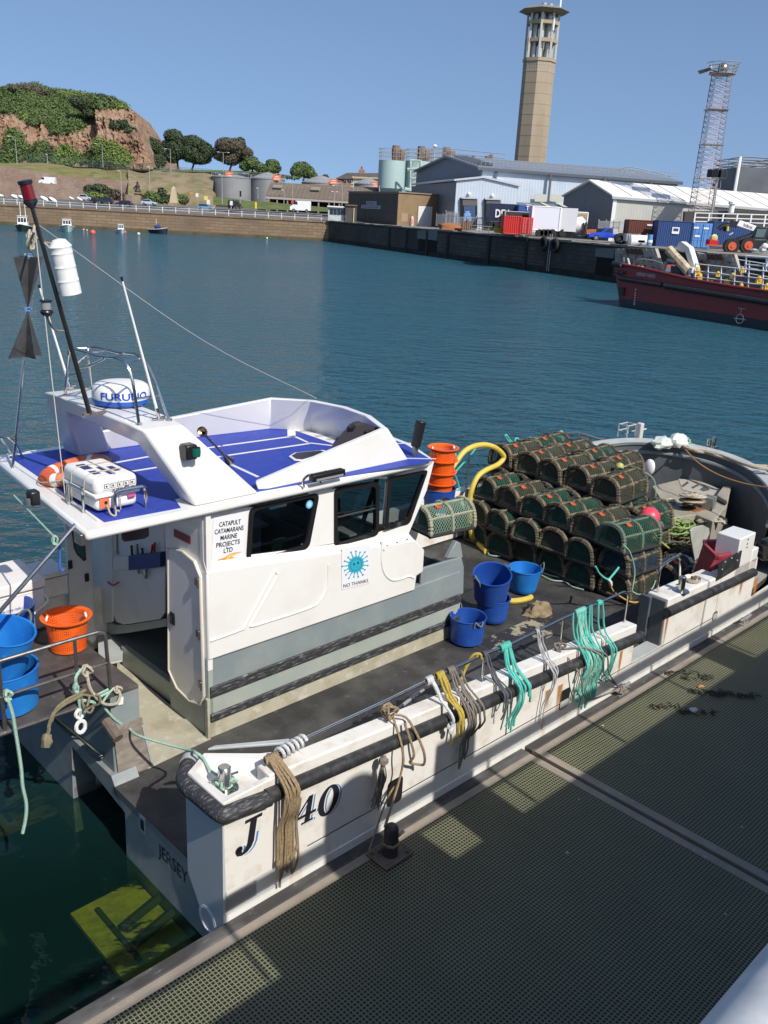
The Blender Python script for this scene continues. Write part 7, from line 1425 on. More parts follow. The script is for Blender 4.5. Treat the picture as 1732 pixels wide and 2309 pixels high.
part('pedestal',MB().box(b_.x-1.1,b_.x+1.1,242,244.2,b_.z,h(838)).box(b_.x-.8,b_.x+.8,242.2,244,h(838),h(792)).box(b_.x-1.15,b_.x+1.15,241.9,244.3,h(792),h(785)),stn,t)
part('figure',MB().lathe([(.75,h(785)),(.85,h(778)),(.6,h(765)),(.5,h(755)),(.62,h(745)),(.45,h(737)),(.2,h(733)),(.3,h(726)),(.24,h(719)),(0,h(715))],(b_.x,243,0),12).tube([(b_.x-.3,243,h(748)),(b_.x-.9,242.7,h(757)),(b_.x-.8,242.5,h(768))],.2,6),M('bronze_dark',(.035,.03,.028),.6),t)
b_=Q('A',1086,868,236); h=lambda y:Qz('A',1086,y,236); t=thing('obelisk','pale tapering stone obelisk beside the harbour road','obelisk',b_,'W'); w0=.95; w1=.42
part('shaft',MB().hexa([(b_.x-w0,235,h(850)),(b_.x+w0,235,h(850)),(b_.x+w0,236.9,h(850)),(b_.x-w0,236.9,h(850))],[(b_.x-w1,235.5,h(760)),(b_.x+w1,235.5,h(760)),(b_.x+w1,236.4,h(760)),(b_.x-w1,236.4,h(760))]).raw([(b_.x-w1,235.5,h(760)),(b_.x+w1,235.5,h(760)),(b_.x+w1,236.4,h(760)),(b_.x-w1,236.4,h(760)),(b_.x,236,h(745))],[[0,1,4],[1,2,4],[2,3,4],[3,0,4]]),M('obelisk_stone',(.46,.37,.23),.8),t); part('plinth',MB().box(b_.x-1.25,b_.x+1.25,234.7,237.2,b_.z,h(850)),stn,t)
# ---------------------------------------------------------------- vehicles
def paint(n,c): return M(n,c,.25,coat=.5,metal=.1)
wheelm=M('wheel_rim',(.35,.35,.36),.35,metal=.7); carglass=M('car_glass',(.02,.025,.03),.08); redl=M('tail_lamp',(.4,.02,.02),.3); headl=M('head_lamp',(.6,.62,.65),.2)
PROF={'hatch':([(-.5,.28),(-.5,.55),(-.47,.86),(-.36,1.0),(.5,.30)],),}
def car(name,label,cat,base,ln,kind,col,rz=0,group=None,wid=1.8,h=1.5):
    t=thing(name,label,cat,base,'W',group,rz); x,y,z=base; X=lambda a:x+a*ln; Zz=lambda a:z+a*h
    P={'hatch':[(-.5,.2),(-.5,.55),(-.46,.62),(-.36,.97),(-.1,1.0),(.1,.95),(.27,.62),(.46,.52),(.5,.4),(.5,.2)],
       'estate':[(-.5,.2),(-.5,.6),(-.45,.97),(-.1,1.0),(.1,.96),(.26,.62),(.46,.52),(.5,.4),(.5,.2)],
       'suv':[(-.5,.22),(-.5,.62),(-.47,.98),(-.1,1.0),(.12,.98),(.24,.64),(.46,.58),(.5,.45),(.5,.22)],
       'van':[(-.5,.15),(-.5,.95),(-.48,1.0),(.22,1.0),(.36,.62),(.47,.5),(.5,.38),(.5,.15)],
       'pickup':[(-.5,.26),(-.5,.56),(-.13,.58),(-.12,.95),(-.08,1.0),(.06,1.0),(.2,.64),(.44,.58),(.5,.46),(.5,.24)]}[kind]
    W_=wid/2; lo=[(X(a),y-W_,Zz(b_)) for a,b_ in P]; hi=[(X(a),y+W_,Zz(b_)) for a,b_ in P]
    mb=MB()
    o=[]; 
    for a,b_ in P: k=W_*(1-.16*max(0,(b_-.58)/.42)); o.append((X(a),y-k,Zz(b_),k))
    mb.hexa([Vector((q_[0],y-q_[3],q_[2])) for q_ in o],[Vector((q_[0],y+q_[3],q_[2])) for q_ in o]); part('body',mb,col,t,bev=.05)
    wf=[q_ for q_ in o if (q_[2]-z)/h>.6]
    # side windows, windscreen, rear window
    kx0,kx1={'hatch':(-.40,.20),'estate':(-.43,.19),'suv':(-.43,.18),'van':(.12,.36),'pickup':(-.10,.14)}[kind]
    for sgn in(-1,1):
        def wp(a,b_): k=W_*(1-.16*max(0,(b_-.58)/.42))+.012; return Vector((X(a),y+sgn*k,Zz(b_)))
        part('side_window',MB().prism([wp(kx0,.66),wp(kx1,.66),wp(kx1-.13 if kind!='van' else kx1-.1,.93),wp(kx0+.03,.93)],(0,sgn*.01,0)),carglass,t,sm=0)
    fw={'hatch':((.10,.95),(.27,.63)),'estate':((.10,.95),(.26,.63)),'suv':((.12,.97),(.24,.65)),'van':((.225,.985),(.36,.63)),'pickup':((.06,.98),(.2,.65))}[kind]
    (a0,b0),(a1,b1)=fw; part('windscreen',MB().face([(X(a0)+.03,y-W_*.75,Zz(b0)),(X(a0)+.03,y+W_*.75,Zz(b0)),(X(a1)+.03,y+W_*.85,Zz(b1)),(X(a1)+.03,y-W_*.85,Zz(b1))]),carglass,t,sm=0)
    for dy in(-.7,.7): part('headlight',MB().ball((X(.485),y+dy*W_,Zz(.47)),.13,8,5,sy=1.3,sz=.7),headl,t); part('tail_light',MB().box(X(-.5)-.02,X(-.5)+.03,y+dy*W_-.12,y+dy*W_+.12,Zz(.5),Zz(.6)),redl,t)
    wr=h*.22 if kind!='van' else h*.15
    for fx in(-.31,.31):
        for sgn in(-1,1):
            w_=part('wheel',MB().tube([(X(fx),y+sgn*(W_-.16),z+wr),(X(fx),y+sgn*(W_+.02),z+wr)],wr,16),tyrem,t); part('rim',MB().tube([(X(fx),y+sgn*(W_+.0),z+wr),(X(fx),y+sgn*(W_+.035),z+wr)],wr*.6,12),wheelm,w_)
    if kind=='pickup': part('load_bed',MB().box(X(-.48),X(-.15),y-W_+.12,y+W_-.12,Zz(.561),Zz(.575)),blackp,t)
    return t
silver=paint('paint_silver',(.48,.50,.52)); ice=paint('paint_ice_blue',(.42,.52,.60)); blk=paint('paint_black',(.012,.013,.016)); nav=paint('paint_navy',(.02,.025,.04)); wht=paint('paint_white',(.8,.8,.8)); mblue=paint('paint_steel_blue',(.16,.27,.38)); blu=paint('paint_bright_blue',(.015,.06,.52))
kx=.947/2000
def carpx(name,label,cat,s,x0,x1,yb,Y,kind,col,h=1.5,flip=False,rz=0,wid=1.8,group='cars parked behind the harbour wall'):
    b_=Q(s,(x0+x1)/2,yb,Y); ln=(x1-x0)/SV[s][2]*kx*Y; return car(name,label,cat,b_,ln,kind,col,(PI if flip else 0)+rz,group,wid,h)
carpx('parked_car','silver car parked beside the white dinghies','car','A',500,576,838,234,'estate',silver,1.55)
carpx('parked_car','dark suv with red tail lights behind the white railing','car','A',610,705,858,231,'suv',nav,1.7,flip=True)
carpx('box_trailer','small black box trailer behind the dark suv','trailer','A',572,625,853,231,'estate',blk,1.3)
carpx('parked_car','black hatchback low behind the white railing','car','A',722,825,872,229,'hatch',blk,1.45,flip=True)
carpx('parked_car','pale silver blue hatchback beside the clipped bush','car','A',885,978,866,236,'hatch',ice,1.5)
carpx('parked_car','steel blue estate car on the harbour road','car','A',1236,1335,898,226,'estate',mblue,1.55)
b_=Q('A',1462,888,234); car('parked_car','black boxy four by four seen from behind on the road','car',b_,4.4,'suv',blk,R_(80),'cars parked behind the harbour wall',2.0,2.1)
carpx('white_van','small white van driving on the granite ramp','van','A',248,348,738,268,'van',wht,2.1,flip=True,group='white vans')
carpx('white_van','large white van on the road near the pale booth','van','B',313,468,592,228,'van',wht,2.6,flip=True,group='white vans')
# dinghies on the racks
dgw=M('dinghy_white',(.72,.72,.70),.35); dgd=M('dinghy_cover',(.08,.08,.09),.7); rackm=M('rack_red',(.35,.08,.05),.7)
def dinghy(label,s,x,y,w_,Y,tilt,hull=dgw,group='dinghies stored behind the white railing'):
    c=Q(s,x,y,Y); k=kx*Y/SV[s][2]; r=w_*k/2; t=thing('dinghy',label,'dinghy',c,'W',group); T=Matrix.Rotation(tilt,3,'Y')@Matrix.Rotation(R_(48),3,'X')
    vs=[];fs=[]; n=16
    for j in range(5):
        f=j/4
        for i in range(n):
            a=2*PI*i/n; px_=math.cos(a)*r*(1-.25*f*f)*(1.12 if math.cos(a)>0 else 1); py=math.sin(a)*r*.42*(1-.45*f*f); vs.append(c+T@Vector((px_,py,-f*r*.38)))
    for j in range(4):
        for i in range(n): fs.append([j*n+i,j*n+(i+1)%n,(j+1)*n+(i+1)%n,(j+1)*n+i])
    fs.append([4*n+i for i in range(n)]); part('hull',MB().raw(vs,fs),hull,t); part('inside',MB().face([c+(v_-c)*.9+T@Vector((0,0,-.05)) for v_ in vs[:n]]),M('dinghy_inside',(.55,.55,.54),.6),t)
    part('rubbing_band',MB().tube([c+(v_-c)*1.02 for v_ in vs[:n]],r*.06,5,closed=True),dgd,t); part('rack',MB().tube([c+Vector((-r*.6,.6,-r*.2)),c+Vector((-r*.6,.6,-r*.95))],.06,5).tube([c+Vector((r*.6,.6,-r*.3)),c+Vector((r*.6,.6,-r*.95))],.06,5),rackm,t)
for a in(('white dinghy at the far left end of the rack','A',0,800,50,222,.2),('white dinghy on the rack left of the masthead light, left one','A',97,808,64,222,.3),('white dinghy on the rack left of the masthead light, right one','A',138,812,55,222,.35),('white dinghy tilted on the middle rack, left one','A',278,820,62,222,.45),('white dinghy tilted on the middle rack, right one','A',330,826,58,222,.5),('white dinghy beside the red rack end, left one','A',446,818,38,222,.4),('white dinghy beside the silver car','A',497,822,42,222,.5)): dinghy(*a)
# ---------------------------------------------------------------- boats on moorings
def moored(label,s,xc,yw,wpx,kind,hullc,cab,rz,Y=None,ln=6):
    p=WZ(s,xc,yw,0); Y=p.y; k=kx*Y/SV[s][2]; b=wpx*k*.5; t=thing('moored_boat',label,'boat',(p.x,p.y,0),'W','small boats moored off the far wall',rz)
    h=b*.75
    sec=[(-.5,1,.75),(-.2,1.05,.78),(.15,.95,.88),(.38,.55,1.05),(.5,.05,1.22)]
    x,y=p.x,p.y; hb=MB(); A=[];B_=[];C_=[];D_=[]
    for a,w_,hh in sec: A.append(V3(x+a*ln,y-b*w_*.6,-.15)); B_.append(V3(x+a*ln,y-b*w_,h*hh)); C_.append(V3(x+a*ln,y+b*w_,h*hh)); D_.append(V3(x+a*ln,y+b*w_*.6,-.15))
    hb.strip(A,B_); hb.strip(C_,D_); hb.face([A[0],B_[0],C_[0],D_[0]]); part('hull',hb,hullc,t)
    part('deck',MB().strip([q_-Vector((0,0,.05)) for q_ in B_],[q_-Vector((0,0,.05)) for q_ in C_]),M('small_deck',(.55,.54,.5),.6),t); part('gunwale',MB().tube(B_,.07,5).tube(C_,.07,5),dgw if hullc!=dgw else dgd,t)
    if cab:
        x0,x1,ch=cab; z0=h*.72; z1=z0+ch; cw=b*.62
        part('cabin',MB().hexa([(x+x0*ln,y-cw,z0),(x+x1*ln,y-cw,z0),(x+x1*ln,y+cw,z0),(x+x0*ln,y+cw,z0)],[(x+x0*ln+.1,y-cw*.88,z1),(x+x1*ln-.4,y-cw*.88,z1),(x+x1*ln-.4,y+cw*.88,z1),(x+x0*ln+.1,y+cw*.88,z1)]),dgw,t,bev=.05); part('cabin_roof',MB().box(x+x0*ln,x+x1*ln-.2,y-cw*.98,y+cw*.98,z1,z1+.08),dgw,t)
        for q_ in(-.55,0,.55): part('window',MB().prism([(x+x1*ln-.4*f+.02,y+q_*cw+d*cw*.22,lerp(z0,z1,f)) for f,d in((.45,-1),(.45,1),(.85,1),(.85,-1))],(.02,0,0)),carglass,t,sm=0)
        for sg in(-1,1): part('window',MB().box(x+lerp(x0,x1,.25)*ln,x+lerp(x0,x1,.7)*ln,y+sg*cw*.96-.02,y+sg*cw*.96+.02,lerp(z0,z1,.5),lerp(z0,z1,.85)),carglass,t,sm=0)
    return t,x,y,h,b
dgr=M('boat_dark_green',(.02,.035,.03),.4); teal_h=M('boat_pale_teal',(.42,.55,.52),.4); wb=M('boat_white_blue',(.55,.62,.68),.4); navyh=M('boat_navy',(.03,.04,.07),.4); whh=dgw
t,x,y,h,b=moored('dark hulled fishing boat with a white wheelhouse and two masts','A',148,1026,98,'f',dgr,(-.15,.2,1.9),R_(-75),ln=7)
part('mast',MB().tube([(x-.3,y-.4,h+1.5),(x-.3,y-.4,h+4.2)],.06,5),whp,t); part('mast',MB().tube([(x-.3,y+.5,h+1.5),(x-.3,y+.5,h+4.0)],.06,5),whp,t); part('gallows',MB().tube([(x-.3,y-.4,h+3.2),(x-.3,y+.5,h+3.1)],.04,5),rackm,t)
moored('pale teal cabin boat with a white wheelhouse roof','A',420,1028,92,'c',teal_h,(-.3,.2,1.5),R_(-70),ln=6.5)
moored('small white and blue cabin boat with pink fenders','A',753,1040,60,'c',wb,(-.25,.25,1.2),R_(-70),ln=5)
t,x,y,h,b=moored('navy open boat with a blue cover in front of the wall','A',997,1042,82,'o',navyh,None,R_(-40),ln=5); part('cover',MB().ball((x-.8,y,h+.3),.7,10,6,sz=.7,jit=.3),M('cover_blue',(.02,.04,.14),.8),t); part('mast',MB().tube([(x-1.2,y,h),(x-1.2,y,h+2)],.04,5),whp,t)
moored('white speedboat with a dark cockpit near the tanks','A',1463,1052,74,'o',whh,None,R_(-80),ln=5.5)
buoyM=lambda n,c: M(n,c,.45)
for x,y,r,lb,cl in((580,1044,17,'large orange mooring buoy between the cabin boats',(.75,.10,.05)),(522,1020,6,'small pale buoy left of the pair by the large orange one',(.7,.45,.35)),(543,1024,6,'small pale pink buoy right of the pair by the large orange one',(.75,.4,.33)),(865,1049,10,'cream mooring buoy off the middle of the wall',(.7,.6,.35)),(1268,1034,7,'small pale orange buoy left of the white speedboat',(.7,.4,.3)),(780,1038,9,'pink fender buoy beside the small cabin boat',(.75,.18,.2)),(1567,1058,5,'tiny white buoy right of the white speedboat',(.75,.75,.72))):
    p=WZ('A',x,y,0); r_=r/2.765*kx*p.y; solo('mooring_buoy',lb,'buoy',MB().ball((p.x,p.y,r_*.5),r_,12,8),buoyM('buoy_%d'%x,cl),(p.x,p.y,0),'W',group='mooring buoys')
for x,y,r,lb in((22,773,6,'tiny white buoy leftmost near the stone steps'),(120,771,6,'tiny white buoy right of the leftmost one near the stone steps'),(140,790,7,'tiny white buoy nearest us off the stone steps')): p=WZ('B',x,y,0); r_=r/3.318*kx*p.y; solo('mooring_buoy',lb,'buoy',MB().ball((p.x,p.y,r_*.5),r_,10,7),whp,(p.x,p.y,0),'W',group='mooring buoys')
for x,y,w_,lb,cl in((360,784,70,'grey rowing tender moored under the stone steps',M('tender_grey',(.35,.36,.36),.6)),(563,778,76,'long pale tender at the corner of the dark quay',M('tender_pale',(.5,.47,.4),.6)),(195,757,60,'white tender close under the far wall',dgw)):
    p=WZ('B',x,y,0); l_=w_/3.318*kx*p.y; t=thing('tender',lb,'tender',(p.x,p.y,0),'W','tenders by the far wall'); P_=[(p.x+l_*a,p.y+b_*l_*.2,.0) for a,b_ in((-.5,-.8),(-.2,-1),(.2,-.95),(.5,0),(.2,.95),(-.2,1),(-.5,.8))]
    part('hull',MB().strip([Vector(q_)+Vector((0,0,-.1)) for q_ in P_],[Vector(q_)+Vector((0,0,.45)) for q_ in P_],closed=True).face([Vector(q_)+Vector((0,0,.2)) for q_ in P_]),cl,t); part('thwart',MB().box(p.x-.15,p.x+.15,p.y-l_*.18,p.y+l_*.18,.33,.38),rust,t)
# small street things
yb_=M('bollard_yellow',(.75,.45,.03),.5)
for s,x,y,lb in(('A',1594,880,'yellow road bollard on the verge before the grey tanks'),('B',55,558,'yellow road bollard on the verge left of the large white van')):
    p=Q(s,x,y,228); solo('road_bollard',lb,'bollard',MB().lathe([(.28,p.z-.2),(.26,p.z+1.0),(.2,p.z+1.25),(0,p.z+1.3)],(p.x,p.y,0),12),yb_,p,'W',group='yellow road bollards')
def sign(label,s,x,y0,y1,Y,cl,w_=.5,h_=.7,name='road_sign'):
    b_=Q(s,x,y0,Y); tp=Qz(s,x,y1,Y); t=thing(name,label,'sign',b_,'W','signs along the harbour road'); part('pole',MB().tube([b_,Vector((b_.x,b_.y,tp))],.06,5),lampm,t); part('plate',MB().box(b_.x-w_/2,b_.x+w_/2,b_.y-.1,b_.y-.07,tp-h_,tp),cl,t)
sg=lambda n,c: M(n,c,.5)
sign('yellow square sign beside the road left of the estate car','A',1285,850,808,234,sg('sign_yellow',(.65,.6,.15)),.9,.9); sign('white sign left of the yellow square sign','A',1230,830,790,240,sg('sign_white',(.7,.7,.7)),.7,.9); sign('orange topped sign beside the hedge end','A',1195,825,783,240,sg('sign_orange',(.6,.22,.06)),.9,.6); sign('white sign beside the steel blue car','A',1300,868,830,230,sg('sign_white',(.7,.7,.7)),.8,1.2); sign('red and white no entry sign by the white van','B',330,560,505,232,sg('sign_red',(.6,.05,.05)),.7,.7); sign('small white sign beside the black four by four','A',1443,885,838,230,sg('sign_white',(.7,.7,.7)),.7,1.0); sign('traffic signal pole beside the black four by four','A',1500,850,775,238,blackp,.45,1.4)
# ================================================================ buildings
tankm=M('tank_grey',(.20,.205,.21),.6,c2=(.26,.265,.27),sc=.15,lo=.4,hi=.7); tanktop=M('tank_roof',(.26,.265,.27),.6); orsign=M('orange_sign',(.75,.17,.06),.5)
def tank(label,s,x0,x1,yt,yb,Y,dome,sx=None,sy=None,group='grey storage tanks'):
    c=Q(s,(x0+x1)/2,yb,Y); r=(x1-x0)/2/SV[s][2]*kx*Y; zt_=Qz(s,(x0+x1)/2,yt,Y-r); t=thing('storage_tank',label,'tank',c,'W',group)
    part('shell',MB().lathe([(r,c.z-1),(r,zt_),(r+.12,zt_),(r+.12,zt_+.2),(r,zt_+.2)],(c.x,c.y,0),40),tankm,t); part('roof',MB().lathe([(r,zt_+.19),(r*.5,zt_+dome*.65),(0,zt_+dome)],(c.x,c.y,0),40),tanktop,t)
    rm=MB(); 
    for k in range(28): a=2*PI*k/28; rm.tube([(c.x+r*math.cos(a),c.y+r*math.sin(a),zt_+.2),(c.x+r*math.cos(a),c.y+r*math.sin(a),zt_+1.2)],.05,4)
    rm.tube([(c.x+r*math.cos(2*PI*k/40),c.y+r*math.sin(2*PI*k/40),zt_+1.2) for k in range(40)],.05,4,closed=True); part('top_rail',rm,galv,t)
    if sx: p=Q(s,sx,sy,Y-r*.9); part('orange_sign',MB().box(p.x-1.2,p.x+1.2,p.y-.1,p.y,p.z-.7,p.z+.9),orsign,t); part('sign_mark',MB().box(p.x-.9,p.x+.9,p.y-.14,p.y-.105,p.z-.4,p.z-.1).box(p.x-.6,p.x+.6,p.y-.14,p.y-.105,p.z+.2,p.z+.5),M('sign_pale',(.75,.6,.5),.5),t)
    return t
tank('grey storage tank nearest the cliff with an orange sign on its rim','A',1322,1568,692,806,286,1.2,1430,675); tank('grey storage tank with a shallow cone roof behind the brown shed roof','B',20,270,345,500,288,2.2,213,337)
tank('low domed grey tank behind the middle of the brown shed roof','B',400,690,376,440,300,2.6,638,366); tank('domed grey tank between the brown shed and the turquoise silos','B',790,1000,385,440,296,2.2,945,390)
def poly3(s,pts,Y): return [Q(s,x,y,Y) for x,y in pts]
# low brown shed
rbrown=ribM('shed_roof_brown',(.15,.115,.085),1.2,(1,0,0),.8,.5,c2=(.19,.15,.115)); 
e0,e1=Q('B',130,468,256),Q('B',830,510,256); r0,r1=Q('B',165,368,270),Q('B',980,408,270)
t=thing('brown_shed','long low open shed with a brown pitched roof below the tanks','shed',e0,'W')
part('roof',MB().prism([e0,e1,r1,r0],(0,0,-.25)).prism([r0,r1,r1+Vector((0,12,-3)),r0+Vector((0,12,-3))],(0,0,-.25)),rbrown,t,sm=0); part('fascia',MB().prism([e0+Vector((0,-.1,-.25)),e1+Vector((0,-.1,-.25)),e1+Vector((0,-.1,-.75)),e0+Vector((0,-.1,-.75))],(0,.1,0)),M('fascia_pale',(.38,.35,.30),.7),t,sm=0)
part('back_wall',MB().prism([e0+Vector((1,9,-6)),e1+Vector((0,9,-6)),e1+Vector((0,9,.5)),e0+Vector((1,9,.5))],(0,.3,0)),M('shed_dark',(.06,.05,.045),.9),t,sm=0); part('gable_wall',MB().prism([e0+Vector((.8,0,-5)),e0+Vector((.8,0,-.3)),r0+Vector((.5,0,-.4)),r0+Vector((.5,10,-3)),r0+Vector((.5,10,-9))],(.3,0,0)),M('shed_end',(.2,.18,.16),.8),t,sm=0)
for k in range(9): p=lerp(e0,e1,(k+.1)/9); part('post',MB().box(p.x-.2,p.x+.2,p.y+.1,p.y+.4,p.z-6,p.z-.3),M('shed_post',(.25,.22,.19),.8),t)
for x,y in((222,405),(505,422),(700,465)): p=Q('B',x,y,263); part('roof_patch',MB().obox((p.x,p.y-.2,p.z+.25),2.6,1.6,.06,T=Matrix.Rotation(R_(28),3,'X')),M('roof_patch',(.22,.19,.16),.8),t)
terr('verge',[(236,[('A',1330,862),('A',1500,872),('B',0,565),('B',350,580),('B',640,590)]),(247,[('A',1330,810),('A',1500,828),('B',0,505),('B',300,530),('B',640,560)])],grassg,jit=.15,kind='structure')
# brick house on the skyline
bk=M('house_brick',(.24,.13,.09),.85,c2=(.30,.19,.13),sc=.8); slate=M('slate_roof',(.075,.062,.055),.8,c2=(.11,.09,.08),sc=.5); crm=M('cream_wall',(.55,.47,.30),.8)
Yh=335; t=thing('brick_house','long brick house with a dark hipped roof and a chimney on the skyline','house',Q('B',655,390,Yh),'W')
part('wall',MB().prism(poly3('B',[(657,400),(657,338),(780,338),(780,400)],Yh),(0,8,0)),bk,t,sm=0); part('cream_wall',MB().prism(poly3('B',[(781,400),(781,335),(1000,345),(1000,405)],Yh-.3),(0,8,0)),crm,t,sm=0)
part('roof',MB().raw([Q('B',650,340,Yh-.8),Q('B',1000,350,Yh-.8),Q('B',1000,300,Yh+5),Q('B',738,297,Yh+5),Q('B',650,340,Yh+11)],[[0,1,2,3],[0,3,4]]),slate,t,sm=0)
part('eaves_board',MB().prism(poly3('B',[(775,325),(1000,335),(1000,342),(775,332)],Yh-1),(0,.2,0)),crm,t,sm=0)
p=Q('B',848,298,Yh+5); ch=part('chimney',MB().box(p.x-1.0,p.x+1.0,p.y-.8,p.y+.8,p.z-1,Qz('B',848,274,Yh+5)),bk,t); part('chimney_pot',MB().cyl((p.x,p.y,Qz('B',848,274,Yh+5)),.35,1.1,8),M('terracotta',(.3,.12,.07),.8),ch)
for x in(728,765,840,900): w_=part('window',MB().prism(poly3('B',[(x-9,362),(x+9,363),(x+9,343),(x-9,342)],Yh-.35 if x<780 else Yh-.4),(0,-.1,0)),whp,t,sm=0); part('pane',MB().prism(poly3('B',[(x-7,360),(x+7,361),(x+7,345),(x-7,344)],Yh-.5),(0,-.03,0)),carglass,w_,sm=0)
# silos
def siloM():
    m,t,b=nt('silo_turquoise'); b.inputs['Roughness'].default_value=.6; co=N(t,'ShaderNodeTexCoord'); mp=N(t,'ShaderNodeMapping'); mp.inputs['Scale'].default_value=(1.2,1.2,.12); L(t,co.outputs['Object'],mp.inputs[0])
    n=N(t,'ShaderNodeTexNoise',Scale=.6,Detail=8,Roughness=.7); L(t,mp.outputs[0],n.inputs['Vector']); s=N(t,'ShaderNodeSeparateXYZ'); L(t,co.outputs['Object'],s.inputs[0])
    g=N(t,'ShaderNodeMapRange'); g.inputs['From Min'].default_value=6; g.inputs['From Max'].default_value=16; g.inputs['To Min'].default_value=-.15; g.inputs['To Max'].default_value=.16; L(t,s.outputs['Z'],g.inputs['Value']); a=N(t,'ShaderNodeMath',operation='ADD'); L(t,n.outputs['Fac'],a.inputs[0]); L(t,g.outputs[0],a.inputs[1])
    r=N(t,'ShaderNodeValToRGB'); e=r.color_ramp.elements; e[0].position=.5; e[0].color=(.36,.48,.46,1); e[1].position=.74; e[1].color=(.30,.13,.045,1); k=e.new(.62); k.color=(.42,.47,.40,1); L(t,a.outputs[0],r.inputs[0]); L(t,r.outputs[0],b.inputs['Base Color']); return m
silom=siloM(); rusty=M('rusty_fan',(.22,.13,.08),.85,c2=(.14,.10,.08),sc=1); turqp_=M('gantry_turquoise',(.42,.55,.50),.6,c2=(.3,.36,.3),sc=.5)
def silo(label,x0,x1,yt,yb,Y,seed):
    c=Q('B',(x0+x1)/2,yb,Y); r=(x1-x0)/2/3.318*kx*Y; zt_=Qz('B',(x0+x1)/2,yt,Y-r); t=thing('silo',label,'silo',(c.x,c.y+seed*.37,c.z),'W','turquoise silos'); 
    part('shell',MB().lathe([(r*.35,c.z-3),(r,c.z),(r,zt_),(0,zt_+.1)],(c.x,c.y,0),36),silom,t); part('legs',MB().tube([(c.x-r*.8,c.y-r*.5,c.z+.5),(c.x-r*.8,c.y-r*.5,ZQ)],.35,6),turqp_,t); part('legs',MB().tube([(c.x+r*.8,c.y-r*.5,c.z+.5),(c.x+r*.8,c.y-r*.5,ZQ)],.35,6),turqp_,t)
    rm=MB()
    for k in range(30): a=2*PI*k/30; rm.tube([(c.x+r*math.cos(a),c.y+r*math.sin(a),zt_),(c.x+r*math.cos(a),c.y+r*math.sin(a),zt_+3.0)],.07,4)
    for z in(1.0,2.0,3.0): rm.tube([(c.x+r*math.cos(2*PI*k/40),c.y+r*math.sin(2*PI*k/40),zt_+z) for k in range(40)],.06,4,closed=True)
    part('guard_rail',rm,galv,t)
    for dx,h_ in((.25,3.9),(.62,2.9)): part('fan_housing',MB().lathe([(.9,zt_),(1.1,zt_+.8),(1.2,zt_+h_*.8),(1.0,zt_+h_),(0,zt_+h_)],(c.x+dx*r,c.y-r*.4,0),10),rusty,t)
    return t
silo('leftmost pale turquoise silo with rust streaks at the top',968,1166,202,415,266,0); silo('middle turquoise silo half hidden by the pale gantry',1166,1345,206,420,270,1); silo('rightmost rusty silo partly behind the dark gable',1350,1530,212,420,273,2)
gx0,gx1=1212,1288; t=thing('silo_gantry','pale turquoise braced steel gantry in front of the silos','gantry',Q('B',1250,440,258),'W'); gm_=MB()
P=lambda x,y:Q('B',x,y,258)
for x in(gx0,gx1): gm_.tube([P(x-4,440),P(x+2,205)],.32,5)
for y in(205,270,340,430): gm_.tube([P(gx0,y),P(gx1,y+3)],.28,5)
for y0,y1 in((205,270),(270,340),(340,430)): gm_.tube([P(gx0,y1),P(gx1,y0+3)],.18,5)
gm_.tube([P(1190,272),P(1320,268)],.4,5).tube([P(1170,420),P(1225,430)],.5,6); part('frame',gm_,turqp_,t)
p=Q('B',1390,200,256); t=thing('gas_lamp','slim pole lamp standing above the silos','street lamp',p,'W'); part('post',MB().tube([p-Vector((0,0,8)),Vector((p.x,p.y,Qz('B',1392,96,256)))],.12,5),lampm,t); part('lamp_head',MB().ball((p.x,p.y,Qz('B',1393,97,256)),.6,8,5,sz=.7),whp,t)
wk=[Q('C',x,y,262) for x,y in((110,185),(330,178),(600,205),(790,222))]; t=thing('silo_walkway','rusty railed walkway on the silo tops behind the gable roof','walkway',wk[0],'W'); wm=MB()
for a,b_ in zip(wk,wk[1:]):
    for z in(0,1.1,2.2): wm.tube([a+Vector((0,0,z)),b_+Vector((0,0,z))],.09,4)
    for k in range(9): p=lerp(a,b_,k/9); wm.tube([p,p+Vector((0,0,2.2))],.06,4)
part('rails',wm,galv,t); 
for x,y0,y1,w_ in((375,178,140,24),(555,195,168,18),(685,215,160,20),(660,215,172,30)): a=Q('C',x,y0,261); part('fan_box',MB().box(a.x-w_/2/3.318*kx*261,a.x+w_/2/3.318*kx*261,260.5,262.5,a.z-1,Qz('C',x,y1,261)),rusty,t)
# brown rendered building on the quay corner
brn=M('brown_render',(.26,.175,.095),.85,c2=(.21,.14,.08),sc=.5); dkb=M('hut_and_shade_brown',(.085,.075,.065),.85,c2=(.06,.053,.047),sc=.9)
C0=WZ('B',1112,690,ZQ); CL=WZ('B',802,663,ZQ); CR=WZ('B',1407,702,ZQ)
uL=(CL-C0); uR=(CR-C0); lL=uL.length; uR=uR.normalized()*uR.length
# make the plan square: keep the lit face, turn the other
ur=uR.normalized(); ul=Vector((-ur.y,ur.x,0)); 
if ul.dot(uL)<0: ul=-ul
ul=(uL.normalized()*.75+ul*.25).normalized(); LL=lL; LR=uR.length
d=ray(*px('B',1118,445)); hz_=(CAM+d*((C0.xy-CAM.xy).length/Vector((d.x,d.y)).length)).z
Hb=hz_-ZQ
t=thing('brown_building','flat roofed brown building with a white roller shutter at the quay corner','building',C0,'W')
Zv=Vector((0,0,1)); pl_=[C0,C0+ur*LR,C0+ur*LR+ul*LL,C0+ul*LL]
part('walls',MB().prism([p+ur*.0 for p in pl_],Zv*Hb),brn,t,sm=0); part('shaded_side_sheet',MB().prism([C0+ur*-.05,C0+ul*LL+ur*-.05,C0+ul*LL+ur*-.05+Zv*(Hb-.25),C0+ur*-.05+Zv*(Hb-.25)],ur*.045),dkb,t,sm=0)  # dark sheet over the left face carries its shade
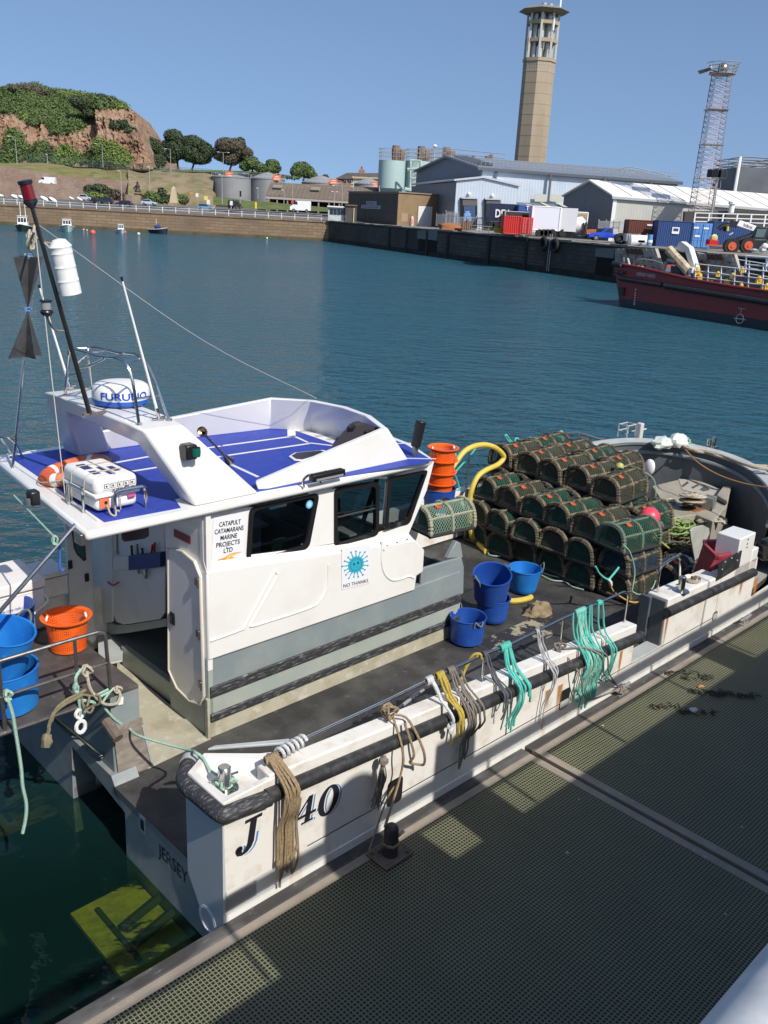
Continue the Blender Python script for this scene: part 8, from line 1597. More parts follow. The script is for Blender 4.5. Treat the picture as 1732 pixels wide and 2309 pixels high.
cc_=sum(pl_,Vector())/4; part('parapet',MB().prism([cc_+(p-cc_)*1.02+Zv*(Hb+.003) for p in pl_],Zv*.22),M('parapet_grey',(.24,.2,.16),.8),t,sm=0)
nR=Vector((ur.y,-ur.x,0)); 
if nR.dot(CAM-C0)<0: nR=-nR
nL=-ur
def onface(f0,f1,z0,z1,o,dirv,n,mt,name,par): part(name,MB().prism([C0+dirv*f0+n*o+Zv*z0,C0+dirv*f1+n*o+Zv*z0,C0+dirv*f1+n*o+Zv*z1,C0+dirv*f0+n*o+Zv*z1],n*-.04),mt,par,sm=0)
shut=ribM('roller_shutter',(.72,.72,.72),.12,(0,0,1),.5,.4)
onface(LR*.49,LR*.89,0,Hb*.66,.06,ur,nR,M('door_frame',(.18,.13,.09),.8),'door_frame',t); onface(LR*.505,LR*.86,.02,Hb*.63,.105,ur,nR,shut,'roller_shutter',t)
onface(LR*.27,LR*.37,.0,Hb*.36,.05,ur,nR,M('side_door',(.2,.14,.1),.7),'side_door',t); onface(LR*.10,LR*.25,Hb*.12,Hb*.38,.04,ur,nR,M('pale_panel',(.33,.23,.15),.8),'vent_panel',t); pd=C0+ur*LR*.34+nR*.4; 
solo('pink_banner','pink and white wrapped bundle beside the door of the brown building','bundle',MB().lathe([(.35,ZQ),(.42,ZQ+.9),(.3,ZQ+1.8),(.15,ZQ+2.0),(0,ZQ+2.05)],(pd.x,pd.y,0),8),M('bundle_pink',(.6,.3,.26),.8,c2=(.7,.62,.55),sc=1.2),pd,'W')
for f0,f1,z0,z1 in((.39,.60,.60,.71),(.29,.68,.47,.58)): onface(-0+LL*0,0,0,0,0,ur,nR,brn,'x',t) if 0 else part('wall_sign',MB().prism([C0+ul*LL*(1-f1)+nL*.06+Zv*Hb*z0,C0+ul*LL*(1-f0)+nL*.06+Zv*Hb*z0,C0+ul*LL*(1-f0)+nL*.06+Zv*Hb*z1,C0+ul*LL*(1-f1)+nL*.06+Zv*Hb*z1],nL*.04),M('sign_board',(.36,.38,.44),.6),t,sm=0)
lmk=MB()
for f0,f1,z0,z1,n in((.41,.58,.625,.685,6),(.31,.66,.495,.555,11)):
    for k in range(n): a=lerp(f0,f1,k/n); b_=lerp(f0,f1,(k+.6)/n); lmk.prism([C0+ul*LL*(1-b_)+nL*.105+Zv*Hb*z0,C0+ul*LL*(1-a)+nL*.105+Zv*Hb*z0,C0+ul*LL*(1-a)+nL*.105+Zv*Hb*z1,C0+ul*LL*(1-b_)+nL*.105+Zv*Hb*z1],nL*.01)
part('sign_marks',lmk,M('sign_mark_dark',(.10,.10,.12),.6),t,sm=0)
# kiosk and hut
p=Q('B',655,648,207); t=thing('harbour_kiosk','pale glazed kiosk at the end of the white railing','kiosk',p,'W'); k_=kx*207/3.318
part('cabin',MB().box(p.x-60*k_,p.x+62*k_,207.2,210,p.z-.3,Qz('B',655,556,207)),M('kiosk_pale',(.50,.53,.53),.5,c2=(.38,.42,.43),sc=.8),t); part('roof',MB().box(p.x-66*k_,p.x+68*k_,206.7,210.4,Qz('B',655,556,207),Qz('B',655,546,207)),whp,t)
for k in(-.75,-.3,.15,.6): part('window',MB().box(p.x+(k*62)*k_,p.x+(k*62+24)*k_,207.1,207.19,Qz('B',655,610,207),Qz('B',655,568,207)),carglass,t)
p=Q('B',765,655,206); t=thing('brown_hut','small brown flat roofed hut between the kiosk and the brown building','hut',p,'W'); part('walls',MB().box(p.x-40*k_,p.x+40*k_,206,209,ZQ-.2,Qz('B',765,545,206)),dkb,t); part('roof',MB().box(p.x-44*k_,p.x+43*k_,205.7,209.4,Qz('B',765,545,206),Qz('B',765,536,206)),rusty,t); part('pipe',MB().box(p.x+20*k_,p.x+26*k_,205.8,205.95,ZQ,Qz('B',785,560,206)),crm,t)
# big blue grey warehouse
wh_d=ribM('cladding_shaded',(.13,.155,.19),.5,(1,.7,0),.45,.3); wh_p=ribM('cladding_pale_blue',(.50,.57,.64),.6,(1,0,0),.45,.25); roofg=ribM('roof_blue_grey',(.20,.23,.27),.6,(1,0,0),.4,.3)  # gable cladding is darkened to hold the shade of the end walls
Yn,Yf=204,246
N0=Q('C',615,268,Yn); Fa=Q('C',130,293,Yf); Ap=Q('C',370,188,(Yn+Yf)/2); E1=Q('D',960,392,Yn+3)
ez=N0.z; Fa.z=ez+.3; Lv=Vector((E1.x-N0.x,3,E1.z-N0.z)); 
t=thing('blue_grey_warehouse','huge blue grey warehouse with a shade-darkened gable and a pale long side','warehouse',N0,'W')
g0=lambda p:Vector((p.x,p.y,ZQ))
part('gable_wall',MB().prism([g0(N0),N0,Ap,Fa,g0(Fa)],(.3,0,0)),wh_d,t,sm=0); part('side_wall',MB().prism([g0(N0)+Vector((.31,0,0)),N0+Vector((.31,0,0)),N0+Lv,g0(N0+Lv)],(0,.3,0)),wh_p,t,sm=0)
Ap2=Ap+Lv; ov=Vector((-.8,-.6,.15)); part('roof',MB().prism([N0+Vector((-.8,-.6,.1)),N0+Lv+Vector((.8,-.6,.1)),Ap2+Vector((.8,0,.2)),Ap+Vector((-.8,0,.2))],(0,0,.4)).prism([Ap+Vector((-.8,0,.2)),Ap2+Vector((.8,0,.2)),Fa+Lv+Vector((0,0,.1)),Fa+Vector((-.8,0,.1))],(0,0,.4)),roofg,t,sm=0)
gut=M('gutter_dark',(.085,.10,.12),.5); part('gutter',MB().prism([N0+Vector((-.8,-.95,-.25)),N0+Lv+Vector((.8,-.95,-.25)),N0+Lv+Vector((.8,-.6,-.25)),N0+Vector((-.8,-.6,-.25))],(0,0,.55)),gut,t,sm=0)
for s,x in(('C',718),('C',1130),('C',1540),('D',390),('D',752)): p=Q(s,x,380,Yn-.2); part('downpipe',MB().box(p.x-.22,p.x+.22,Yn-.35 if x<1000 else Yn-.2,Yn+.2,ZQ,N0.z+(p.x-N0.x)/Lv.x*Lv.z),gut,t)
for k in range(5): p=lerp(N0,N0+Lv,.21+.012*k); 
for x0 in(1015,1135): part('rooflight_panel',MB().prism(poly3('C',[(x0,455),(x0+90,460),(x0+90,515),(x0,512)],Yn-.15),(0,.1,0)),M('translucent_sheet',(.52,.52,.44),.6),t,sm=0)
rl_=MB(); 
for k in range(46): p=lerp(N0,N0+Lv,k/45)+Vector((0,1.0,.9)); rl_.tube([p,p+Vector((0,0,1.2))],.05,4)
for z in(1.5,2.1): rl_.tube([N0+Vector((0,1.0,z)),N0+Lv+Vector((0,1.0,z))],.05,4)
arc_=[Q('D',x,y,Yn+14) for x,y in((490,292),(540,270),(600,266),(700,285),(800,310),(910,340))]; rl_.tube(bez(arc_,5),.09,4).tube([p-Vector((0,0,1.1)) for p in bez(arc_,5)],.07,4)
for p in bez(arc_,2): rl_.tube([p,p-Vector((0,0,2.4))],.06,4)
part('roof_rail',rl_,galv,t)
for k in range(9): p=lerp(N0,Ap,.1+.8*k/9)+Vector((1.5,0,.8)); part('roof_purlin',MB().obox(p,3.2,.8,.5),gut,t)
# loading dock block
Yd=194; D0=Q('C',430,362,Yd); D1=Q('C',893,402,Yd); Dm=Q('C',630,338,Yd); B1=Q('C',95,374,Yd+42)
t=thing('loading_dock_block','pale blue loading dock block with two dark dock openings','warehouse',D0,'W')
part('front_wall',MB().prism([g0(D0),D0,Dm,D1,g0(D1)],(0,.3,0)),wh_p,t,sm=0); part('left_wall',MB().prism([g0(D0)+Vector((-.01,.31,0)),D0+Vector((-.01,.31,0)),Vector((B1.x,B1.y,D0.z-.3)),g0(B1)],(.3,0,0)),wh_d,t,sm=0)
bk_=Vector((B1.x-D0.x,B1.y-D0.y,0)); part('roof',MB().prism([D0+Vector((-.5,-.4,.05)),Dm+Vector((0,-.4,.05)),Dm+bk_,D0+bk_],(0,0,.35)).prism([Dm+Vector((0,-.4,.05)),D1+Vector((.5,-.4,.05)),D1+bk_,Dm+bk_],(0,0,.35)),M('dock_roof_pale',(.5,.53,.56),.5),t,sm=0)
dkin=M('dock_dark',(.035,.035,.04),.9); dkg=M('dock_shelter',(.12,.11,.10),.8)
for x0,x1,y0,y1 in((458,585,482,712),(636,760,490,722)):
    a=poly3('C',[(x0,y1),(x1,y1),(x1,y0+4),(x0,y0)],Yd-.5); o_=part('dock_shelter',MB().prism(a,(0,.45,0)),blackp,t,sm=0); part('dock_curtain',MB().prism(poly3('C',[(x0+18,y0+60),(x1-2,y0+62),(x1-2,y0+16),(x0+18,y0+12)],Yd-.6),(0,.05,0)),dkg,o_,sm=0); part('dock_hood',MB().prism(poly3('C',[(x0+8,y0+8),(x1+2,y0+12),(x1+2,y0+2),(x0+8,y0-2)],Yd-.8),(0,.5,0)),M('hood_pale',(.45,.47,.48),.6),o_,sm=0)
part('dock_door',MB().prism(poly3('C',[(485,640),(570,640),(570,545),(485,545)],Yd-.65),(0,.05,0)),M('dock_blue',(.04,.08,.16),.6),t,sm=0)
for x,y in((523,455),(698,468)): p=Q('C',x,y,Yd-.3); part('wall_lamp',MB().ball(p,.35,8,5),whp,t)
p0_=Q('C',480,655,Yd-3); t=thing('blue_pallet_stack','pale blue wrapped pallet stack in the left dock opening','pallet stack',p0_,'W'); k_=kx*155/3.318
for k,(w_,h0,h1) in enumerate(((34,660,625),(30,625,600),(20,600,585))): p=Q('C',508,h0,Yd-3); part('wrapped_load',MB().box(p.x-w_*k_,p.x+w_*k_,Yd-4,Yd-2,p.z,Qz('C',508,h1,Yd-3)),M('load_blue',(.18,.33,.60),.5),t,bev=.08)
# white tent warehouse
Yt=150; T0=Q('D',465,495,Yt); Tl=Q('D',75,490,Yt+16); Ta=Q('D',285,378,Yt+8); T1=Q('D',1659,590,Yt+2); 
Tl.z=T0.z; Lt=Vector((T1.x-T0.x,T1.y-T0.y,T1.z-T0.z))*1.35
t=thing('white_tent_warehouse','long white roofed tent warehouse with a gable end greyed for shade','warehouse',T0,'W')
part('gable_wall',MB().prism([g0(T0),T0,Ta,Tl,g0(Tl)],(.3,0,0)),ribM('tent_gable_shaded',(.17,.175,.18),.5,(1,.6,0),.6,.2),t,sm=0); part('side_wall',MB().prism([g0(T0)+Vector((.31,0,0)),T0+Vector((.31,0,0)),T0+Lt,g0(T0+Lt)],(0,.3,0)),ribM('tent_side_beige',(.47,.46,.41),.5,(1,0,0),.6,.15),t,sm=0)  # gable coloured grey to carry the shade on that end
pvc=M('white_pvc',(.80,.77,.72),.5); part('roof',MB().prism([T0+Vector((-.4,-.3,.05)),T0+Lt+Vector((0,-.3,.05)),Ta+Lt+Vector((0,0,.1)),Ta+Vector((-.4,0,.1))],(0,0,.25)).prism([Ta+Vector((-.4,0,.1)),Ta+Lt+Vector((0,0,.1)),Tl+Lt,Tl+Vector((-.4,0,0))],(0,0,.25)),pvc,t,sm=0)
part('eave_gutter',MB().prism([T0+Vector((-.4,-.5,-.3)),T0+Lt+Vector((0,-.5,-.3)),T0+Lt+Vector((0,-.3,-.3)),T0+Vector((-.4,-.3,-.3))],(0,0,.38)),M('tent_gutter',(.4,.41,.42),.5),t,sm=0); part('corner_post',MB().prism([g0(T0)+Vector((-.1,-.1,0)),g0(T0)+Vector((.5,-.1,0)),g0(T0)+Vector((.5,-.02,0)),g0(T0)+Vector((-.1,-.02,0))],(0,0,T0.z-ZQ)),whp,t)
for k in range(1,12): f=k/11*.9; a=T0+Lt*f+Vector((0,-.32,.31)); b_=Ta+Lt*f+Vector((0,-.02,.36)); part('roof_seam',MB().tube([a,b_],.07,4),M('seam_grey',(.52,.5,.47),.6),t)
p=Q('D',255,526,Yt+9); part('vent',MB().ball(Vector((p.x-.2,p.y,p.z)),.42,10,6,sx=.4),dkin,t)
# ---------------------------------------------------------------- containers and trailers
def cont(name,label,cat,pts,Y,depth,col,endcol=None,ribs=True,group='shipping containers on the quay',shear=0):
    """pts: side face quad bl,br,tr,tl in survey pixels"""
    P=[Q(s,x,y,Y) for s,x,y in pts]; zb=min(P[0].z,P[1].z); zt_=max(P[2].z,P[3].z); x0,x1=P[0].x,P[1].x
    t=thing(name,label,cat,(x0,Y,zb),'W',group); dv=Vector((shear,depth,0))
    b=[V3(x0,Y,zb),V3(x1,Y,zb),V3(x1,Y,zb)+dv,V3(x0,Y,zb)+dv]; part('body',MB().prism(b,(0,0,zt_-zb)),col,t,sm=0)
    fr=MB()
    for q_ in b: fr.box(q_.x-.09,q_.x+.09,q_.y-.09,q_.y+.09,zb-.02,zt_+.02)
    for z in(zb,zt_): fr.tube(b_path(b,z),.085,4,closed=True)
    part('frame',fr,endcol or col,t)
    return t,x0,x1,zb,zt_,dv
def b_path(b,z): return [Vector((p.x,p.y,z)) for p in b]
def doors(t,x0,x1,Y,zb,zt_,col,n=2):
    for k in range(n):
        a,b_=lerp(x0,x1,k/n)+.06,lerp(x0,x1,(k+1)/n)-.06; d=part('door',MB().box(a,b_,Y-.1,Y-.03,zb+.12,zt_-.12),col,t,bev=.02)
        for f in(.25,.7): part('lock_rod',MB().tube([(lerp(a,b_,f),Y-.14,zb+.1),(lerp(a,b_,f),Y-.14,zt_-.1)],.035,5),galv,d)
        for f in(.3,.6): part('rail',MB().box(a,b_,Y-.125,Y-.101,lerp(zb,zt_,f),lerp(zb,zt_,f)+.08),col,d)
redc=ribM('container_red',(.52,.02,.015),.3,(1,1,0),.5,.6); redd=M('container_red_door',(.62,.03,.02),.5); navc=ribM('trailer_navy',(.018,.026,.06),2,(1,0,0),.4,.05); bluec=ribM('container_blue',(.02,.055,.17),.3,(1,1,0),.5,.6); lbl=M('container_light_blue',(.08,.26,.62),.5,c2=(.06,.2,.5),sc=.8); brc=ribM('container_brown',(.12,.035,.02),.3,(1,1,0),.6,.6)
t,x0,x1,zb,zt_,dv=cont('shipping_container','bright red shipping container with its doors facing the water','container',[('C',782,750),('C',905,750),('C',905,628),('C',782,624)],134,6,redc)
x2=Q('C',995,750,134).x; part('end_wall',MB().box(x1+.1,x2,134,140,zb,zt_),redd,t,sm=0); doors(t,x1+.1,x2,134,zb,zt_,redd)
t,x0,x1,zb,zt_,dv=cont('shipping_container','small black container box behind the top of the red container','container',[('C',792,632),('C',985,634),('C',985,596),('C',792,592)],141,3,M('box_black',(.03,.03,.032),.6),galv)
t,x0,x1,zb,zt_,dv=cont('box_trailer','dark navy trailer with white block letters in the dock','trailer',[('C',672,662),('C',893,668),('C',893,538),('C',672,534)],150,7,navc,group='box trailers on the quay')
a=Q('C',718,628,149.9); b_=Q('C',820,632,149.9); text('DSV',(a.x,149.88,a.z),(b_.x-a.x,0,0),(0,0,Qz('C',718,568,149.9)-a.z),whp,t,lift=.02,bold=.03)
for x in(690,722,850): p=Q('C',x,690,150); part('wheel',MB().tube([(p.x,149.6,p.z),(p.x,150.3,p.z)],.5,14),tyrem,t)
t,x0,x1,zb,zt_,dv=cont('shipping_container','mid blue container end above the red container','container',[('C',897,600),('C',980,604),('C',980,545),('C',897,541)],146,6,M('container_mid_blue',(.03,.09,.30),.5))
p=Q('C',962,556,145.9); part('lettering',MB().box(p.x-.25,p.x+.25,145.84,145.88,p.z+.1,p.z+.22).box(p.x-.06,p.x+.06,145.84,145.88,p.z-.45,p.z+.1),whp,t)
aw=[Q('C',885,518,152),Q('C',1225,545,152),Q('C',1225,538,162),Q('C',885,515,162)]; aw[0]=Q('C',900,552,150); aw[1]=Q('C',1235,556,150)
t=thing('lean_to_roof','grey green lean to roof with pale translucent strips beside the tent','lean-to',aw[0],'W'); part('roof',MB().prism([Q('C',895,553,150),Q('C',1240,560,150),Q('C',1225,536,160),Q('C',880,517,160)],(0,0,-.15)),M('lean_green',(.17,.20,.19),.6),t,sm=0)
for x in(925,1050,1165): part('translucent_strip',MB().prism([Q('C',x+60,555,149.9)+Vector((0,0,.05)),Q('C',x+95,557,149.9)+Vector((0,0,.05)),Q('C',x+30,526,160)+Vector((0,0,.05)),Q('C',x,524,160)+Vector((0,0,.05))],(0,0,.05)),M('strip_pale',(.6,.6,.45),.5),t,sm=0)
part('posts',MB().box(aw[0].x+1,aw[0].x+1.3,150,150.3,ZQ,aw[0].z-.2),galv,t)
wtr=M('trailer_white',(.66,.68,.74),.4); wtr2=M('trailer_white_end',(.8,.8,.8),.35)
t,x0,x1,zb,zt_,dv=cont('box_trailer','white box trailer with its bright rear end to the right','trailer',[('C',987,722),('C',1196,722),('C',1200,558),('C',990,558)],137,3,wtr,whp,group='box trailers on the quay')
x2=Q('C',1316,722,137).x; part('rear_door',MB().prism([V3(x1+.1,137,zb),V3(x2,136.2,zb),V3(x2,136.2,zt_),V3(x1+.1,137,zt_)],(0,2,0)),wtr2,t,sm=0); part('chassis',MB().box(x0+1,x2-.3,137.2,139,zb-.9,zb-.02),blackp,t)
for x in(1050,1082,1112,1145,1225): p=Q('C',x,748,137); part('wheel',MB().tube([(p.x,136.8,p.z),(p.x,137.6,p.z)],.55,14),tyrem,t)
part('step',MB().box(x1-.2,x1+1.4,135.6,136.4,zb-1.1,zb-1.0).box(x1-.2,x1+1.4,135.2,135.6,zb-1.5,zb-1.4),galv,t)
t,x0,x1,zb,zt_,dv=cont('shipping_container','open brown topped container between the white trailer and the tent','container',[('C',1312,672),('C',1405,676),('C',1405,596),('C',1312,592)],146,5,M('box_cream',(.42,.34,.22),.8),whp)
part('opening',MB().box(x0+.3,x1-.3,145.9,145.98,zb+.2,zt_-.3),M('box_brown',(.33,.24,.13),.9),t,sm=0)
# forklift, wrapped load
p=Q('C',1410,772,138); t=thing('forklift','orange forklift with a dark mast beside the white trailer','forklift',p,'W'); k_=kx*138/3.318; X=lambda a:p.x+(a-1410)*k_; Zf=lambda y:Qz('C',1410,y,138); forg=M('forklift_orange',(.42,.10,.02),.5)
part('body',MB().hexa([(X(1385),137.4,Zf(765)),(X(1462),137.4,Zf(765)),(X(1462),138.8,Zf(765)),(X(1385),138.8,Zf(765))],[(X(1390),137.4,Zf(722)),(X(1465),137.4,Zf(718)),(X(1465),138.8,Zf(718)),(X(1390),138.8,Zf(722))]),forg,t,bev=.08)
for x in(1398,1450): part('cab_post',MB().tube([(X(x),137.5,Zf(722)),(X(x+3),137.5,Zf(668))],.06,5),blackp,t)
part('cab_roof',MB().box(X(1392),X(1458),137.3,138.9,Zf(668),Zf(663)),blackp,t)
for x in(1365,1380): part('mast',MB().box(X(x)-.1,X(x)+.1,137.5,137.8,Zf(772),Zf(672)),blackp,t)
for x in(1385,1455): part('wheel',MB().tube([(X(x),137.2,Zf(765)),(X(x),137.7,Zf(765))],.42,14),tyrem,t)
part('fork',MB().box(X(1335),X(1368),137.5,138.4,Zf(772),Zf(768)),steeldk,t)
p=Q('C',1336,715,139); solo('wrapped_load','white wrapped load with red marks behind the forklift','load',MB().ball((p.x,p.y,Qz('C',1336,690,139)),1.3,12,8,sx=1,sz=.95,jit=.25),M('wrap_white',(.72,.68,.66),.5,c2=(.5,.12,.1),sc=1.4,lo=.62,hi=.68),p,'W')
b_=Q('D',402,838,136); car('pickup_truck','bright blue double cab pickup truck parked near the quay edge','pickup truck',b_,5.5,'pickup',blu,PI,None,1.9,1.85)
# brown and blue containers
t,x0,x1,zb,zt_,dv=cont('shipping_container','dark brown rusty container left of the blue ones','container',[('D',566,862),('D',800,868),('D',802,686),('D',566,680)],133,3,brc)
p=Q('D',765,712,132.9); part('stencil',MB().box(p.x-.8,p.x+.8,132.86,132.9,p.z-.18,p.z+.05),whp,t)
t,x0,x1,zb,zt_,dv=cont('shipping_container','dark blue container with a light blue door end','container',[('D',790,876),('D',1050,886),('D',1062,694),('D',805,690)],129,3,bluec)
x2=Q('D',1202,886,129).x; part('end_wall',MB().box(x1+.1,x2,129,132,zb,zt_),lbl,t,sm=0); doors(t,x1+.1,x2,129,zb,zt_,lbl)
p=Q('D',942,756,128.9); part('stencil',MB().box(p.x-.5,p.x+.5,128.86,128.9,p.z-.45,p.z+.42).box(p.x-.34,p.x+.34,128.84,128.858,p.z-.1,p.z+.27,1),[whp,bluec],t,sm=0)
for x,y in((1105,735),(1180,740),(1110,800)): p=Q('D',x,y,128.8); part('door_plate',MB().box(p.x-.35,p.x+.35,128.83,128.86,p.z-.12,p.z+.12),whp,t)
t,x0,x1,zb,zt_,dv=cont('shipping_container','second dark blue container behind the telehandler','container',[('D',1218,884),('D',1530,892),('D',1530,704),('D',1218,698)],131,3,bluec)
dkw=M('dark_cladding',(.05,.045,.043),.7); a_=[Q('D',x,y,142) for x,y in((1015,720),(1015,608),(1750,600),(1750,720))]; solo('dark_parapet','dark brown cladding wall behind the containers','wall',MB().prism([g0(a_[0]),a_[1],a_[2],g0(a_[3])],(0,1,0)),dkw,a_[0],'W',sm=0)
R0,R1=Q('D',1085,690,139),Q('D',1740,690,139); t=thing('walkway_railing','white railing above the dark blue containers','railing',R0,'W'); rm_=MB()
z1,z2=Qz('D',1085,620,139),Qz('D',1085,655,139); dz=Qz('D',1659,634,139)-z1
for z in(z1,z2,Qz('D',1085,686,139)): rm_.tube([V3(R0.x,139,z),V3(R1.x,139,z+dz)],.08,5)
part('rails',rm_,whp,t)
for k in range(7): x=lerp(R0.x,R1.x,k/6); part('post',MB().box(x-.1,x+.1,138.9,139.1,R0.z-1,z1+dz*k/6+.1),whp,t)
p=Q('D',1377,580,141); solo('white_pillar','stubby white vent post standing on the dark parapet','vent post',MB().cyl((p.x,141,Qz('D',1377,620,141)),.42,Qz('D',1377,550,141)-Qz('D',1377,620,141),10).cyl((p.x,141,Qz('D',1377,552,141)),.6,.35,10),whp,p,'W')
# clutter in front of the containers
p=Q('D',605,850,128); k_=kx*128/3.442; t=thing('water_tank_cage','grey caged water container in front of the brown container','water container',p,'W'); part('tank',MB().box(p.x-48*k_,p.x+45*k_,128,130,Qz('D',605,842,128),Qz('D',605,785,128)),M('ibc_grey',(.42,.44,.45),.5),t,bev=.08); cg=MB()
for k in range(7): x=p.x+lerp(-50,47,k/6)*k_; cg.box(x-.03,x+.03,127.9,127.96,Qz('D',605,848,128),Qz('D',605,780,128))
part('cage',cg,galv,t)
for x,lb in((640,'left one of two white drums lying at the quay edge'),(692,'right one of two white drums lying at the quay edge')): p=Q('D',x,840,126); solo('white_drum',lb,'drum',MB().tube([(p.x-1.1,126,p.z),(p.x-.9,126,p.z),(p.x+.9,126,p.z),(p.x+1.1,126,p.z)],[.5,.78,.78,.5],14),whp,p,'W',group='white drums on the quay')
p=Q('D',735,873,124); solo('blue_barrel','small blue and white barrel at the quay edge','barrel',MB().cyl((p.x,124,p.z),.36,1.4,12).cyl((p.x,124,p.z+.4),.375,.3,12,1),[M('barrel_blue',(.10,.25,.5),.5),whp],p,'W')
p=Q('D',512,836,131); solo('black_tyre','black tyre standing beside the blue pickup','tyre',MB().tube([(p.x+.6*math.cos(2*PI*i/20),131,p.z+.2+.6*math.sin(2*PI*i/20)) for i in range(20)],.28,8,closed=True),tyrem,p,'W')
p=Q('D',690,800,129.5); hm_=MB()
for dx in(-.5,.5): hm_.tube([(p.x+dx-.4,129.5,p.z-1),(p.x+dx-.4,129.5,p.z),(p.x+dx,129.5,p.z+.3),(p.x+dx+.3,129.5,p.z),(p.x+dx+.3,129.5,p.z-1)],.05,5)
solo('steel_hoops','pair of thin steel hoops behind the white drums','hoops',hm_,galv,p,'W')
p=Q('D',1232,872,124); t=thing('red_generator','small red generator beside the telehandler','generator',p,'W'); k_=kx*124/3.442; part('body',MB().box(p.x-34*k_,p.x+36*k_,124,125.5,p.z,Qz('D',1232,826,124)),M('generator_red',(.5,.02,.02),.45),t,bev=.08); part('cover',MB().ball((p.x+.1,124.5,Qz('D',1232,818,124)),.55,8,6,jit=.3),M('cover_yellow',(.55,.5,.2),.6),t); part('orange_rail',MB().box(p.x-60*k_,p.x+70*k_,123.6,123.9,p.z-.1,p.z+.12),forg,t)
# telehandler
p=Q('D',1440,915,118); k_=kx*118/3.442; X=lambda a:p.x+(a-1440)*k_; Zf=lambda y:Qz('D',1440,y,118)
t=thing('telehandler','black and white telehandler with an orange wheel hub and raised boom','telehandler',p,'W')
part('chassis',MB().hexa([(X(1340),117.2,Zf(890)),(X(1659),117.2,Zf(890)),(X(1659),119.4,Zf(890)),(X(1340),119.4,Zf(890))],[(X(1380),117.2,Zf(820)),(X(1659),117.2,Zf(812)),(X(1659),119.4,Zf(812)),(X(1380),119.4,Zf(820))]),blackp,t,bev=.1)
part('cab',MB().hexa([(X(1505),117.2,Zf(830)),(X(1605),117.2,Zf(830)),(X(1605),118.6,Zf(830)),(X(1505),118.6,Zf(830))],[(X(1515),117.3,Zf(722)),(X(1645),117.3,Zf(715)),(X(1645),118.5,Zf(715)),(X(1515),118.5,Zf(722))]),blackp,t,bev=.06); part('cab_window',MB().prism([(X(1520),117.15,Zf(800)),(X(1585),117.15,Zf(800)),(X(1600),117.15,Zf(735)),(X(1525),117.15,Zf(738))],(0,.04,0)),M('cab_glass',(.08,.13,.12),.1),t,sm=0)
part('boom',MB().hexa([(X(1330),117.5,Zf(800)),(X(1355),117.5,Zf(780)),(X(1355),118.2,Zf(780)),(X(1330),118.2,Zf(800))],[(X(1330),117.5,Zf(800)+.1),(X(1355),117.5,Zf(780)+.1),(X(1355),118.2,Zf(780)+.1),(X(1330),118.2,Zf(800)+.1)]).prism([(X(1365),117.2,Zf(720)),(X(1500),117.2,Zf(756)),(X(1518),117.2,Zf(715)),(X(1385),117.2,Zf(676))],(0,.7,0)),M('boom_white',(.76,.74,.72),.4),t,bev=.05)
a=Vector((X(1418),117.18,Zf(722))); text('bobcat',a,Vector((X(1488)-X(1418),0,Zf(741)-Zf(722))),Vector((.0,0,.42)),inkm,t,lift=.02)
part('boom_head',MB().prism([(X(1310),117.4,Zf(730)),(X(1370),117.4,Zf(735)),(X(1380),117.4,Zf(690)),(X(1330),117.4,Zf(672))],(0,.6,0)),blackp,t,bev=.05); part('grab',MB().tube([(X(1320),117.7,Zf(720)),(X(1265),117.7,Zf(730)),(X(1240),117.7,Zf(755))],.3,7).tube([(X(1300),117.7,Zf(740)),(X(1285),117.7,Zf(770))],.25,6),blackp,t); part('hydraulic_ram',MB().tube([(X(1300),117.3,Zf(730)),(X(1303),117.3,Zf(765))],.16,7),M('ram_yellow',(.6,.48,.04),.5),t)
part('front_frame',MB().tube([(X(1500),117.6,Zf(790)),(X(1400),117.6,Zf(830)),(X(1335),117.6,Zf(860))],.3,7),blackp,t); part('engine_cover',MB().hexa([(X(1600),117,Zf(850)),(X(1665),117,Zf(850)),(X(1665),119,Zf(850)),(X(1600),119,Zf(850))],[(X(1640),117,Zf(770)),(X(1665),117,Zf(755)),(X(1665),119,Zf(755)),(X(1640),119,Zf(770))]),M('engine_grey',(.09,.09,.095),.5),t)
for x,y,r in((1470,868,.98),(1345,880,.95)):
    w_=part('wheel',MB().tube([(X(x),116.7,Zf(y)),(X(x),117.4,Zf(y))],r,20),tyrem,t); part('hub',MB().tube([(X(x),116.62,Zf(y)),(X(x),116.75,Zf(y))],r*.55,14).tube([(X(x),116.55,Zf(y)),(X(x),116.7,Zf(y))],r*.2,10),M('hub_orange',(.55,.09,.03),.5),w_)
rnd=random.Random(4)
for i,(x,y,r,lb,cl) in enumerate(((1632,880,24,'upper white bulk bag at the far right beside the telehandler',(.72,.72,.74)),(1612,905,28,'lower white bulk bag at the far right by the quay edge',(.6,.62,.66)),(1545,912,30,'low pale blue wrapped pallet at the quay edge',(.4,.45,.5)))): p=Q('D',x,y+r*.6,113+i); r_=r*kx*113/3.442; solo('bulk_bag',lb,'bag',MB().ball((p.x,p.y,p.z+r_*.7),r_,12,8,sz=.9 if i<2 else .4,jit=.3),M('bag_%d'%i,cl,.7),p,'W',group='bags beside the telehandler')
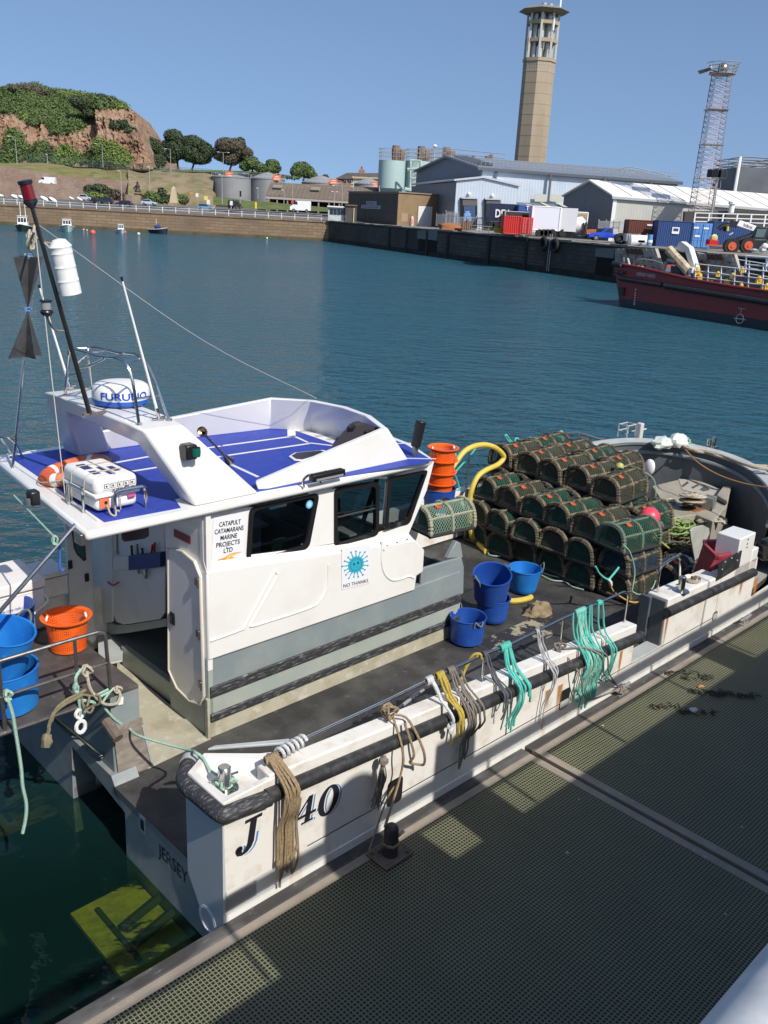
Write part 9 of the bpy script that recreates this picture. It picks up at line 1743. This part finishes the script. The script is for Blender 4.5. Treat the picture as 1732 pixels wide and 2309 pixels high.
# fences and yard clutter
def pal(s,x0,x1,y0,y1,Y,n,mt,label,name='palisade_fence'):
    a,b_=Q(s,x0,y0,Y),Q(s,x1,y0+4,Y); h=Qz(s,x0,y1,Y)-a.z; t=thing(name,label,'fence',a,'W'); mb=MB()
    for k in range(n+1): p=lerp(a,b_,k/n); mb.box(p.x-.035,p.x+.035,p.y-.02,p.y+.02,p.z,p.z+h)
    for f in(.12,.85): mb.tube([a+Vector((0,.05,h*f)),b_+Vector((0,.05,h*f))],.05,4)
    part('pales',mb,mt,t)
    for k in range(0,n+1,8): p=lerp(a,b_,k/n); part('post',MB().box(p.x-.07,p.x+.07,p.y+.04,p.y+.14,p.z,p.z+h+.2),mt,t)
gf_=M('fence_galv',(.30,.31,.32),.5)
pal('C',430,790,690,625,155,40,gf_,'grey palisade fence in front of the loading dock'); pal('C',275,435,695,605,168,26,M('fence_blue_grey',(.16,.18,.2),.6),'dense blue grey fence beside the brown building'); pal('C',345,440,690,585,172,12,gf_,'tall grey gate frame behind the dense fence','yard_gate')
pal('D',340,500,740,680,147,22,gf_,'grey palisade fence behind the blue pickup'); pal('D',500,560,770,682,146,12,M('fence_pale',(.45,.46,.46),.5),'pale sheeted fence panel left of the brown container','fence_panel')
yfr=M('yard_steel',(.25,.22,.18),.7,metal=.3); p0_=Q('C',535,728,140); mb=MB(); k_=kx*140/3.318; X=lambda a:p0_.x+(a-535)*k_; Zf=lambda y:Qz('C',535,y,140)
for x in(540,600,670,735,797): mb.tube([(X(x),140,Zf(738)),(X(x),140,Zf(690))],.06,4)
for y in(692,712): mb.tube([(X(540),140,Zf(y)),(X(797),140,Zf(y+3))],.06,4)
solo('quay_barrier','rusty steel barrier along the quay edge before the red container','barrier',mb,yfr,p0_,'W')
p=Q('C',757,748,136); t=thing('yellow_skip','yellow skip bin at the quay edge beside the red container','skip',p,'W'); k_=kx*136/3.318; part('bin',MB().hexa([(p.x-36*k_,136,p.z),(p.x+36*k_,136,p.z),(p.x+36*k_,138,p.z),(p.x-36*k_,138,p.z)],[(p.x-42*k_,135.8,Qz('C',757,715,136)),(p.x+42*k_,135.8,Qz('C',757,715,136)),(p.x+42*k_,138.2,Qz('C',757,715,136)),(p.x-42*k_,138.2,Qz('C',757,715,136))]),M('skip_yellow',(.70,.42,.02),.5),t,bev=.04); part('rim',MB().box(p.x-44*k_,p.x+44*k_,135.7,135.9,Qz('C',757,716,136),Qz('C',757,710,136)),M('skip_rim',(.6,.35,.02),.5),t)
p=Q('C',385,708,160); solo('orange_heap','rusty orange scrap heap on the quay by the fence','scrap',MB().ball((p.x,p.y,p.z),1.5,10,6,sx=1.4,sz=.55,jit=.5),M('scrap_orange',(.30,.12,.05),.9),p,'W')
for i,(x,y0,y1) in enumerate(((475,725,655),(490,727,672),(508,728,645),(520,729,668))): p=Q('C',x,y0,146); solo('rusty_post','%s of the rusty posts standing by the dock fence'%['leftmost','second','third','rightmost'][i],'post',MB().cyl((p.x,146,p.z),.22,Qz('C',x,y1,146)-p.z,8),rusty,p,'W',group='rusty posts by the dock fence')
# ---------------------------------------------------------------- power station chimney
Yc=332; cb_=Q('E',250,975,Yc); conc=M('chimney_concrete',(.36,.29,.20),.85,c2=(.30,.24,.165),sc=.12,lo=.4,hi=.65,c3=(.25,.195,.13),sc3=.35,lo3=.6,hi3=.75,stretch=(1,1,.35)); kc=kx*Yc/2.625
zc=lambda y:Qz('E',305,y,Yc); xc=Q('E',305,200,Yc).x
cx0=Q('E',248,970,Yc).x; 
t=thing('chimney_tower','tall octagonal concrete power station chimney with an open lantern top','chimney',cb_,'W'); XT=cx0; a8=[PI/8+PI/4*k for k in range(8)]
def oct_(r,z,rot=0): return [V3(XT+r*math.cos(a+rot),Yc+r*math.sin(a+rot),z) for a in a8]
rb_,rt_=92*kc,89*kc
z0,z1=ZQ,zc(372); ROT=R_(10)
part('shaft',MB().hexa(oct_(rb_,z0,ROT),oct_(rt_,z1,ROT)),conc,t,sm=0); 
for k in range(1,16): z=lerp(z0,z1,k/16); rr_=lerp(rb_,rt_,k/16)+.05; part('lift_joint',MB().hexa(oct_(rr_,z,ROT),oct_(rr_,z+.14,ROT)),M('joint_grey',(.31,.25,.175),.9),t,sm=0)
part('collar',MB().hexa(oct_(rt_*1.06,z1,ROT),oct_(rt_*1.06,zc(352),ROT)),conc,t,sm=0)
vm=MB(); apo=(rt_)*math.cos(PI/8)
for zr_ in(395,412,430):
    for k in range(8):
        am=PI/4*k+ROT+PI/4; n_=Vector((math.cos(am),math.sin(am),0)); tv=Vector((-n_.y,n_.x,0))
        for j in range(-3,4): c=V3(XT,Yc,zc(zr_-6))+n_*(lerp(rb_,rt_,.95)*math.cos(PI/8)+.03)+tv*j*.62; vm.obox(c,.06,.3,1.0,am)
part('vent_slots',vm,M('slot_pale',(.42,.35,.27),.9),t,sm=0)
steel_l=M('lantern_steel',(.50,.52,.52),.45,metal=.4,c2=(.38,.36,.33),sc=.4); zL0,zL1=zc(352),zc(72)
for k in range(8): am=a8[k]+ROT; part('lantern_column',MB().box(XT+rt_*.95*math.cos(am)-.35,XT+rt_*.95*math.cos(am)+.35,Yc+rt_*.95*math.sin(am)-.35,Yc+rt_*.95*math.sin(am)+.35,zL0,zL1),M('column_concrete',(.46,.44,.36),.8),t)
for zz_ in(258,152):
    z=zc(zz_); O=oct_(rt_*1.02,z,ROT); I=oct_(rt_*.62,z,ROT); O2=[p+Vector((0,0,1.1)) for p in O]; I2=[p+Vector((0,0,1.1)) for p in I]
    part('ring_platform',MB().strip(O,O2,closed=True).strip(O2,I2,closed=True).strip(I2,I,closed=True).strip(I,O,closed=True),conc,t,sm=0)
for i,(fx,fy) in enumerate(((-.45,-.25),(-.1,-.5),(.32,-.3),(.15,.3),(-.35,.35),(.45,.2),(0,0))): part('flue',MB().cyl((XT+fx*rt_,Yc+fy*rt_,zL0-1),rt_*.16,(zL1-zL0)+(2+zc(16)-zc(40) if i in(1,2,6) else 1),14),steel_l,t)
for k,(fx,fy) in enumerate(((-.9,-.4),(.55,-.85),(.95,-.1),(-.55,-.85))): part('aerial_panel',MB().box(XT+fx*rt_-.25,XT+fx*rt_+.25,Yc+fy*rt_-.3,Yc+fy*rt_,zL0+2+6*k,zL0+6+6*k),whp,t)
part('cap',MB().hexa(oct_(rt_*1.1,zc(88),ROT),oct_(rt_*1.58,zc(70),ROT)).hexa(oct_(rt_*1.58,zc(70)+.01,ROT),oct_(rt_*1.2,zc(50),ROT)),M('cap_concrete',(.20,.19,.145),.9),t,sm=0); fm_=MB()
# ---------------------------------------------------------------- lattice mast, floodlights, dark tower
def mast(label,base,z1,r0,r1,mt,n,name='lattice_mast'):
    t=thing(name,label,'mast',base,'W'); x,y,z0=base; lm=MB()
    cs=[(-1,-1),(1,-1),(1,1),(-1,1)]
    P=lambda c,f:V3(x+c[0]*lerp(r0,r1,f),y+c[1]*lerp(r0,r1,f),lerp(z0,z1,f))
    for c in cs: lm.tube([P(c,0),P(c,1)],.07,4)
    part('legs',lm,mt,t); br=MB()
    for k in range(n):
        f0,f1=k/n,(k+1)/n
        for i in range(4): a,b_=cs[i],cs[(i+1)%4]; br.tube([P(a,f0),P(b_,f1)],.026,3,cap=False).tube([P(b_,f0),P(a,f1)],.026,3,cap=False).tube([P(a,f1),P(b_,f1)],.026,3,cap=False)
    part('bracing',br,mt,t); return t,P
mm_=M('mast_galv',(.22,.21,.22),.5,metal=.3,c2=(.30,.20,.18),sc=.3); bm_=Q('D',1125,690,146); bm_.z=ZQ; zt_=Qz('E',1390,440,146)
t,P=mast('tall slender lattice floodlight mast behind the white tent warehouse',tuple(bm_),zt_,1.55,1.15,mm_,34)
x,y=bm_.x,bm_.y; cg=MB(); zk=zt_; zk2=Qz('E',1390,375,146)
for k in range(12): a=2*PI*k/12; cg.tube([(x+1.9*math.cos(a),y+1.9*math.sin(a),zk),(x+2.3*math.cos(a),y+2.3*math.sin(a),zk2)],.05,4)
for f in(0,.35,.7,1): cg.tube([(x+lerp(1.9,2.3,f)*math.cos(2*PI*k/20),y+lerp(1.9,2.3,f)*math.sin(2*PI*k/20),lerp(zk,zk2,f)) for k in range(20)],.06,4,closed=True)
part('cage',cg,galv,t); part('platform',MB().cyl((x,y,zk),1.9,.2,16),mm_,t); part('winch_drum',MB().ball((x,y,zk+.8),.8,10,6),steeldk,t); part('floodlight',MB().prism([(x-3.6,y-.4,zk+.3),(x-2.0,y-.4,zk+.8),(x-1.9,y-.4,zk+.4),(x-3.2,y-.4,zk-.1)],(0,.8,0)).tube([(x-2,y,zk+.5),(x-1,y,zk+.4)],.08,4),blackp,t)
for k in range(1,5): z=lerp(ZQ,zt_,k/5); part('rest_platform',MB().box(x-1.5,x+1.5,y-1.5,y+1.5,z,z+.12),steeldk,t)
p=Q('D',1200,690,140); p.z=ZQ; zt_=Qz('D',1262,355,140); xl=Q('D',1262,355,140).x; t=thing('floodlight_post','tall post with a cluster of black floodlights before the white tent','floodlight',p,'W'); part('post',MB().tube([V3(xl,140,ZQ),V3(xl,140,zt_)],[.22,.12],8),galv,t)
for dx,dy in((-1.0,0),(1.0,0),(-.45,-.3),(.5,-.3)): part('floodlight',MB().obox((xl+dx,140+dy,zt_+.7),.9,.7,1.1,dx*.8),blackp,t,bev=.06)
part('crossbar',MB().tube([(xl-1.1,140,zt_+.3),(xl+1.1,140,zt_+.3)],.07,5).tube([(xl,140,zt_-1.5),(xl+.7,140,zt_-1.3),(xl+.6,140,zt_)],.05,5),galv,t)
Yk=175; a_=[Q('D',x,y,Yk) for x,y in((1410,470),(1445,262),(1760,262),(1760,470))]; t=thing('dark_scaffold_tower','dark grey sheeted tower with open scaffolding on top at the far right','tower',a_[0],'W'); xw=Q('D',1428,360,Yk).x
part('sheeted_body',MB().box(xw,xw+34,Yk,Yk+14,ZQ,a_[1].z),M('tower_sheet',(.085,.095,.11),.8,c2=(.13,.14,.155),sc=.15),t,sm=0); sm_=MB(); zt2=Qz('D',1450,184,Yk)
for i in range(6):
    for y in(Yk,Yk+7,Yk+14): sm_.tube([(xw+i*6.4+.2,y,a_[1].z),(xw+i*6.4+.2,y,zt2)],.13,4)
for z in(a_[1].z+.3,lerp(a_[1].z,zt2,.5),zt2):
    for y in(Yk,Yk+7,Yk+14): sm_.tube([(xw,y,z),(xw+33,y,z)],.12,4)
    for i in range(6): sm_.tube([(xw+i*6.4+.2,Yk,z),(xw+i*6.4+.2,Yk+14,z)],.1,4)
for i in range(5): sm_.tube([(xw+i*6.4+.2,Yk,a_[1].z),(xw+i*6.4+6.6,Yk,zt2)],.08,4)
part('scaffold',sm_,M('scaffold_grey',(.20,.20,.21),.6),t); part('edge_pole',MB().tube([(xw-.4,Yk-.3,ZQ),(xw-.4,Yk-.3,zt2)],.3,6),whp,t)
# ---------------------------------------------------------------- red work ship
S0=WZ('D',528,1345,0); S1=WZ('D',1659,1530,0); su=(S1-S0).normalized(); sv=Vector((-su.y,su.x,0)); 
if sv.y<0: sv=-sv
SL=34; SW=9.5
def SP(a,b_,z): return S0+su*a+sv*b_+Vector((0,0,z))
def onS(s,x,y,b_=0):
    d=ray(*px(s,x,y)); tt=((S0+sv*b_-CAM).dot(sv))/d.dot(sv); P=CAM+d*tt; r=P-S0; return r.dot(su),P.z
shr=M('ship_red',(.27,.026,.022),.5,c2=(.21,.024,.02),sc=.6,lo=.4,hi=.7,c3=(.11,.03,.02),sc3=1.6,lo3=.62,hi3=.75); shb=M('ship_boot_black',(.018,.02,.024),.5); shg=M('ship_grey',(.10,.11,.125),.6); rustg=M('ramp_rusty_grey',(.36,.33,.28),.7,c2=(.22,.10,.045),sc=.9,lo=.5,hi=.66,c3=(.26,.24,.2),sc3=3)
aB,zB=onS('D',465,1010); a1,z1=onS('D',1080,1140); a2,z2=onS('D',1659,1235)
ship=thing('work_ship','dark red work ship with rusty bow ramps and white crane at the stone quay','ship',S0)
BASE[ship.name]=(S0.copy(),'W'); ship.location=S0; ship.rotation_euler=(0,0,0)
def zd(a): return lerp(zB,z1,a/a1) if a<a1 else lerp(z1,z2,(a-a1)/(a2-a1)) if a<a2 else z2
hm=MB(); st_=[-.0,1.5,4,8,12,18,26,SL]
def row(z,b_,rake=0): return [SP(a+(aB*(1-min(1,a/1.5)) if rake else 0),b_,z(a) if callable(z) else z) for a in st_]
zw=.68
L0=row(-1,0); L1=row(zw,0); L1=[SP(a+(aB*.35 if i==0 else 0),0,zw) for i,a in enumerate(st_)]; L2=[SP(a+(aB if i==0 else 0),0,zd(a)) for i,a in enumerate(st_)]
R0=[p+sv*SW for p in L0]; R1_=[p+sv*SW for p in L1]; R2=[p+sv*SW for p in L2]
part('hull',MB().strip(L1,L2).strip(R1_,R2).face([L1[0],L2[0],R2[0],R1_[0]]),shr,ship,sm=20); part('boot_top',MB().strip(L0,L1).strip(R0,R1_).face([L0[0],L1[0],R1_[0],R0[0]]),shb,ship,sm=20)
part('deck',MB().strip([p-Vector((0,0,.25)) for p in L2],[p-Vector((0,0,.25)) for p in R2]),shg,ship); part('bulwark_cap',MB().tube(L2,.12,6),shr,ship)
fp=[onS('D',520,1128),onS('D',840,1178)]; part('fender',MB().tube([SP(a,-.15,z) for a,z in fp],.2,8),rubber,ship); fp=[onS('D',865,1185),onS('D',1659,1312)]; e_=SP(fp[1][0]+14,-.15,fp[1][1]); part('fender',MB().tube([SP(a,-.15,z) for a,z in fp]+[e_],.24,8),rubber,ship)
a,z=onS('D',530,1228); part('hawse_hole',MB().tube([SP(a,-.08,z-.35),SP(a,-.08,z+.35)],.28,10),blackp,ship); a,z=onS('D',515,1083); part('bow_fender',MB().tube([SP(a-.4,0,z),SP(a+.5,-.1,z)],.18,8),rubber,ship); a,z=onS('D',490,1018); part('bow_fender',MB().tube([SP(a-.5,0,z),SP(a+.7,-.1,z)],.26,8),rubber,ship)
a0,z0=onS('D',640,1096,-.03); a1_,z1_=onS('D',784,1117,-.03); tz=.30
text('NORMANDY WARRIOR',SP(a0,-.03,z0-.1),SP(a1_,-.03,z1_-.1)-SP(a0,-.03,z0-.1),Vector((0,0,tz)),M('ship_letter',(.72,.6,.58),.6),ship,lift=.02)
a,z=onS('D',1440,1443,-.03); pm_=MB(); pm_.tube([SP(a+.35*math.cos(2*PI*k/18),-.04,z+.35*math.sin(2*PI*k/18)) for k in range(18)],.045,4,closed=True).tube([SP(a-.55,-.04,z),SP(a+.55,-.04,z)],.04,4).tube([SP(a,-.04,z+.35),SP(a,-.04,z+.8)],.03,4).tube([SP(a-.3,-.04,z+.78),SP(a+.35,-.04,z+.78)],.03,4); part('load_line_mark',pm_,M('mark_white',(.6,.5,.5),.6),ship)
dm_=MB()
for y in(1215,1240,1258,1278,1300,1318,1330): a,z=onS('D',632-(y-1215)*.1,y,-.03); dm_.obox(SP(a,-.03,z),.16,.03,.12,math.atan2(su.y,su.x))
part('draught_marks',dm_,M('mark_pale',(.6,.55,.5),.6),ship)
def ramp(name,pts,b_,th=.35,lab=None):
    P=[]
    for x,y in pts: a,z=onS('D',x,y,b_); P.append(SP(a,b_,z))
    r_=part(name,MB().prism(P,sv*th),rustg,ship,sm=0,label=lab); bl,br,tr,tl=P[0],P[1],P[2],P[3]; ev=lambda u_,v_:lerp(lerp(bl,br,u_),lerp(tl,tr,u_),v_); g_=MB(); h_=MB()
    for v_ in(.33,.5,.66): g_.prism([ev(.02,v_)-sv*.06,ev(.98,v_)-sv*.06,ev(.98,v_+.018)-sv*.06,ev(.02,v_+.018)-sv*.06],sv*.055)
    for k in range(7): u_=.08+.14*k; g_.prism([ev(u_,.03)-sv*.05,ev(u_+.012,.03)-sv*.05,ev(u_+.012,.97)-sv*.05,ev(u_,.97)-sv*.05],sv*.045)
    for k in range(4):
        u_=.29+.105*k
        h_.prism([ev(u_,.70)-sv*.065,ev(u_+.085,.70)-sv*.065,ev(u_+.085,.98)-sv*.065,ev(u_,.98)-sv*.065],sv*.06)
    for v_ in(.2,.42,.58):
        for k in range(5): u_=.14+.17*k; h_.prism([ev(u_,v_)-sv*.06,ev(u_+.03,v_)-sv*.06,ev(u_+.03,v_+.05)-sv*.06,ev(u_,v_+.05)-sv*.06],sv*.055)
    part('rib',g_,rustg,r_,sm=0); part('grating',h_,M('ramp_rust_dark',(.10,.05,.03),.9),r_,sm=0)
ramp('bow_ramp',[(470,1012),(848,1098),(782,895),(470,893)],2.2); ramp('bow_ramp',[(1105,1085),(1455,1120),(1395,940),(1105,935)],5.5)
cw=M('crane_white',(.66,.66,.64),.45,c2=(.5,.44,.34),sc=2,lo=.5,hi=.75); crm_=M('crane_cream',(.55,.47,.32),.6,c2=(.3,.2,.12),sc=2)
sp3=lambda x,y,b_: (lambda az: SP(az[0],b_,az[1]))(onS('D',x,y,b_))
ky=[(945,905),(960,850),(985,838),(1020,858),(1050,890),(1095,1050),(1085,1085),(1062,1080),(1020,940),(1005,920),(995,935),(1000,1000)]
part('crane_arm',MB().prism([sp3(x,y,2.6) for x,y in((945,905),(960,852),(985,840),(1045,885),(1095,1050),(1085,1085),(1060,1078),(1012,915),(990,925))],sv*.6),cw,ship,bev=.05); part('crane_boom',MB().tube([sp3(890,905,2.3),sp3(1045,1075,2.3)],.42,8),crm_,ship); part('crane_head',MB().prism([sp3(x,y,2.2) for x,y in((862,905),(895,872),(905,885),(880,915))],sv*.5),steeldk,ship); part('crane_joint',MB().prism([sp3(x,y,2.1) for x,y in((1035,1040),(1075,1045),(1060,1105),(1040,1095))],sv*.8),cw,ship,bev=.05); part('crane_cylinder',MB().tube([sp3(930,990,2.2),sp3(1010,1100,2.2)],.15,8),blackp,ship); part('crane_base',MB().prism([sp3(x,y,2.6) for x,y in((900,1110),(985,1120),(985,1040),(905,1030))],sv*1.2),shg,ship)
part('deck_house',MB().prism([sp3(x,y,1.5) for x,y in((1060,1135),(1659,1225),(1659,1130),(1060,1085))],sv*.6),shg,ship,sm=0)
part('wheelhouse_frame',MB().tube([sp3(1480,1080,6),sp3(1490,955,6),sp3(1700,970,6)],.09,5).tube([sp3(1640,1075,6),sp3(1650,965,6)],.09,5).tube([sp3(1485,1020,6),sp3(1700,1040,6)],.06,5),whp,ship)
for b_,pts in((.4,((1095,1015),(1659,1075))),(8.5,((1110,930),(1659,1020)))):
    rr_=MB(); (xa,ya),(xb,yb)=pts; A0=onS('D',xa,ya,b_); A1=onS('D',xb,yb,b_); ex=1.5
    for dz in(0,-.55,-1.0): rr_.tube([SP(A0[0],b_,A0[1]+dz),SP(lerp(A0[0],A1[0],ex),b_,lerp(A0[1],A1[1],ex)+dz)],.045,5)
    part('guard_rail',rr_,whp,ship)
    for k in range(9): f=k/8*ex; a=lerp(A0[0],A1[0],f); z=lerp(A0[1],A1[1],f); part('rail_post',MB().tube([SP(a+.25,b_,z-1.5),SP(a,b_,z+.05)],.055,5),whp,ship)
yl=M('winch_yellow',(.62,.38,.02),.5)
for x,y,s_ in((620,1045,.5),(650,1050,.6),(680,1052,.55),(1110,1065,.7),(1130,1110,.55),(1340,1150,.5),(1385,1105,.5),(1450,1185,.5),(1590,1135,.6),(1610,1215,.5),(1650,1185,.5),(1220,1160,.5),(1270,1090,.45),(1460,1060,.4)): c_0=sp3(x,y,1.0); part('yellow_fitting',MB().ball(c_0,.36*s_,10,6,sz=1.2).obox(c_0-Vector((0,0,.3*s_)),.7*s_,.5*s_,.5*s_),yl,ship)
hb=[sp3(x,y,.6) for x,y in((600,1040),(640,985),(740,985),(840,1010))]; part('bow_hoop',MB().tube(bez(hb,5),.06,6),galv,ship)
for x0,y0,x1,y1 in((870,1000,850,1060),(880,985,930,1000),(540,965,545,1015),(570,975,585,1030)): part('deck_gear',MB().tube([sp3(x0,y0,1.8),sp3(x1,y1,1.8)],.14,6),steeldk,ship)
